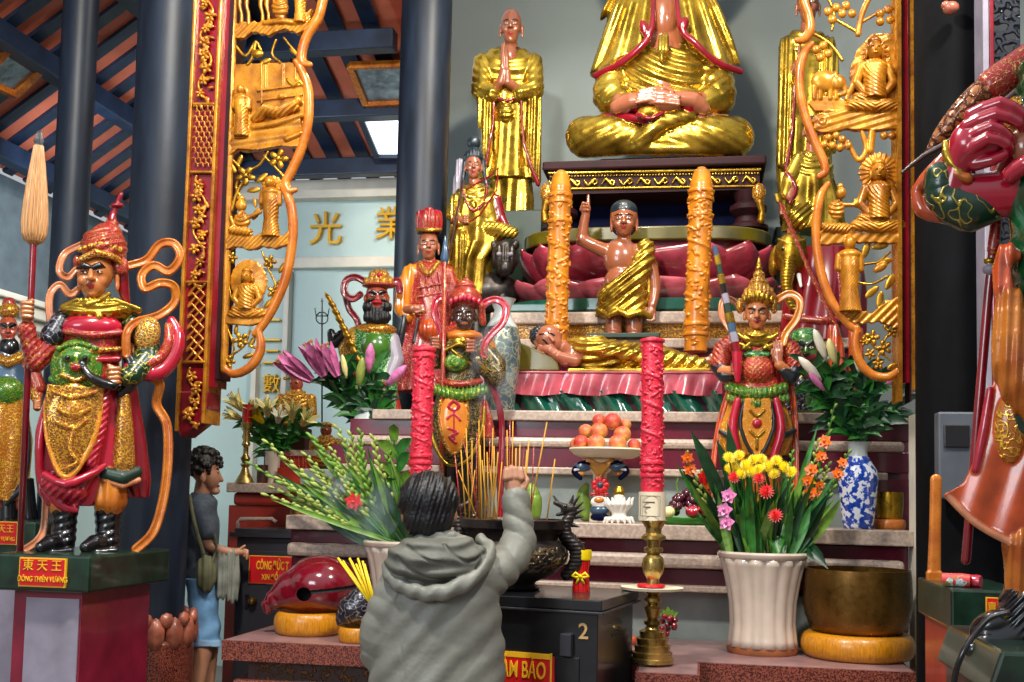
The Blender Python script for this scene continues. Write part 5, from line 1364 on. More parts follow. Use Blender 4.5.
# ---- candles
plain('candle_pink', '#d0243e', .35, coat=.2, var=.12, vs=60, bmp=.6, bs=90)
plain('candle_amber', '#c47616', .3, coat=.5, var=.2, vs=12)
MATS['candle_pink'].node_tree.nodes['Principled BSDF'].inputs['Subsurface Weight'].default_value = .15
MATS['candle_amber'].node_tree.nodes['Principled BSDF'].inputs['Subsurface Weight'].default_value = .1
def candle(name, Y, top, bot, w, mat, lab, z=0, tip=10, seedn=1, label=None, collar=()):
    """carved candle with a dragon coiling round it, from top to bot (px, py)"""
    t = emp(name, P(bot[0], bot[1], Y), lab, 'candle')
    s = S(Y, .6, .8, face=(top[0] + bot[0]) / 2)
    L = bot[1] - top[1]; r = w / 2
    ax_ = lambda y: top[0] + (bot[0] - top[0]) * (y - top[1]) / L
    pts = [(ax_(top[1] + tip), top[1] + tip, 0, r * .86), (bot[0], bot[1], 0, r * .86)]
    s.l([(top[1] + tip * (1 - .98), ax_(top[1]), 0, r * .25, r * .25), (top[1] + tip * .3, ax_(top[1]), 0, r * .62, r * .62), (top[1] + tip, ax_(top[1] + tip), 0, r * .86, r * .86), (bot[1], bot[0], 0, r * .88, r * .88)], mat)
    rr = random.Random(seedn)
    n = int(L / 3.2); sp = []
    for i in range(n + 1):
        y = top[1] + tip + 6 + (L - tip - 14) * i / n; a = i * .62
        sp.append((ax_(y) + r * .82 * math.sin(a), y, -r * .82 * math.cos(a), r * .12 + r * .04 * math.sin(i * .7)))
    s.c(sp, mat, n=2, k=.8)
    for i in range(int(L / 1.3)):
        y = top[1] + tip + 6 + rr.random() * (L - tip - 12); a = rr.uniform(-1.7, 1.7)
        s.e(ax_(y) + r * .84 * math.sin(a), y, -r * .84 * math.cos(a), r * rr.uniform(.1, .26), r * rr.uniform(.08, .14), r * .17, mat, a=rr.uniform(-60, 60), k=.4)
    for cy in collar:
        s.l([(cy - 1.6, ax_(cy), 0, r * 1.0, r * 1.0), (cy + 1.6, ax_(cy), 0, r * 1.0, r * 1.0)], mat, k=.6)
    s.build('wax', t)
    return t
candle('carved_candle', 6.55, (561, 170), (556, 345), 25, 'candle_amber', 'tall amber dragon candle left of the pointing child', seedn=2, tip=18, collar=(196, 203, 222, 330))
candle('carved_candle', 6.55, (702, 167), (695.5, 352), 27, 'candle_amber', 'tall amber dragon candle right of the pointing child', seedn=3, tip=18, collar=(192, 200, 216, 325, 335))
# brass candlestick under the right pink candle
CY = 4.72
c1 = candle('carved_candle', CY, (652.5, 337), (652, 493), 25, 'candle_pink', 'tall pink-red dragon candle on the brass candlestick in front of the altar', seedn=5, tip=4, collar=(341, 463, 470, 476))
m = M(); q = P(652, 520.5, CY); k = sc(652, CY); h = (P(652, 492, CY).z - q.z)
plain('paper_label', '#d9ccb0', .6, var=.04); plain('ink', '#4a4038', .6, var=0)
m.lathe([(13.4 * k, 0), (13.4 * k, h)], q, 'paper_label', 32); m.build('paper_band', c1, auto=.6)
m = M()
for i in range(3): m.box(q.x - 9 * k + i * k, q.x + (3 - i * 4) * k, CY - 13.6 * k, CY - 13.1 * k, q.z + h * (.62 - .17 * i), q.z + h * (.66 - .17 * i), 'ink')
a0, a1, b0, b1 = q.x - 11 * k, q.x + 8 * k, q.z + h * .15, q.z + h * .85
for bb in ((a0, a1, b0, b0 + .5 * k), (a0, a1, b1, b1 + .5 * k), (a0, a0 + .5 * k, b0, b1), (a1, a1 + .5 * k, b0, b1)): m.box(bb[0], bb[1], CY - 13.6 * k, CY - 13.2 * k, bb[2], bb[3], 'ink')
m.build('label_print', c1)
st = emp('brass_candlestick', P(652, 662, CY), 'tall turned brass candlestick with a wax tray holding the tall pink candle', 'candlestick')
m = M(); zb_ = P(652, 662, CY); g = lambda y: P(652, y, CY).z - zb_.z
prof = [(21, 662), (21, 658), (19, 657), (20, 652), (17, 651), (18, 645), (15, 644), (16, 638), (12.5, 637), (13, 631), (8, 629), (6, 626), (8.5, 624), (8.5, 621), (5, 619), (7.5, 613), (9, 608), (5.5, 604), (8.5, 601), (8.5, 598), (5, 595), (10, 592), (10, 588), (6.5, 585), (6, 579), (9.5, 573), (11.5, 565), (10, 558), (6, 554), (9.5, 551), (9.5, 548), (6, 546), (7, 541), (12, 539), (12, 536), (7.5, 533), (8, 528), (11.5, 523), (13, 520)]
m.lathe([(r * k, g(y)) for r, y in prof], zb_, 'brass', 40); sh_ = m.build('shaft', st, auto=.5)
m = M(); m.lathe([(6 * k, 0), (30 * k, 1.5 * k), (31 * k, 4 * k), (6 * k, 3 * k)], P(652, 591, CY), 'paper_label', 40); m.build('drip_tray', st, auto=.6)
m = M(); m.lathe([(8 * k, 0), (14 * k, .5 * k), (13 * k, 3 * k), (8 * k, 3.5 * k)], P(651, 587, CY), 'sign_red', 24); m.build('red_collar', sh_, auto=.6)
PY_ = 5.05
c2 = candle('carved_candle', 5.2, (424.5, 345), (420.5, 478), 24, 'candle_pink', 'tall pink-red dragon candle left of the dark-faced guardian', seedn=9, tip=4, collar=(350, 356, 456, 463))
st = emp('brass_candlestick', P(420.5, 655, 5.2), 'brass candlestick behind the head of the man in the grey jacket', 'candlestick')
m = M(); k2 = sc(420, 5.2); zb_ = Vector((P(420.5, 600, 5.2).x, 5.2, .902))
gg = P(420.5, 478, 5.2).z - .902
m.lathe([(r * k2, gg * t_) for r, t_ in ((21, 0), (20, .06), (14, .1), (14, .16), (7, .2), (9, .3), (6, .4), (10, .5), (7, .62), (10, .7), (7, .8), (12, .88), (12, 1))], zb_, 'brass', 32); m.build('shaft', st, auto=.9)
st.location = zb_; st.children[0].location = (st.children[0].location[0] * 0, 0, 0)
# ---- rider on the elephant, right
def g_eleph():
    Y, f = 6.9, 800
    t = emp('seated_statue', P(800, 345, Y), 'gold robed rider statue on a bronze elephant behind the right gilded openwork panel', 'statue')
    s = S(Y, .75, 1, face=f)
    face(s, 812, 132, 9, 'skin_rose', z=0, bw=.04, lobe=.8, h=1.2)
    s.c([(812, 142, 3, 6), (812, 200, 5, 12), (796, 222, -8, 7), (792, 240, -8, 6)], 'skin_rose'); s.c([(812, 165, 5, 7), (795, 180, 0, 5), (790, 200, -10, 4)], 'skin_rose'); fist(s, 783, 214, -10, 5, 'skin_rose')
    s.build('body', t)
    s = S(Y, .8, 1.5, face=f)
    s.e(812, 170, 5, 22, 22, 14, 'gold', f=foldy(812, 150, 7, .8, 'u')); s.l([(165, 812, 5, 18, 12), (200, 814, 4, 26, 16), (232, 814, 0, 30, 20)], 'gold', n=8, amp=1.8); s.c([(806, 216, -6, 12), (798, 222, -12, 12)], 'gold', f=foldy(800, 222, 7, .8, 'd'))
    s.c([(800, 160, 0, 8), (790, 180, -2, 8), (786, 196, -6, 6)], 'gold'); s.c([(787, 176, -8, 2), (796, 190, -10, 2), (790, 206, -12, 2)], 'crimson', n=3)
    s.e(812, 122, 3, 10, 7, 10, 'blue_hair')
    s.build('robe', t)
    s = S(Y, .8, 1.5, face=f)
    s.e(822, 285, 10, 40, 42, 34, 'gold_dark'); s.e(792, 258, -14, 17, 22, 16, 'small_bronze'); s.c([(789, 270, -26, 8), (787, 290, -30, 6), (791, 308, -28, 4.5), (797, 314, -28, 3.5)], 'small_bronze', n=3, f=foldy(789, 280, 3.2, .35, 'd', sx=0))
    for q in (-1, 1): s.e(792 + q * 17, 262, -6, 6, 16, 7, 'gold_dark', a=q * 8); s.e(792 + q * 8, 255, -27, 2.2, 1.8, 2, 'black', k=.3); s.c([(792 + q * 7, 280, -24, 2.5), (792 + q * 9, 292, -30, 1.4)], 'white', k=.5)
    s.c([(779, 244, -20, 1.6), (792, 250, -28, 1.8), (805, 244, -20, 1.6)], 'gold', n=3, k=.4)
    for x in (800, 838): s.c([(x, 300, -8, 10), (x, 343, -10, 9)], 'gold_dark'); s.c([(x, 300, 20, 10), (x, 343, 20, 9)], 'gold_dark')
    s.build('elephant', t)
    s = S(Y, .8, 1.5, face=f)
    s.l([(250, 826, 6, 36, 30), (290, 824, 6, 42, 36), (330, 822, 6, 44, 38), (345, 822, 6, 44, 38)], 'crimson', n=10, amp=1.6); s.c([(786, 320, -24, 3), (822, 326, -33, 3), (860, 320, -24, 3)], 'red_gold', n=2); s.c([(846, 270, -24, 10), (850, 320, -26, 10)], 'red_silver')
    s.build('saddle_cloth', t)
    c = emp('lotus_stem_rod', P(808, 262, Y - .28), 'long thin copper rod slanting across the elephant', 'rod')
    m = M(); k = sc(800, Y - .28); m.tube([P(778, 198, Y - .28), P(810, 272, Y - .28), P(839, 331, Y - .28)], k * 2, 'crown_red', 8); m.tube([P(777, 194, Y - .28), P(779, 202, Y - .28)], k * 3, 'gold', 8); m.build('rod', c)
g_eleph()
def g_demon():
    Y, f = 6.35, 808
    t = emp('guardian_statue', P(808, 412, Y), 'green-faced guardian statue half hidden behind the white lily buds', 'statue')
    s = S(Y, .7, 1.2, face=f)
    face(s, 806, 350, 15, 'green', z=0, bw=.16, brow='black', lobe=0, lips='rose_red', browt=.1, eyew=1.6)
    s.c([(798, 358, -12, 2.5), (806, 361, -14, 3), (815, 358, -12, 2.5)], 'crimson', k=.4); s.c([(806, 365, 4, 8), (808, 400, 6, 18), (808, 408, 6, 18)], 'green')
    s.build('body', t)
    s = S(Y, .9, 2, face=f)
    s.e(806, 337, 4, 17, 10, 15, 'green_orn'); s.e(810, 388, 6, 30, 20, 16, 'dark_green_gold'); s.l([(380, 810, 6, 26, 16), (411, 810, 6, 32, 20)], 'black_silver', n=8, amp=1.5); s.c([(784, 360, 4, 6), (788, 380, -4, 6)], 'red'); s.c([(834, 330, 8, 7), (838, 370, 4, 9), (842, 405, 4, 9)], 'orange_red', n=3, f=foldy(838, 350, 7, .7)); s.c([(856, 330, 8, 7), (858, 405, 4, 8)], 'orange_red', f=foldy(858, 350, 7, .7))
    s.build('armour', t)
g_demon()
# pale porcelain jar behind the dark-faced guardian
plain('porcelain', '#a8b2b2', .18, coat=.6, var=.06)
ornate('porcelain_flower', '#6c7c7c', '#b8bca0', scale=30, width=.07, bmp=.1, base2='#34505a')
j = P(499, 385, 6.0); k = sc(512, 6.0) * .9
t = emp('porcelain_jar', Vector((j.x, 6.05, zat(411, 5.95) - .0)), 'large pale flowered porcelain jar behind the dark-faced guardian', 'jar')
m = M(); H_ = P(512, 299, 6.05).z - t.location.z
m.lathe([(15 * k, 0), (16 * k, .05 * H_), (21 * k, .4 * H_), (22 * k, .6 * H_), (19 * k, .74 * H_)], t.location, 'porcelain_flower', 40); m.build('body', t, auto=.9)
m = M(); m.lathe([(19 * k, .735 * H_), (11 * k, .84 * H_), (9 * k, .9 * H_), (14 * k, .99 * H_), (15 * k, H_), (12 * k, H_), (8 * k, .9 * H_)], t.location, 'porcelain', 40); m.build('neck', t, auto=.9)
# ------------------------------------------------------------------ gilded gate frames
def relief_buddha(s, x, y, h, mat, z=0, halo=True, hr=None, sit=True, hm=None):
    """seated robed figure, y is the seat, h the height"""
    u = h / 10.
    s.e(x, y - 8.1 * u, z - 3, 1.05 * u, 1.35 * u, 1.3 * u, mat, k=.2); s.e(x, y - 9.3 * u, z - 2.6, .95 * u, .7 * u, 1.1 * u, mat, k=.2); s.e(x, y - 9.9 * u, z - 2.6, .4 * u, .4 * u, .5 * u, mat, k=.2)
    for q in (-1, 1): s.e(x + q * 1.1 * u, y - 7.8 * u, z - 2.2, .25 * u, .75 * u, .4 * u, mat, k=.1); s.e(x + q * .4 * u, y - 8.3 * u, z - 3 - 1.2 * u, .22 * u, .1 * u, .2 * u, 'gold_dark', k=.1)
    s.e(x, y - 8.0 * u, z - 3 - 1.25 * u, .16 * u, .4 * u, .25 * u, mat, k=.1); s.e(x, y - 7.45 * u, z - 3 - 1.1 * u, .3 * u, .1 * u, .2 * u, 'gold_dark', k=.1)
    ff = lambda X, Y, Z: .26 * np.sin(np.sqrt((X - x - 2.6 * u) ** 2 + (Y - y + 7.5 * u) ** 2) * 2)
    s.l([(y - 6.8 * u, x, z - 2, 1.0 * u, .9 * u), (y - 6.1 * u, x, z - 2, 1.9 * u, 1.3 * u), (y - 4.5 * u, x, z - 2.4, 1.55 * u, 1.5 * u), (y - 1.6 * u, x, z - 2.4, 1.6 * u, 1.6 * u)], mat, f=ff, k=.5)
    for q in (-1, 1): s.c([(x + q * 1.8 * u, y - 5.9 * u, z - 2.2, .62 * u), (x + q * 2.5 * u, y - 3.8 * u, z - 2.6, .62 * u), (x + q * 1.5 * u, y - 2.5 * u, z - 4, .5 * u), (x + q * .4 * u, y - 2.1 * u, z - 5, .4 * u)], mat, k=.3)
    lf = lambda X, Y, Z: .45 * np.sin((np.abs(X - x) * .5 + (Y - y)) * 1.9)
    s.c([(x - 3.1 * u, y - .8 * u, z - 2, .8 * u), (x, y - .7 * u, z - 3.2, .9 * u), (x + 3.1 * u, y - .8 * u, z - 2, .8 * u)], mat, k=.6, f=lf); s.c([(x - 2.3 * u, y - 1.7 * u, z - 3, .75 * u), (x + 1.2 * u, y - 1.1 * u, z - 4, .6 * u)], mat, k=.5, f=lf)
def relief_stand(s, x, y, h, mat, z=0, halo=0, lean=0):
    u = h / 10.
    if halo: s.e(x, y - 8.9 * u, z + 2.5, halo, halo, 2, mat, k=.3)
    s.e(x, y - 9.0 * u, z - 2.5, .75 * u, .95 * u, .9 * u, mat, k=.4); s.e(x, y - 9.8 * u, z - 2.4, .5 * u, .4 * u, .5 * u, mat, k=.3)
    s.e(x, y - 9.0 * u, z - 4.5, .8 * u, 1.0 * u, .9 * u, mat, k=.2); s.e(x, y - 7.5 * u, z - 2.5, 1.5 * u, .8 * u, 1.1 * u, mat, k=.5)
    s.l([(y - 7.6 * u, x, z - 2.2, 1.3 * u, 1.0 * u), (y - 6 * u, x, z - 2.2, 1.35 * u, 1.3 * u), (y - 3 * u, x, z - 2, 1.1 * u, 1.2 * u), (y - .1 * u, x + lean, z - 2, 1.5 * u, 1.2 * u)], mat, f=foldy(x + u, y - 8 * u, 3.6, .28, 'd', sx=1.4), k=.6)
    s.c([(x - 1.3 * u, y - 7.3 * u, z - 2, .55 * u), (x - 1.5 * u, y - 5.8 * u, z - 2.6, .5 * u), (x + .2 * u, y - 5.4 * u, z - 3.6, .4 * u)], mat, k=.5); s.c([(x + 1.3 * u, y - 7.3 * u, z - 2, .55 * u), (x + 1.4 * u, y - 5.6 * u, z - 2.6, .5 * u), (x + .2 * u, y - 5.6 * u, z - 3.6, .4 * u)], mat, k=.5)
def blossom(s, x, y, r, mat, z=0, n=5, a0=0):
    for i in range(n):
        a = a0 + 6.283 * i / n; s.e(x + r * .62 * math.cos(a), y + r * .62 * math.sin(a), z - 1, r * .42, r * .3, 1.8, mat, a=-math.degrees(a), k=.4)
    s.e(x, y, z - 2.4, r * .26, r * .26, 1.6, mat, k=.3)
def leafr(s, x, y, r, a, mat, z=0):
    s.e(x, y, z, r, r * .42, 1.4, mat, a=a, k=.3)
def branch(s, pts, mat, r=1.3): s.c([(a, b, 0, r) for a, b in pts], mat, n=4, k=.6)
FY = 5.02
def left_wing():
    t = emp('carved_gate_wing', P(262, 380, FY), 'gilded openwork panel with carved Buddha scenes hanging beside the left red post', 'carved panel')
    G, D, O = 'gold_wood', 'gold_dark', 'orange_wood'
    s = S(FY, .75, 1)
    s.c([(325, -8, 0, 4.6), (322, 4, 0, 4.6), (318, 18, 0, 4.6), (306, 38, 0, 4.6), (301.5, 55, 0, 4.8), (303, 63, 0, 4.4), (310, 65, -1, 3)], O, n=4)
    s.c([(296, 62, -1, 3), (300, 68, 0, 4), (307, 84, 0, 4.6), (309, 104, 0, 4.6), (307, 128, 0, 4.6), (300, 152, 0, 4.6), (291, 172, 0, 4.6), (286, 182, 0, 4.4), (289, 191, -1, 4), (296, 190, -1, 2.4)], O, n=4)
    s.c([(283, 187, -1, 3), (290, 202, 0, 4.6), (293, 225, 0, 4.6), (291, 252, 0, 4.6), (285, 280, 0, 4.6), (274, 306, 0, 4.6), (262, 326, 0, 4.2), (255, 334, 0, 3.4)], O, n=4)
    s.c([(259, 331, -1, 3.2), (261, 346, 0, 4.4), (256, 360, 0, 4.6), (246, 370, 0, 4.4), (233, 374, 0, 4.2), (225, 368, 0, 3.6)], O, n=4)
    s.c([(234, -8, 0, 3.4), (224, 370, 0, 3.6)], G)
    s.build('scrolled_border', t)
    s = S(FY, .6, 1)
    # upper scene: legs of a horse and figures on a rocky ledge
    s.poly([(233, 24), (262, 22), (300, 20), (312, 10), (308, 30), (298, 34), (284, 29), (270, 36), (252, 32), (244, 39), (233, 38)], 1, 3, G, f=foldy(250, 20, 9, .6, 'd'))
    for x in (241, 248, 262, 268): s.c([(x, -10, -1, 2.6), (x - 1, 6, -1, 2), (x + 1, 14, -1, 1.5), (x + 1, 24, -1, 1.8)], G, n=2)
    s.c([(238, -8, -1, 7), (270, -8, -1, 7)], G); relief_stand(s, 301, 24, 44, G); s.e(281, 8, -2, 8, 12, 5, G, f=foldy(281, 0, 4, .5, 'u')); s.e(281, -4, -3, 4, 5, 4, G); s.c([(266, 24, -2, 2.5), (284, 22, -3, 3), (296, 24, -2, 2.4)], G, n=2)
    # hanging lantern vine
    branch(s, [(236, 46), (246, 56), (256, 42), (262, 54)], D, 1.4); branch(s, [(256, 42), (252, 58), (248, 64)], D, 1.5); s.e(258, 54, -1, 6, 4, 3, D); branch(s, [(276, 40), (272, 54), (280, 62)], D, 1.3); branch(s, [(284, 38), (292, 48), (300, 56)], D, 1.3); s.c([(232, 36, 0, 1), (232, 64, 0, 1)], D); leafr(s, 266, 61, 6, 20, D); leafr(s, 294, 52, 6, -40, D)
    # solid scene panel
    s.poly([(232, 64), (290, 62), (303, 66), (306, 84), (308, 110), (304, 138), (298, 148), (282, 146), (270, 143), (258, 150), (246, 152), (238, 150), (231, 155)], 2.5, 2, G)
    s.poly([(231, 128), (262, 124), (300, 118), (304, 130), (300, 148), (282, 146), (258, 150), (238, 150), (231, 155)], 0, 3, G, f=foldy(260, 130, 12, .7, 'd', sx=.15))
    for a, b in (((262, 64), (262, 104)), ((283, 64), (283, 88)), ((266, 66), (266, 88)), ((296, 66), (296, 80))): s.c([(a[0], a[1], -1, 1), (b[0], b[1], -1, 1)], G, k=.3)
    for yy in (88, 98, 106): s.c([(258, yy + 3, -1, 1.2), (302, yy - 3, -1, 1.2)], G, k=.3)
    s.c([(288, 80, -1.5, 1.5), (294, 86, -2, 1.6), (300, 82, -2, 1.5), (304, 86, -1, 1.4)], D, n=3, k=.4)
    relief_stand(s, 243, 138, 52, G, z=-1, halo=6)
    s.c([(256, 120, -3, 4), (268, 112, -4, 6), (282, 114, -4, 6), (296, 106, -3, 4.6)], G, n=3, f=foldy(260, 110, 5, .7, 'd')); s.e(299, 101, -3, 4, 4, 3.4, G); s.c([(254, 128, -2, 3), (278, 124, -3, 3.4), (302, 116, -2, 3)], G, n=2); s.e(282, 97, -2, 3.4, 3.6, 3, G); s.c([(288, 140, -3, 3), (302, 134, -3, 2.4)], G)
    # flowers below
    branch(s, [(233, 160), (242, 172), (236, 186), (240, 196)], D); branch(s, [(240, 172), (258, 166), (268, 152)], D); branch(s, [(264, 156), (280, 172), (286, 180)], D)
    blossom(s, 246, 176, 10, D, a0=.3); blossom(s, 279, 159, 10, D); leafr(s, 262, 178, 7, 40, D); leafr(s, 233, 168, 6, -60, D); leafr(s, 292, 166, 6, -70, D); leafr(s, 254, 190, 7, 10, D); leafr(s, 240, 160, 6, 70, D)
    # figure scene
    s.poly([(228, 236), (236, 232), (250, 238), (262, 234), (284, 236), (290, 230), (290, 244), (278, 249), (262, 247), (250, 251), (240, 247), (227, 250)], 0, 3.6, G, f=foldy(250, 240, 9, .5, 'd'))
    s.e(272, 186, 2, 11, 11, 2, G, f=lambda X, Y, Z: .4 * np.sin(14 * np.arctan2(Y - 186, X - 272))); relief_stand(s, 272, 238, 60, G, z=-1)
    s.e(242, 206, -2, 5.4, 6, 4, G); s.e(242, 199, -2, 4, 3, 3, G); s.e(243, 221, -2, 8, 9, 4.6, G, f=foldy(243, 215, 4, .5, 'u')); s.c([(234, 231, -3, 4), (250, 233, -3, 4)], G, f=foldy(240, 230, 4, .5, 'd')); s.c([(250, 218, -3, 2), (262, 213, -4, 1.8)], G); s.c([(232, 218, -3, 2), (236, 228, -3, 2)], G)
    branch(s, [(232, 210), (236, 196), (242, 184), (250, 178)], D, 1.8); leafr(s, 256, 214, 7, 60, G); leafr(s, 262, 204, 6, 80, G); leafr(s, 255, 203, 5, 100, G)
    # haloed seated figure
    s.e(248, 281, 2.2, 18.5, 21.5, 2.6, G); s.poly([(226, 316), (240, 310), (262, 308), (272, 313), (268, 322), (250, 326), (236, 325), (226, 324)], 0, 3.4, G)
    relief_buddha(s, 248, 318, 50, G, hr=18); s.e(248, 281, 2.6, 18, 21, 1.8, G, f=lambda X, Y, Z: .5 * np.sin(18 * np.arctan2(Y - 281, X - 248)))
    blossom(s, 232, 258, 6, D); blossom(s, 270, 262, 7, D); blossom(s, 274, 292, 7, D); branch(s, [(262, 252), (270, 272), (276, 288), (268, 306)], D, 1.1); branch(s, [(230, 262), (228, 280), (232, 300)], D, 1); leafr(s, 282, 268, 6, 60, D); leafr(s, 280, 282, 5, 20, D); leafr(s, 226, 292, 6, 80, D); leafr(s, 268, 304, 6, 50, D)
    branch(s, [(228, 330), (234, 348), (230, 366)], D, 1.1); branch(s, [(230, 356), (244, 346), (250, 330)], D, 1.1); blossom(s, 241, 340, 8, D, a0=.5); blossom(s, 229, 362, 7, D); leafr(s, 252, 342, 6, 60, D); leafr(s, 248, 356, 6, 20, D); leafr(s, 236, 330, 5, 80, D); branch(s, [(250, 346), (256, 348)], D)
    s.build('openwork_relief', t)
left_wing()
def right_wing():
    t = emp('carved_gate_wing', P(860, 385, FY), 'gilded openwork panel with carved Buddhas and an elephant beside the right red post', 'carved panel')
    G, D, O = 'gold_wood', 'gold_dark', 'orange_wood'
    s = S(FY, .75, 1)
    s.c([(802, -8, 0, 4.6), (804, 2, 0, 4.6), (809, 17, 0, 4.6), (810, 30, 0, 4.8), (804, 39, 0, 4.4), (797, 41, -1, 3)], O, n=4)
    s.c([(812, 44, -1, 2.6), (805, 52, 0, 4), (800, 70, 0, 4.6), (800, 92, 0, 4.6), (806, 118, 0, 4.6), (815, 142, 0, 4.6), (823, 160, 0, 4.6), (825, 172, 0, 4), (819, 177, -1, 3)], O, n=4)
    s.c([(828, 184, -1, 2.8), (820, 198, 0, 4.4), (816, 226, 0, 4.6), (819, 262, 0, 4.6), (829, 296, 0, 4.6), (845, 320, 0, 4.4), (858, 332, 0, 3.6)], O, n=4)
    s.c([(857, 328, -1, 3), (855, 346, 0, 4.4), (861, 364, 0, 4.6), (873, 375, 0, 4.4), (888, 377, 0, 4.2), (898, 371, 0, 3.6)], O, n=4)
    s.c([(897, -8, 0, 3.2), (901, 372, 0, 3.4)], G)
    s.build('scrolled_border', t)
    s = S(FY, .6, 1)
    branch(s, [(814, 34), (830, 44), (842, 60)], D, 1.8); branch(s, [(858, 34), (862, 14), (872, -8)], G, 3); branch(s, [(862, 22), (880, 12), (894, 8)], G, 1.6); branch(s, [(836, 20), (850, 28), (860, 34)], D, 1.6); branch(s, [(826, -4), (834, 12), (832, 30)], D, 1.4)
    for x, y in ((828, 12), (836, 8), (842, 14), (832, 20), (846, 6), (852, 14), (880, 14), (888, 10), (890, 20), (880, 22), (816, 50), (823, 46), (820, 58), (828, 54)): s.e(x, y, -1, 4.4, 4.4, 3, G, a=45, k=.3, f=lambda X, Y, Z: .0)
    # rock and first Buddha
    s.poly([(856, 112), (852, 92), (850, 70), (858, 48), (872, 34), (890, 32), (897, 36), (898, 116)], 3, 2, G, f=foldy(870, 60, 11, .4, 'd', sx=.4))
    s.e(875, 52, 1.5, 13, 15, 2, G, f=lambda X, Y, Z: .6 * np.sin(16 * np.arctan2(Y - 52, X - 875))); relief_buddha(s, 874, 112, 74, G, halo=False, z=-1); s.c([(862, 66, -3, 4), (850, 92, -3, 3), (846, 100, -3, 2.2)], G)
    s.poly([(812, 118), (826, 112), (850, 110), (898, 112), (898, 130), (870, 131), (846, 130), (830, 134), (814, 132)], 0, 4, G, f=foldy(850, 120, 7, .45, 'd', sx=.3)); s.e(822, 122, -1, 9, 9, 4, G, f=foldy(822, 122, 4, .5, 'u'))
    # little elephant
    s.e(824, 82, -2, 13, 11, 6, G); s.e(838, 84, -3, 8, 8, 6, G); s.c([(843, 86, -4, 3), (845, 94, -4, 2.2), (840, 96, -4, 2)], G, n=2); s.e(834, 78, -5, 4, 5, 3, G)
    for x in (814, 820, 830, 836): s.c([(x, 88, -2, 3), (x, 99, -2, 2.6)], G)
    s.poly([(808, 104), (815, 96), (840, 98), (850, 106), (845, 112), (815, 112)], 0, 3, G)
    branch(s, [(862, 132), (866, 150), (858, 160), (848, 142)], G, 2.6); branch(s, [(872, 132), (870, 150)], G, 4)
    for x, y in ((828, 138), (836, 136), (832, 146), (842, 140), (840, 148), (848, 146), (824, 145), (884, 136), (892, 136)): s.e(x, y, -1, 4.2, 4.2, 3, G, a=45, k=.3)
    # second Buddha with halo, kneeling pilgrim
    s.e(879, 172, 2, 20, 20, 2.4, G, f=lambda X, Y, Z: .6 * np.sin(22 * np.arctan2(Y - 172, X - 879))); relief_buddha(s, 878, 232, 72, G, halo=False, z=-1)
    s.e(841, 194, -3, 5, 6, 4, G); s.e(836, 210, -3, 8, 10, 5, G, f=foldy(836, 200, 4, .5, 'u')); s.c([(826, 228, -3, 5), (846, 229, -3, 5)], G, f=foldy(836, 228, 4, .5, 'd')); s.c([(842, 206, -4, 2.4), (853, 206, -4, 2)], G); s.e(857, 204, -3, 5, 5, 3, D); s.e(840, 187, -3, 3, 3, 3, G)
    s.poly([(820, 232), (840, 230), (862, 234), (898, 231), (899, 244), (870, 243), (846, 243), (820, 246)], 0, 3.8, G, f=foldy(850, 236, 10, .4, 'd'))
    relief_stand(s, 849, 313, 76, G, z=-2, lean=1); branch(s, [(852, 268), (866, 264), (878, 262), (890, 252)], D, 1.3); branch(s, [(856, 282), (872, 284), (888, 276)], D, 1.3)
    for x, y, a in ((884, 262, 20), (890, 282, 60), (880, 300, 80), (892, 306, -40), (872, 292, 40), (888, 322, 70), (880, 246, 10), (866, 250, 70)): leafr(s, x, y, 9, a, D)
    s.e(880, 268, -2, 8, 4, 3, G, a=30)
    s.poly([(838, 312), (852, 308), (872, 314), (890, 300), (898, 296), (898, 330), (880, 322), (862, 324), (846, 322)], 0, 3.4, G, f=foldy(870, 310, 9, .6, 'd'))
    for x, y, r in ((872, 338, 8), (884, 348, 8), (870, 354, 6), (892, 332, 6), (878, 364, 6), (864, 342, 5)): blossom(s, x, y, r, D, a0=x)
    branch(s, [(864, 336), (876, 348), (890, 360)], D, 1.2); branch(s, [(892, 328), (884, 342), (876, 362)], D, 1.2); leafr(s, 892, 366, 6, 30, D)
    s.build('openwork_relief', t)
right_wing()
# ---- gate posts
def post(px0, px1, top, bot, lab, zlist, mirror=False):
    """flat carved post; x at py 200"""
    a, b = P(px0, 200, FY).x, P(px1, 200, FY).x
    z0, z1 = P(px0, bot, FY).z, 5.2
    t = emp('gate_post', ((a + b) / 2, FY, z0), lab, 'post')
    m = M(); m.box(a, b, FY - .03, FY + .12, z0 + .08, z1, 'crimson'); m.build('red_board', t, bevel=.004)
    return t, a, b, z0, z1
t, a, b, z0, z1 = post(190, 217, 0, 432, 'red carved post with gilded lattice and vine panels at the left of the gate', [])
m = M(); w_ = .012
m.box(a - .005, a + w_, FY - .05, FY + .13, z0, z1, 'gold_wood'); m.box(b - w_, b + .005, FY - .05, FY + .13, z0 + .04, z1, 'gold_wood'); m.build('gilt_edge', t, bevel=.004)
m = M(); m.box(b + .005, b + .035, FY - .02, FY + .12, z0 + .22, z1, 'crimson'); m.box(b + .035, b + .055, FY - .02, FY + .12, z0 + .26, z1, 'purple_wood'); m.build('side_strip', t)
m = M(); m.prism([(a - .005, z0 + .02), (a + .02, z0 - .03), (b - .02, z0 + .05), (b + .01, z0 + .12), (b + .01, z0 + .2), (a - .005, z0 + .2)], FY - .035, FY + .12, 'crimson'); m.build('lower_tip', t, bevel=.01)
s = S(FY - .045, .5, .6)
def cxp(y): return 207.5 - (y - 0) * .0365
wd = 8.5
G = 'gold_wood'
for y in (104, 172, 282, 362): s.c([(cxp(y) - 10, y, 0, 1.5), (cxp(y) + 10, y, 0, 1.5)], G)
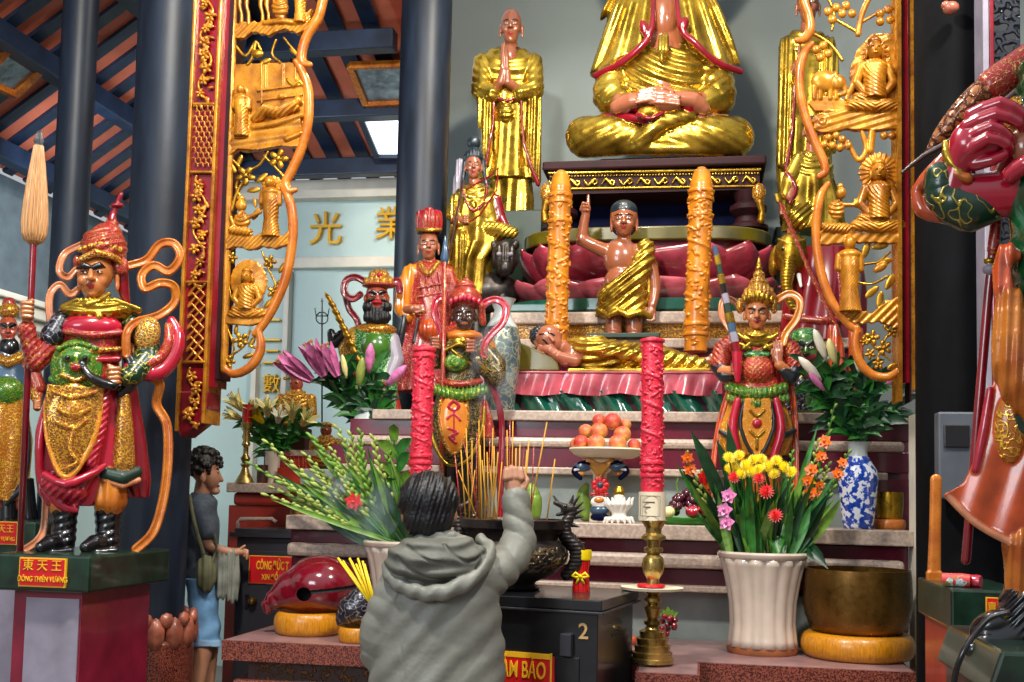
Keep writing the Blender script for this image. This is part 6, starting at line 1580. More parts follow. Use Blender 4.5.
# honeycomb lattice
for i in range(12):
    for j in range(4):
        x = cxp(108 + i * 5.2) - 8.2 + j * 5.4 + (2.7 if i % 2 else 0); y = 108 + i * 5.2
        s.c([(x - 1.6, y - 1.6, 0, .75), (x, y - 2.8, 0, .75), (x + 1.6, y - 1.6, 0, .75), (x + 1.6, y + 1.2, 0, .75)], G, k=.2)
# key fret
for i in range(7):
    y = 288 + i * 11; c = cxp(y)
    s.c([(c - 8, y + 6, 0, 1), (c - 1, y - 2, 0, 1), (c + 3, y + 2, 0, 1), (c - 1, y + 6, 0, 1)], G, k=.2); s.c([(c + 8, y - 4, 0, 1), (c + 1, y + 4, 0, 1)], G, k=.2); s.c([(c - 8, y - 3, 0, 1), (c - 4, y - 6, 0, 1), (c + 8, y + 7, 0, 1)], G, k=.2)
rr = random.Random(4)
for y0, y1 in ((-5, 102), (176, 280), (368, 424)):
    pts = []; y = y0
    while y < y1: pts.append((cxp(y) + 6 * math.sin(y * .13), y)); y += 7
    if len(pts) > 1: branch(s, pts, G, 1.1)
    y = y0 + 8
    while y < y1 - 4:
        blossom(s, cxp(y) + rr.uniform(-4, 4), y, rr.uniform(4.5, 6.5), G, a0=rr.random() * 6)
        for q in range(3): leafr(s, cxp(y) + rr.uniform(-6.5, 6.5), y + rr.uniform(4, 12), rr.uniform(3, 4.6), rr.uniform(0, 180), G)
        y += 13
s.build('gilded_relief', t)
t, a, b, z0, z1 = post(899, 908, 0, 402, 'narrow red and gold gate post beside the broad black column', [])
m = M(); m.box(a - .012, a + .004, FY - .05, FY + .13, z0, z1, 'gold_wood'); m.box(b + .006, b + .018, FY - .05, FY + .1, z0 + .05, z1, 'gold_wood'); m.box(b, b + .006, FY - .03, FY + .1, z0, z1, 'purple_wood'); m.build('gilt_edge', t)
m = M(); m.box(b + .018, b + .036, FY - .055, FY + .1, z0 + .05, z1, 'gold_orn'); m.build('carved_edge', t)

struct(sbox('trim_4', P(150, 100, FY).x, P(960, 100, FY).x, FY - .06, FY + .16, 5.18, 5.6, 'beam_blue', .01))
# ------------------------------------------------------------------ offerings and vessels
plain('glaze_white', '#c4b4a4', .2, coat=.7, var=.05, vs=10)
plain('terra', '#9a5a34', .5, var=.15)
plain('cushion', '#c27e12', .35, coat=.15, var=.15, vs=18, stretch=(8, 8, 1), bmp=.3, bs=20)
plain('cushion_orange', '#c2702a', .4, var=.15, vs=18, bmp=.3)
plain('fish_red', '#6e0a1c', .14, coat=.9, var=.12, vs=4)
plain('black_hole', '#020204', .8, var=0)
plain('steel_dark', '#34343a', .35, metal=.3, var=.08)
plain('sign_tan', '#c8a068', .5, var=0)
plain('box_black', '#14161a', .28, coat=.4, var=.2, vs=6)
plain('leaf_green', '#2c6a26', .4, var=.25, vs=20)
plain('leaf_dark', '#163e22', .38, var=.25, vs=20)
plain('leaf_lime', '#648c2c', .4, var=.2, vs=20)
plain('bud_green', '#94a44c', .4, var=.15, vs=20)
plain('petal_pink', '#d87ab0', .4, var=.2, vs=25)
plain('petal_white', '#eae4d0', .4, var=.05)
plain('petal_cream', '#eadf98', .4, var=.08)
plain('petal_yellow', '#f0d000', .45, var=.08)
plain('petal_orange', '#ee6a18', .4, var=.2, vs=25)
plain('petal_red', '#d81818', .4, var=.12)
plain('incense', '#c89018', .6, var=.1)
plain('incense_yellow', '#e8c81c', .5, var=.05)
plain('ash', '#8a8478', .9, var=.2, vs=40, bmp=.4)
plain('grape', '#4a1224', .18, coat=.6, var=.3, vs=60)
plain('tray_green', '#3c9a2c', .35, var=0)
plain('mango', '#6e8a30', .35, var=.2, vs=20)
plain('glass_red', '#c01010', .12, var=0, coat=.8)
plain('flame_glow', '#ffcc66', .4, var=0, em='#ffb040', ems=6)
def peachm(name, a, b, c):
    m, n, bs = nt(name); t = tex(n, 'Noise', 16, 2)
    n.links.new(ramp(n, t.outputs[0], [(.32, a), (.5, b), (.68, c)]), bs.inputs['Base Color']); bs.inputs['Roughness'].default_value = .45
peachm('peach_a', '#a02428', '#c04c34', '#d88848'); peachm('peach_b', '#b84834', '#d07c48', '#d8a850')
m, n, b = nt('blue_white'); t = tex(n, 'Noise', 34, 4); n.links.new(ramp(n, t.outputs[0], [(.47, '#dfe4ee'), (.5, '#1c4cb4'), (.62, '#123a9c')]), b.inputs['Base Color']); b.inputs['Roughness'].default_value = .12; b.inputs['Coat Weight'].default_value = .6

def lathe_px(name, par, cx, base_y, Y, prof, mat, seg=48, zbase=None, matf=None, flute=0, amp=0, auto=.7, cx2=None):
    """prof: (radius px, height px above the base)"""
    b = P(cx, base_y, Y); k = sc(cx, Y)
    if zbase is not None: b.z = zbase
    m = M(); m.lathe([(r * k, h * k) for r, h in prof], b, mat, seg, flute=flute, amp=amp, matf=matf)
    return m.build(name, par, auto=auto)
PTZ = .902
# white fluted pot of gladioli, right
def pot(cx, Y, lab):
    b = P(cx, 650, Y); b.z = PTZ
    k = sc(762, 5.25); t = emp('flower_pot', b, lab, 'flower pot'); o = Vector((b.x, b.y, b.z))
    m = M(); m.lathe([(r * k, h * k) for r, h in ((33, 0), (34.5, 3), (34, 8))], o, 'terra', 64); m.build('foot', t, auto=.7)
    m = M(); pr = ((34.5, 7), (33, 14), (31.5, 30), (32.5, 50), (36, 70), (40, 86), (42, 92)); m.lathe([(r * k, h * k) for r, h in pr], o, 'glaze_white', 96, flute=16, amp=.05); m.build('body', t, smooth=True)
    m = M(); m.lathe([(r * k, h * k) for r, h in ((41, 91), (44, 94), (44.5, 97), (43, 99), (39, 99), (38, 92), (20, 90))], o, 'glaze_white', 64); m.build('rim', t, auto=.8)
    m = M(); m.lathe([(r * k, h * k) for r, h in ((38, 88), (37, 91))], o, 'leaf_dark', 32); m.build('flower_foam', t)
    return t, k
potR, kR = pot(762, 5.25, 'white fluted flower pot with the yellow and orange bouquet beside the big brass bowl')
potL, kL = pot(402, 5.3, 'white fluted flower pot with green gladiolus spikes behind the man in grey')
# big bronze bowl on its cushion
def bowl_set(cx, Y, rx, zc, kk, bname, blab, clab, mat, cmat, ch, bh, rtop, rbot):
    b = P(cx, 500, Y); b.z = zc
    c = emp('ring_cushion', b, clab, 'cushion'); m = M(); pr = []
    for i in range(13):
        a = -math.pi / 2 + math.pi * i / 12; pr.append((rx * kk * (1 - .15 + .15 * math.cos(a)), ch * kk / 2 * (1 + math.sin(a))))
    pr = [(rx * .4 * kk, .0)] + pr + [(rx * .5 * kk, ch * .95 * kk), (rx * .45 * kk, ch * .7 * kk)]
    m.lathe(pr, b, cmat, 72, flute=30, amp=.015); m.build('pad', c, smooth=True)
    z0 = zc + ch * kk * .8
    t = emp('singing_bowl', (b.x, b.y, z0), blab, 'bowl'); m = M()
    pr = [(rbot * .9, 0), (rbot, .01), (rbot * 1.14, .05), (rbot * 1.32, .14), (rtop * .985, .3), (rtop * 1.035, .5), (rtop * 1.02, .85), (rtop, 1), (rtop * .965, 1.0), (rtop * .99, .8), (rtop * .98, .5), (rbot * 1.1, .12), (rbot * .5, .06)]
    m.lathe([(r * kk, h * bh * kk) for r, h in pr], (b.x, b.y, z0), mat, 72); m.build('shell', t, auto=.9)
k = sc(856, 5.2)
bowl_set(857, 5.24, 54.5, PTZ, k, 'singing_bowl', 'large dark bronze singing bowl on a golden ring cushion at the right of the platform', 'golden ring cushion under the large dark bronze bowl', 'old_bronze', 'cushion', 25, 67, 51, 35)
SZ = zat(523, 5.48)
k = sc(890, 5.72)
bowl_set(889.5, 5.76, 15.5, SZ, k, 'singing_bowl', 'small golden bowl on a ring cushion beside the blue and white vase', 'small orange ring cushion under the little golden bowl', 'small_bronze', 'cushion_orange', 10, 29, 13, 9.5)
# blue and white vase
k = sc(858, 5.66); b = P(858, 527, 5.66); b.z = SZ
t = emp('porcelain_vase', b, 'blue and white porcelain vase holding the white lily buds on the right ledge', 'vase')
m = M(); m.lathe([(r * k, h * k) for r, h in ((14, 0), (14.5, 3), (16, 12), (18.5, 35), (19.5, 50), (18.5, 58), (13, 67), (9.5, 72))], b, 'blue_white', 56); m.build('body', t, smooth=True)
m = M(); m.lathe([(r * k, h * k) for r, h in ((9.6, 71.5), (9, 76), (10.5, 83), (13.5, 86), (12, 86), (8, 80), (7, 72))], b, 'porcelain', 48); m.build('neck', t, auto=.9)
# wooden fish and cushions
def fish(x, y, sx, sy, Y, mat, lab, eye, vox=.8, carve=None):
    t = emp('wooden_fish', P(x, y + sy, Y), lab, 'wooden fish drum')
    s = S(Y, vox, 2, face=x)
    s.e(x + sx * .17, y, 0, sx * .8, sy, sx * .8, mat, f=carve); s.e(x - sx * .4, y + sy * .36, 0, sx * .42, sy * .5, sx * .45, mat, a=-30, k=9, f=carve); s.c([(x - sx * .5, y + sy * .2, 0, sy * .6), (x - sx * .8, y + sy * .5, 0, sy * .36), (x - sx * .98, y + sy * .68, 0, sy * .2), (x - sx * .96, y + sy * .84, 0, sy * .17)], mat, k=7)
    if eye:
        ez = -sx * .72
        s.c([(x - 10, y + 7, -38, 7), (x - 10, y + 7, -20, 7)], mat, op='sub', k=.6)
        sl_ = [(x + u, y + 5 - .1 * (u + 8), -38.4 * math.sqrt(max(0, 1 - ((u - 8) / 38.4) ** 2)), 1.5) for u in (-6, 2, 10, 18, 26, 34, 41)]
        s.c(sl_, mat, op='sub', k=.3)
        s.c([(x - 10, y + 7, -34, 6.9), (x - 10, y + 7, -18, 6.9)], 'black_hole', op='paint'); s.c([(a, b, c, 2.2) for a, b, c, d in sl_], 'black_hole', op='paint')
    s.build('drum', t)
    return t
fish(314, 584.5, 48, 29.5, 5.2, 'fish_red', 'big glossy dark red wooden fish drum on an orange cushion', True)
ornate('fish_carved', '#14141c', '#8a8890', scale=32, width=.05, bmp=.8)
fish(358, 606, 19, 20, 4.98, 'fish_carved', 'small black carved wooden fish drum behind the sleeve of the man in grey', False, vox=.7)
for cx, Y, rx, h, lab in ((309, 5.2, 34, 22, 'orange cushion under the big red wooden fish'), (358, 4.98, 19, 15, 'orange cushion under the small black wooden fish')):
    b = P(cx, 630, Y); b.z = PTZ; k = sc(cx, Y)
    c = emp('ring_cushion', b, lab, 'cushion'); m = M(); pr = [(rx * .3 * k, 0)]
    for i in range(13):
        a = -math.pi / 2 + math.pi * i / 12; pr.append((rx * k * (.85 + .15 * math.cos(a)), h * k / 2 * (1 + math.sin(a))))
    pr.append((rx * .3 * k, h * k * .85)); m.lathe(pr, b, 'cushion', 64, flute=26, amp=.02); m.build('pad', c, smooth=True)
# ------------------------------------------------------------------ donation boxes
def dbox_left():
    Y = 5.77; x0, x1 = P(236, 560, Y).x, P(301, 560, Y).x; zt_ = P(262, 529, Y).z
    t = emp('donation_box', ((x0 + x1) / 2, Y + .15, 0), 'grey metal donation box with a red sign beside the boy', 'donation box')
    m = M(); m.box(x0, x1, Y, Y + .34, 0, zt_ - .045, 'steel_dark'); m.build('body', t, bevel=.006)
    m = M(); m.box(x0 - .03, x1 + .03, Y - .03, Y + .36, zt_ - .045, zt_ - .02, 'steel_dark'); m.box(x0 - .01, x1 + .01, Y - .01, Y + .34, zt_ - .02, zt_, 'steel_dark'); m.box(x1 - .18, x1 - .06, Y + .1, Y + .115, zt_, zt_ + .002, 'black_hole'); m.build('lid', t, bevel=.006)
    m = M(); m.box(x0 + .025, x1 - .02, Y - .008, Y, .1, zt_ - .12, 'steel_dark'); d = m.build('door', t, bevel=.003)
    m = M(); q = P(253, 601, Y - .02); m.ball((q.x, Y - .03, q.z), .024, 'old_bronze', n=12); m.tube([(q.x, Y - .03, q.z), (q.x, Y, q.z)], .01, 'old_bronze'); q = P(246, 600, Y - .02); m.box(q.x - .006, q.x + .012, Y - .02, Y - .005, q.z - .04, q.z + .03, 'black'); m.build('lock', d, smooth=False)
    g = emp('donation_sign', P(275, 584, Y - .02), 'red sign with yellow donation words on the grey box', 'sign')
    a, b = P(250, 556, Y - .015), P(300, 584.5, Y - .015)
    m = M(); m.box(a.x - .004, b.x + .004, Y - .014, Y - .009, b.z - .004, a.z + .004, 'sign_yellow'); m.box(a.x, b.x, Y - .018, Y - .012, b.z, a.z, 'sign_red'); m.build('board', g)
    text('lettering', 'C\u00d4NG \u0110\u1ee8C T', 272.5, 566, Y - .0185, 11.5, 'sign_yellow', g, .003, sx=.46, bold=.02)
    text('lettering', 'XIN \u0110\u1ed4 TI\u1ec0', 274, 577.5, Y - .0185, 7.5, 'sign_yellow', g, .003, sx=.66, bold=.02)
    r = emp('altar_rail', P(258, 527, wy - .05), 'pale rounded rail between the grey donation box and the red side altar', 'rail')
    m = M(); Yr = wy - .04; m.tube([P(238, 532, Yr), P(238, 522, Yr), P(241, 519, Yr), P(272, 519, Yr), P(276, 522, Yr)], .012, 'stone'); m.build('bar', r, smooth=True)
dbox_left()
# black offering chest with number 2
TZ = 1.21
def onz(px, py, z):
    d = (P(px, py, 5) - EYE); return EYE + d * ((z - EYE.z) / d.z)
A = onz(602, 601, TZ); B = onz(639, 589.5, TZ)
sv = (B - A); sl = sv.length; sn = sv.normalized(); fv = Vector((-sn.y, sn.x, 0)); BW = .8
yaw_b = math.atan2(fv.y, fv.x) - math.pi
ch = emp('offering_chest', A + fv * BW / 2 + sv / 2 - Vector((0, 0, TZ)), 'black locked offering chest marked 2 carrying the incense burner', 'chest')
def cb(name, u0, u1, v0, v1, z0, z1, mat, par=ch, bev=.004):
    """u leftwards from the near corner, v backwards"""
    m = M(); pts = [A + fv * u + sn * v for u in (u0, u1) for v in (v0, v1)]
    vs = [(p.x, p.y, z) for p in pts for z in (z0, z1)]
    m.add(vs, [(0, 1, 3, 2), (4, 6, 7, 5), (0, 4, 5, 1), (2, 3, 7, 6), (0, 2, 6, 4), (1, 5, 7, 3)], mat)
    return m.build(name, par, bevel=bev)
cb('top_slab', 0, BW, 0, sl, TZ - .04, TZ, 'box_black'); cb('moulding', -.008, BW + .01, -.008, sl + .01, TZ - .052, TZ - .042, 'steel_dark', bev=.003)
cb('body', .02, BW - .02, .02, sl - .02, 0, TZ - .05, 'box_black')
def on_front(px, py, v=.02):
    d = P(px, py, 5) - EYE; n_ = -sn; t_ = (A + sn * v - EYE).dot(n_) / d.dot(n_); return EYE + d * t_
def fr_box(name, x0, x1, y0, y1, mat, par, v0=.012, v1=.02, bev=.001):
    a, b = on_front(x0, y0), on_front(x1, y1); ua, ub = (a - A).dot(fv), (b - A).dot(fv)
    return cb(name, ub, ua, v0, v1, b.z, a.z, mat, par, bev)
dp_ = fr_box('door_panel', 500, 578, 652, 760, 'box_black', ch, .014, .02, .003)
l_ = fr_box('latch', 562, 573, 633, 656, 'steel_dark', dp_, -.01, .02, .003)
sgn = emp('guarantee_sign', on_front(524, 690), 'red sign with yellow capital letters on the front of the black chest', 'sign')
fr_box('board', 466, 555, 650, 694, 'sign_red', sgn, .006, .013)
fr_box('border', 469, 552.5, 653, 654, 'sign_yellow', sgn, .0045, .0125, 0); fr_box('border', 551.5, 552.5, 653, 692, 'sign_yellow', sgn, .0045, .0125, 0)
def ftext(name, body, px, py, size, mat, par, v=.004, sx=1.):
    o = text(name, body, px, py, 4.5, size, mat, None, .003, rz=math.degrees(yaw_b), sx=sx, bold=.01)
    k = sc(px, 4.5); q = on_front(px, py, v); f_ = (q - EYE).dot(FWD) / FPX / k
    o.data.transform(Matrix.Scale(f_, 4)); o.location = q; parent_to(o, par); return o
ftext('lettering', '\u0110\u1ea2M B\u1ea2O', 519, 670, 23, 'sign_yellow', sgn, .004, .54)
ftext('number', '2', 583.5, 632, 22, 'sign_tan', ch, .018)
fr_box('slot', 613, 622, 626, 629, 'black_hole', ch) if False else None
cb('side_slot', .018, .021, sl * .38, sl * .56, TZ - .16, TZ - .148, 'black_hole', bev=0)
# bronze burner
BC = A + fv * .47 + sv * .52; BC.z = TZ
kB = (BC - EYE).dot(FWD) / FPX
bu = emp('incense_burner', BC, 'large dark bronze incense burner with dragon handles filled with ash', 'incense burner')
m = M(); m.lathe([(r * kB, h * kB) for r, h in ((26, 0), (28, 2), (22, 6), (24, 8), (40, 15), (53, 28), (55, 36), (52, 44), (45, 50), (46, 56), (53, 61), (54, 69), (50, 70), (48, 66), (46, 62))], BC, 'dark_bronze', 72); bowl_ = m.build('bowl', bu, auto=.8)
ornate('bronze_relief', '#1c1a1c', '#7a6848', scale=26, width=.09, bmp=1, dist=.01)
m = M(); m.lathe([(r * kB, h * kB) for r, h in ((45, 19), (54, 29), (55.8, 36), (52.6, 44))], BC, 'bronze_relief', 72, cap=False); m.build('relief_band', bowl_, smooth=True)
m = M(); m.lathe([(47 * kB, 64 * kB), (30 * kB, 66 * kB), (2 * kB, 67.5 * kB)], BC, 'ash', 40); m.build('ash_bed', bu, smooth=True)
def screen(v):
    d = R.transposed() @ (Vector(v) - EYE); return 512 + FPX * d.x / -d.z, PPY - FPX * d.y / -d.z
bx_, by_ = screen(BC)
def dragon(q):
    Y = BC.y + .0; cx = bx_ + q * 58
    s = S(Y, .6, .8, face=cx)
    X = lambda u: cx + q * u
    yb = by_ - 92
    s.c([(X(-4), yb + 78, 0, 6), (X(6), yb + 66, 0, 8), (X(6), yb + 52, 0, 8), (X(-3), yb + 42, 0, 7.5), (X(-6), yb + 30, 0, 6.5), (X(0), yb + 19, 0, 5), (X(2), yb + 15, 0, 4.6)], 'dark_bronze', n=4, f=lambda A_, B_, C_: .25 * np.sin(B_ * 1.6))
    s.e(X(-2), yb + 12, 0, 8, 5.5, 5.5, 'dark_bronze'); s.c([(X(-6), yb + 10, 0, 3.2), (X(-15), yb + 6, 0, 2.4)], 'dark_bronze'); s.c([(X(-6), yb + 16, 0, 2.6), (X(-13), yb + 18, 0, 1.6)], 'dark_bronze')
    s.c([(X(-13), yb + 5, 0, 1.6), (X(-17), yb - 1, 0, .8)], 'dark_bronze', k=.3)
    for u, v, a, b in ((2, 8, 9, -1), (5, 11, 13, 5), (6, 15, 14, 12), (5, 20, 13, 20), (0, 8, 3, -2), (2, 28, 9, 30), (-2, 36, 6, 39), (6, 46, 14, 46), (10, 56, 16, 58)): s.c([(X(u), yb + v, 0, 2.6), (X(a), yb + b, -2, .6)], 'dark_bronze', k=.6)
    s.c([(X(-8), yb + 34, -3, 3), (X(-18), yb + 38, -5, 2), (X(-20), yb + 46, -5, 1)], 'dark_bronze')
    s.e(X(-5), yb + 9.5, -5, 1.6, 1.6, 1.4, 'black', k=.2)
    s.build('dragon_handle', bu)
dragon(1); dragon(-1)
# red glass candle with a bow
gp = onz(581, 591, TZ); kg = (gp - EYE).dot(FWD) / FPX
gl = emp('glass_candle', gp, 'red glass votive candle with a yellow bow burning beside the bronze burner', 'candle')
m = M(); m.lathe([(r * kg, h * kg) for r, h in ((9, 0), (9.2, 3), (7.6, 14), (7.6, 20), (9, 31), (9.4, 36))], gp, 'glass_red', 32); glass_ = m.build('glass', gl, auto=.8)
m = M(); m.lathe([(r * kg, h * kg) for r, h in ((9.4, 31), (10, 33), (9.6, 41), (8.6, 41), (8.4, 34))], gp, 'petal_yellow', 32, flute=12, amp=.06); m.build('gilt_rim', glass_, auto=.8)
m = M(); m.ball(gp + Vector((0, 0, 37 * kg)), 3.2 * kg, 'flame_glow', 1, 1, 1.5, 10); m.build('flame', gl, smooth=True)
m = M(); bp = gp + Vector((0, -9 * kg, 15 * kg))
m.ball(bp, 2.4 * kg, 'petal_yellow', n=8)
for q in (-1, 1): m.tube([bp, bp + Vector((q * 5 * kg, 0, 3.4 * kg)), bp + Vector((q * 8 * kg, 0, .5 * kg)), bp + Vector((q * 4 * kg, 0, -1 * kg)), bp], [1.3 * kg, 2 * kg, 1.8 * kg, 1.5 * kg, 1 * kg], 'petal_yellow', 6, flat=.5); m.tube([bp, bp + Vector((q * 4 * kg, 0, -7 * kg))], [1.4 * kg, 1.2 * kg], 'petal_yellow', 6, flat=.5)
m.build('bow', gl, smooth=True)
# incense sticks in the ash
zash = TZ + 64 * kB
rr = random.Random(11)
def px_on(px, py, depth):
    """point on the sight line at the distance of the burner centre plus depth"""
    d = P(px, py, 5) - EYE; D = (BC - EYE).dot(FWD) + depth; return EYE + d * (D / d.dot(FWD))
sticks = [(455, 455, 462, 524), (461, 450, 466, 524), (466, 428, 470, 524), (472, 440, 472, 526), (477, 432, 476, 526), (480, 445, 482, 528), (484, 425, 485, 528), (487, 452, 489, 528), (490, 438, 486, 528), (494, 446, 494, 528), (498, 452, 492, 528), (458, 470, 480, 526), (470, 462, 480, 528), (475, 470, 468, 524), (489, 464, 497, 528), (482, 460, 488, 528), (463, 438, 480, 526), (502, 462, 496, 526), (479, 420, 479, 526), (493, 428, 490, 527),
          (510, 420, 509, 526), (513, 421, 511, 526), (516, 448, 515, 526), (520, 444, 518, 526), (524, 446, 519, 525), (527, 450, 521, 524), (529, 440, 522, 524), (547, 422, 528, 500), (534, 446, 530, 525), (555, 459, 546, 524), (507, 430, 508, 526)]
sg_mesh = None
for i, (x0, y0, x1, y1) in enumerate(sticks):
    dp = rr.uniform(-.08, .12)
    a = px_on(x1, y1, dp); a.z = zash - .005; b = px_on(x0, y0, dp + rr.uniform(-.03, .03))
    m = M(); kk = kB * rr.uniform(.55, .8); m.tube([a, b], [kk, kk * .9], 'incense' if i % 4 else 'crown_red', 6)
    o = m.build('incense_stick', None, loc=a, smooth=True)
    tall = i in (27,)
    tag(o, 'thin incense stick leaning far right towards the fruit plate' if i == 27 else ('lone thin incense stick standing at the right end of the ash' if i == 29 else 'thin yellow-brown incense stick standing in the ash of the bronze burner'), 'incense stick', 'incense sticks in the bronze burner')
# ------------------------------------------------------------------ fruit
FYY = 5.68
pl_ = P(606, 523, FYY); pl_.z = SZ; k = sc(606, FYY)
t = emp('fruit_stand', pl_, 'white plate on a painted dragon stand heaped with peaches', 'fruit stand')
hpl = (P(606, 458, FYY).z - SZ)
m = M(); m.lathe([(26 * k, hpl), (33 * k, hpl + 3 * k), (38 * k, hpl + 8 * k), (37.5 * k, hpl + 9.5 * k), (30 * k, hpl + 5 * k), (10 * k, hpl + 4 * k)], pl_, 'paper_label', 48); m.build('plate', t, auto=.8)
s = S(FYY, .55, .8)
s.l([(459, 603, 0, 20, 10), (466, 601, 0, 14, 8), (474, 600, 0, 7, 6), (500, 600, 0, 6, 5), (512, 600, 0, 10, 8), (522, 600, 0, 11, 8)], 'paper_label'); s.poly([(585, 459), (600, 480), (616, 459)], -4, 5, 'gold_wood')
blossom(s, 601, 485, 9, 'sign_red', z=-7, n=9); s.e(601, 485, -10, 3, 3, 2, 'blue_grey', k=.3)
for q in (-1, 1): s.e(601 + q * 18, 467, -6, 9, 5, 5, 'blue_grey', k=1); s.c([(601 + q * 10, 464, -5, 4), (601 + q * 20, 466, -6, 4.4), (601 + q * 26, 472, -6, 3), (601 + q * 20, 478, -6, 2.4)], 'blue_deep' if 'blue_deep' in MATS else 'navy', n=3); s.c([(601 + q * 15, 468, -9, 1.2), (601 + q * 25, 470, -9, 1.2)], 'white', n=2, k=.3); s.e(601 + q * 18, 474, -8, 2.2, 2, 2, 'orange', k=.3)
s.e(600, 502, -5, 9, 6, 5, 'white'); s.e(600, 500, -9, 5, 3, 3, 'orange', k=.4); s.e(600, 510, -5, 10, 5, 6, 'blue_grey'); s.e(600, 517, -4, 9, 5, 6, 'navy'); s.c([(592, 494, -6, 1.5), (608, 494, -6, 1.5)], 'sign_red')
s.build('dragon_pedestal', t)
pn_ = ['red-cheeked peach at the upper left of the heap', 'large orange-pink peach at the top of the heap', 'small pale peach tucked behind the topmost one', 'yellow-green tinged peach at the left of the second row', 'large peach in the middle of the heap below the topmost', 'large peach at the right of the second row', 'half hidden peach at the far left edge of the plate', 'pink peach second from the left on the plate', 'yellow-pink peach at the middle left of the plate', 'large pink-orange peach at the middle right of the plate', 'small red peach beside the pink candle on the plate']
for i, (x, y, r) in enumerate([(598.6, 420, 6.9), (612.6, 421.6, 8.8), (624.7, 424, 6), (585.7, 431, 7.4), (599.6, 431.4, 8.8), (622.6, 434.5, 8.8), (575.4, 443.7, 6.4), (582, 442.9, 7.8), (597.8, 443.5, 8.8), (618.5, 443.7, 8.8), (634.3, 444.8, 6.4)]):
    dz = {1: 0, 2: 10, 0: 6, 3: 2, 4: -5, 5: -3, 6: 6, 7: -7, 8: -14, 9: -12, 10: -2}[i]
    s = S(FYY, .6, .5); s.e(x, y, dz, r, r * .95, r, 'peach_a' if i in (0, 7, 10, 1) else 'peach_b'); s.c([(x, y - r * 1.1, dz - r * .3, .6), (x + r * .5, y - r * .2, dz - r * 1.25, .5)], 'peach_a', op='sub', k=1.5)
    o = s.build('peach'); tag(o, pn_[i], 'peach', 'peaches heaped on the plate')
# bananas-green mango and figurines
def blob(name, Y, lab, cat, prims, vox=.6, grp=None):
    s = S(Y, vox, .8)
    for p in prims: getattr(s, p[0])(*p[1], **(p[2] if len(p) > 2 else {}))
    return tag(s.build(name), lab, cat, grp)
blob('mango', 5.75, 'green mango leaning beside the painted dragon stand', 'mango', [('c', ([(586, 486, 0, 3.5), (583, 494, 0, 6), (584, 502, 0, 7), (586, 514, 0, 7.5)], 'mango'), dict(n=3))])
mgo = px_on(533, 500, .36)
blob('mango', 5.4, 'large green mango behind the raised hand of the man', 'mango', [('c', ([(531, 488, 0, 5), (533, 500, 0, 9), (533, 514, 0, 8)], 'mango'), dict(n=3)), ('c', ([(533, 514, 0, 5), (533, 530, 0, 4)], 'leaf_dark'))])
lotus = []
for i in range(7):
    a = (i - 3) * .42; lotus.append(('c', ([(619 + 4 * math.sin(a), 512, -4 * math.cos(a), 3), (619 + 12 * math.sin(a), 504, -9 * math.cos(a), 3), (619 + 15 * math.sin(a), 498, -10 * math.cos(a), 1)], 'white'), dict(k=.5)))
    lotus.append(('c', ([(619 + 4 * math.sin(a), 520, -4 * math.cos(a), 3), (619 + 13 * math.sin(a), 519, -9 * math.cos(a), 2.6), (619 + 16 * math.sin(a), 523, -10 * math.cos(a), 1)], 'white'), dict(k=.5)))
lotus += [('l', ([(495, 619, 0, 5, 5), (508, 619, 0, 7, 6), (523, 619, 0, 8, 7)], 'white'), dict()), ('l', ([(486, 619, 0, 3, 3), (492, 619, 0, 6, 5), (497, 619, 0, 5, 4)], 'gold'), dict())]
blob('lotus_lamp', 5.58, 'white porcelain lotus lamp with a gold top on the ledge', 'lamp', lotus)
# tray of grapes
tp = P(687, 524, 5.6); tp.z = SZ; k = sc(687, 5.6)
t = emp('fruit_tray', tp, 'bright green tray holding grapes beside the orange flowers', 'tray')
m = M(); m.lathe([(22 * k, 0), (27 * k, 5 * k), (28 * k, 7 * k), (27 * k, 7 * k), (24 * k, 3 * k)], tp, 'tray_green', 40); m.build('dish', t, auto=.8)
rr = random.Random(3)
gt = emp('grape_bunch', tp + Vector((0, 0, 6 * k)), 'bunch of dark red grapes in the green tray', 'grapes')
gm = M(); gm.ball((0, 0, 0), 4.1 * k, 'grape', n=12); g0 = None; cnt = 0
for i in range(60):
    u = rr.uniform(-1, 1); v = rr.uniform(-.8, .8); h = max(0, 1 - u * u - v * v * .8)
    pos = tp + Vector((u * 19 * k - 1 * k, v * 13 * k, (8 + 27 * h * rr.uniform(.5, 1)) * k))
    if g0 is None:
        g0 = mk('grape', [Vector(a) + pos for a in gm.v], gm.f, ['grape'], gt, pos)
    else:
        c = g0.copy(); COL.objects.link(c); c.location = pos - gt.location
m = M(); q = tp + Vector((-8 * k, 0, 26 * k)); m.tube([q, q + Vector((-3 * k, 0, 14 * k)), q + Vector((-1 * k, 0, 20 * k))], [1 * k, .9 * k, .6 * k], 'leaf_lime', 6)
m.build('stem', gt)
o = tag(mk('apple', *(lambda s_: (s_.v, s_.f))((lambda mm: (mm.ball(P(669, 512, 5.5), 6 * k, 'peach_b', 1, 1, .92, 16), mm)[1])(M())), ['petal_cream']), 'pale cream apple in the green tray left of the pink fruit', 'apple')
for x, y, r, lab in ((693, 512, 7.5, 'bright pink dragon fruit in the green tray'), (706, 511, 6.5, 'darker red fruit at the right end of the green tray')):
    s = S(5.5, .6, .6); mt = 'petal_pink2' if x < 700 else 'grape'
    s.e(x, y, 0, r, r * .85, r, 'rose_red' if x < 700 else 'crimson')
    for i in range(7): s.c([(x + r * math.sin(i * .9 - 2.7) * .7, y - r * .2, -r * .7, 1.5), (x + r * 1.15 * math.sin(i * .9 - 2.7), y - r * .7, -r * .6, .5)], 'rose_red', k=.4)
    tag(s.build('dragon_fruit'), lab, 'fruit')
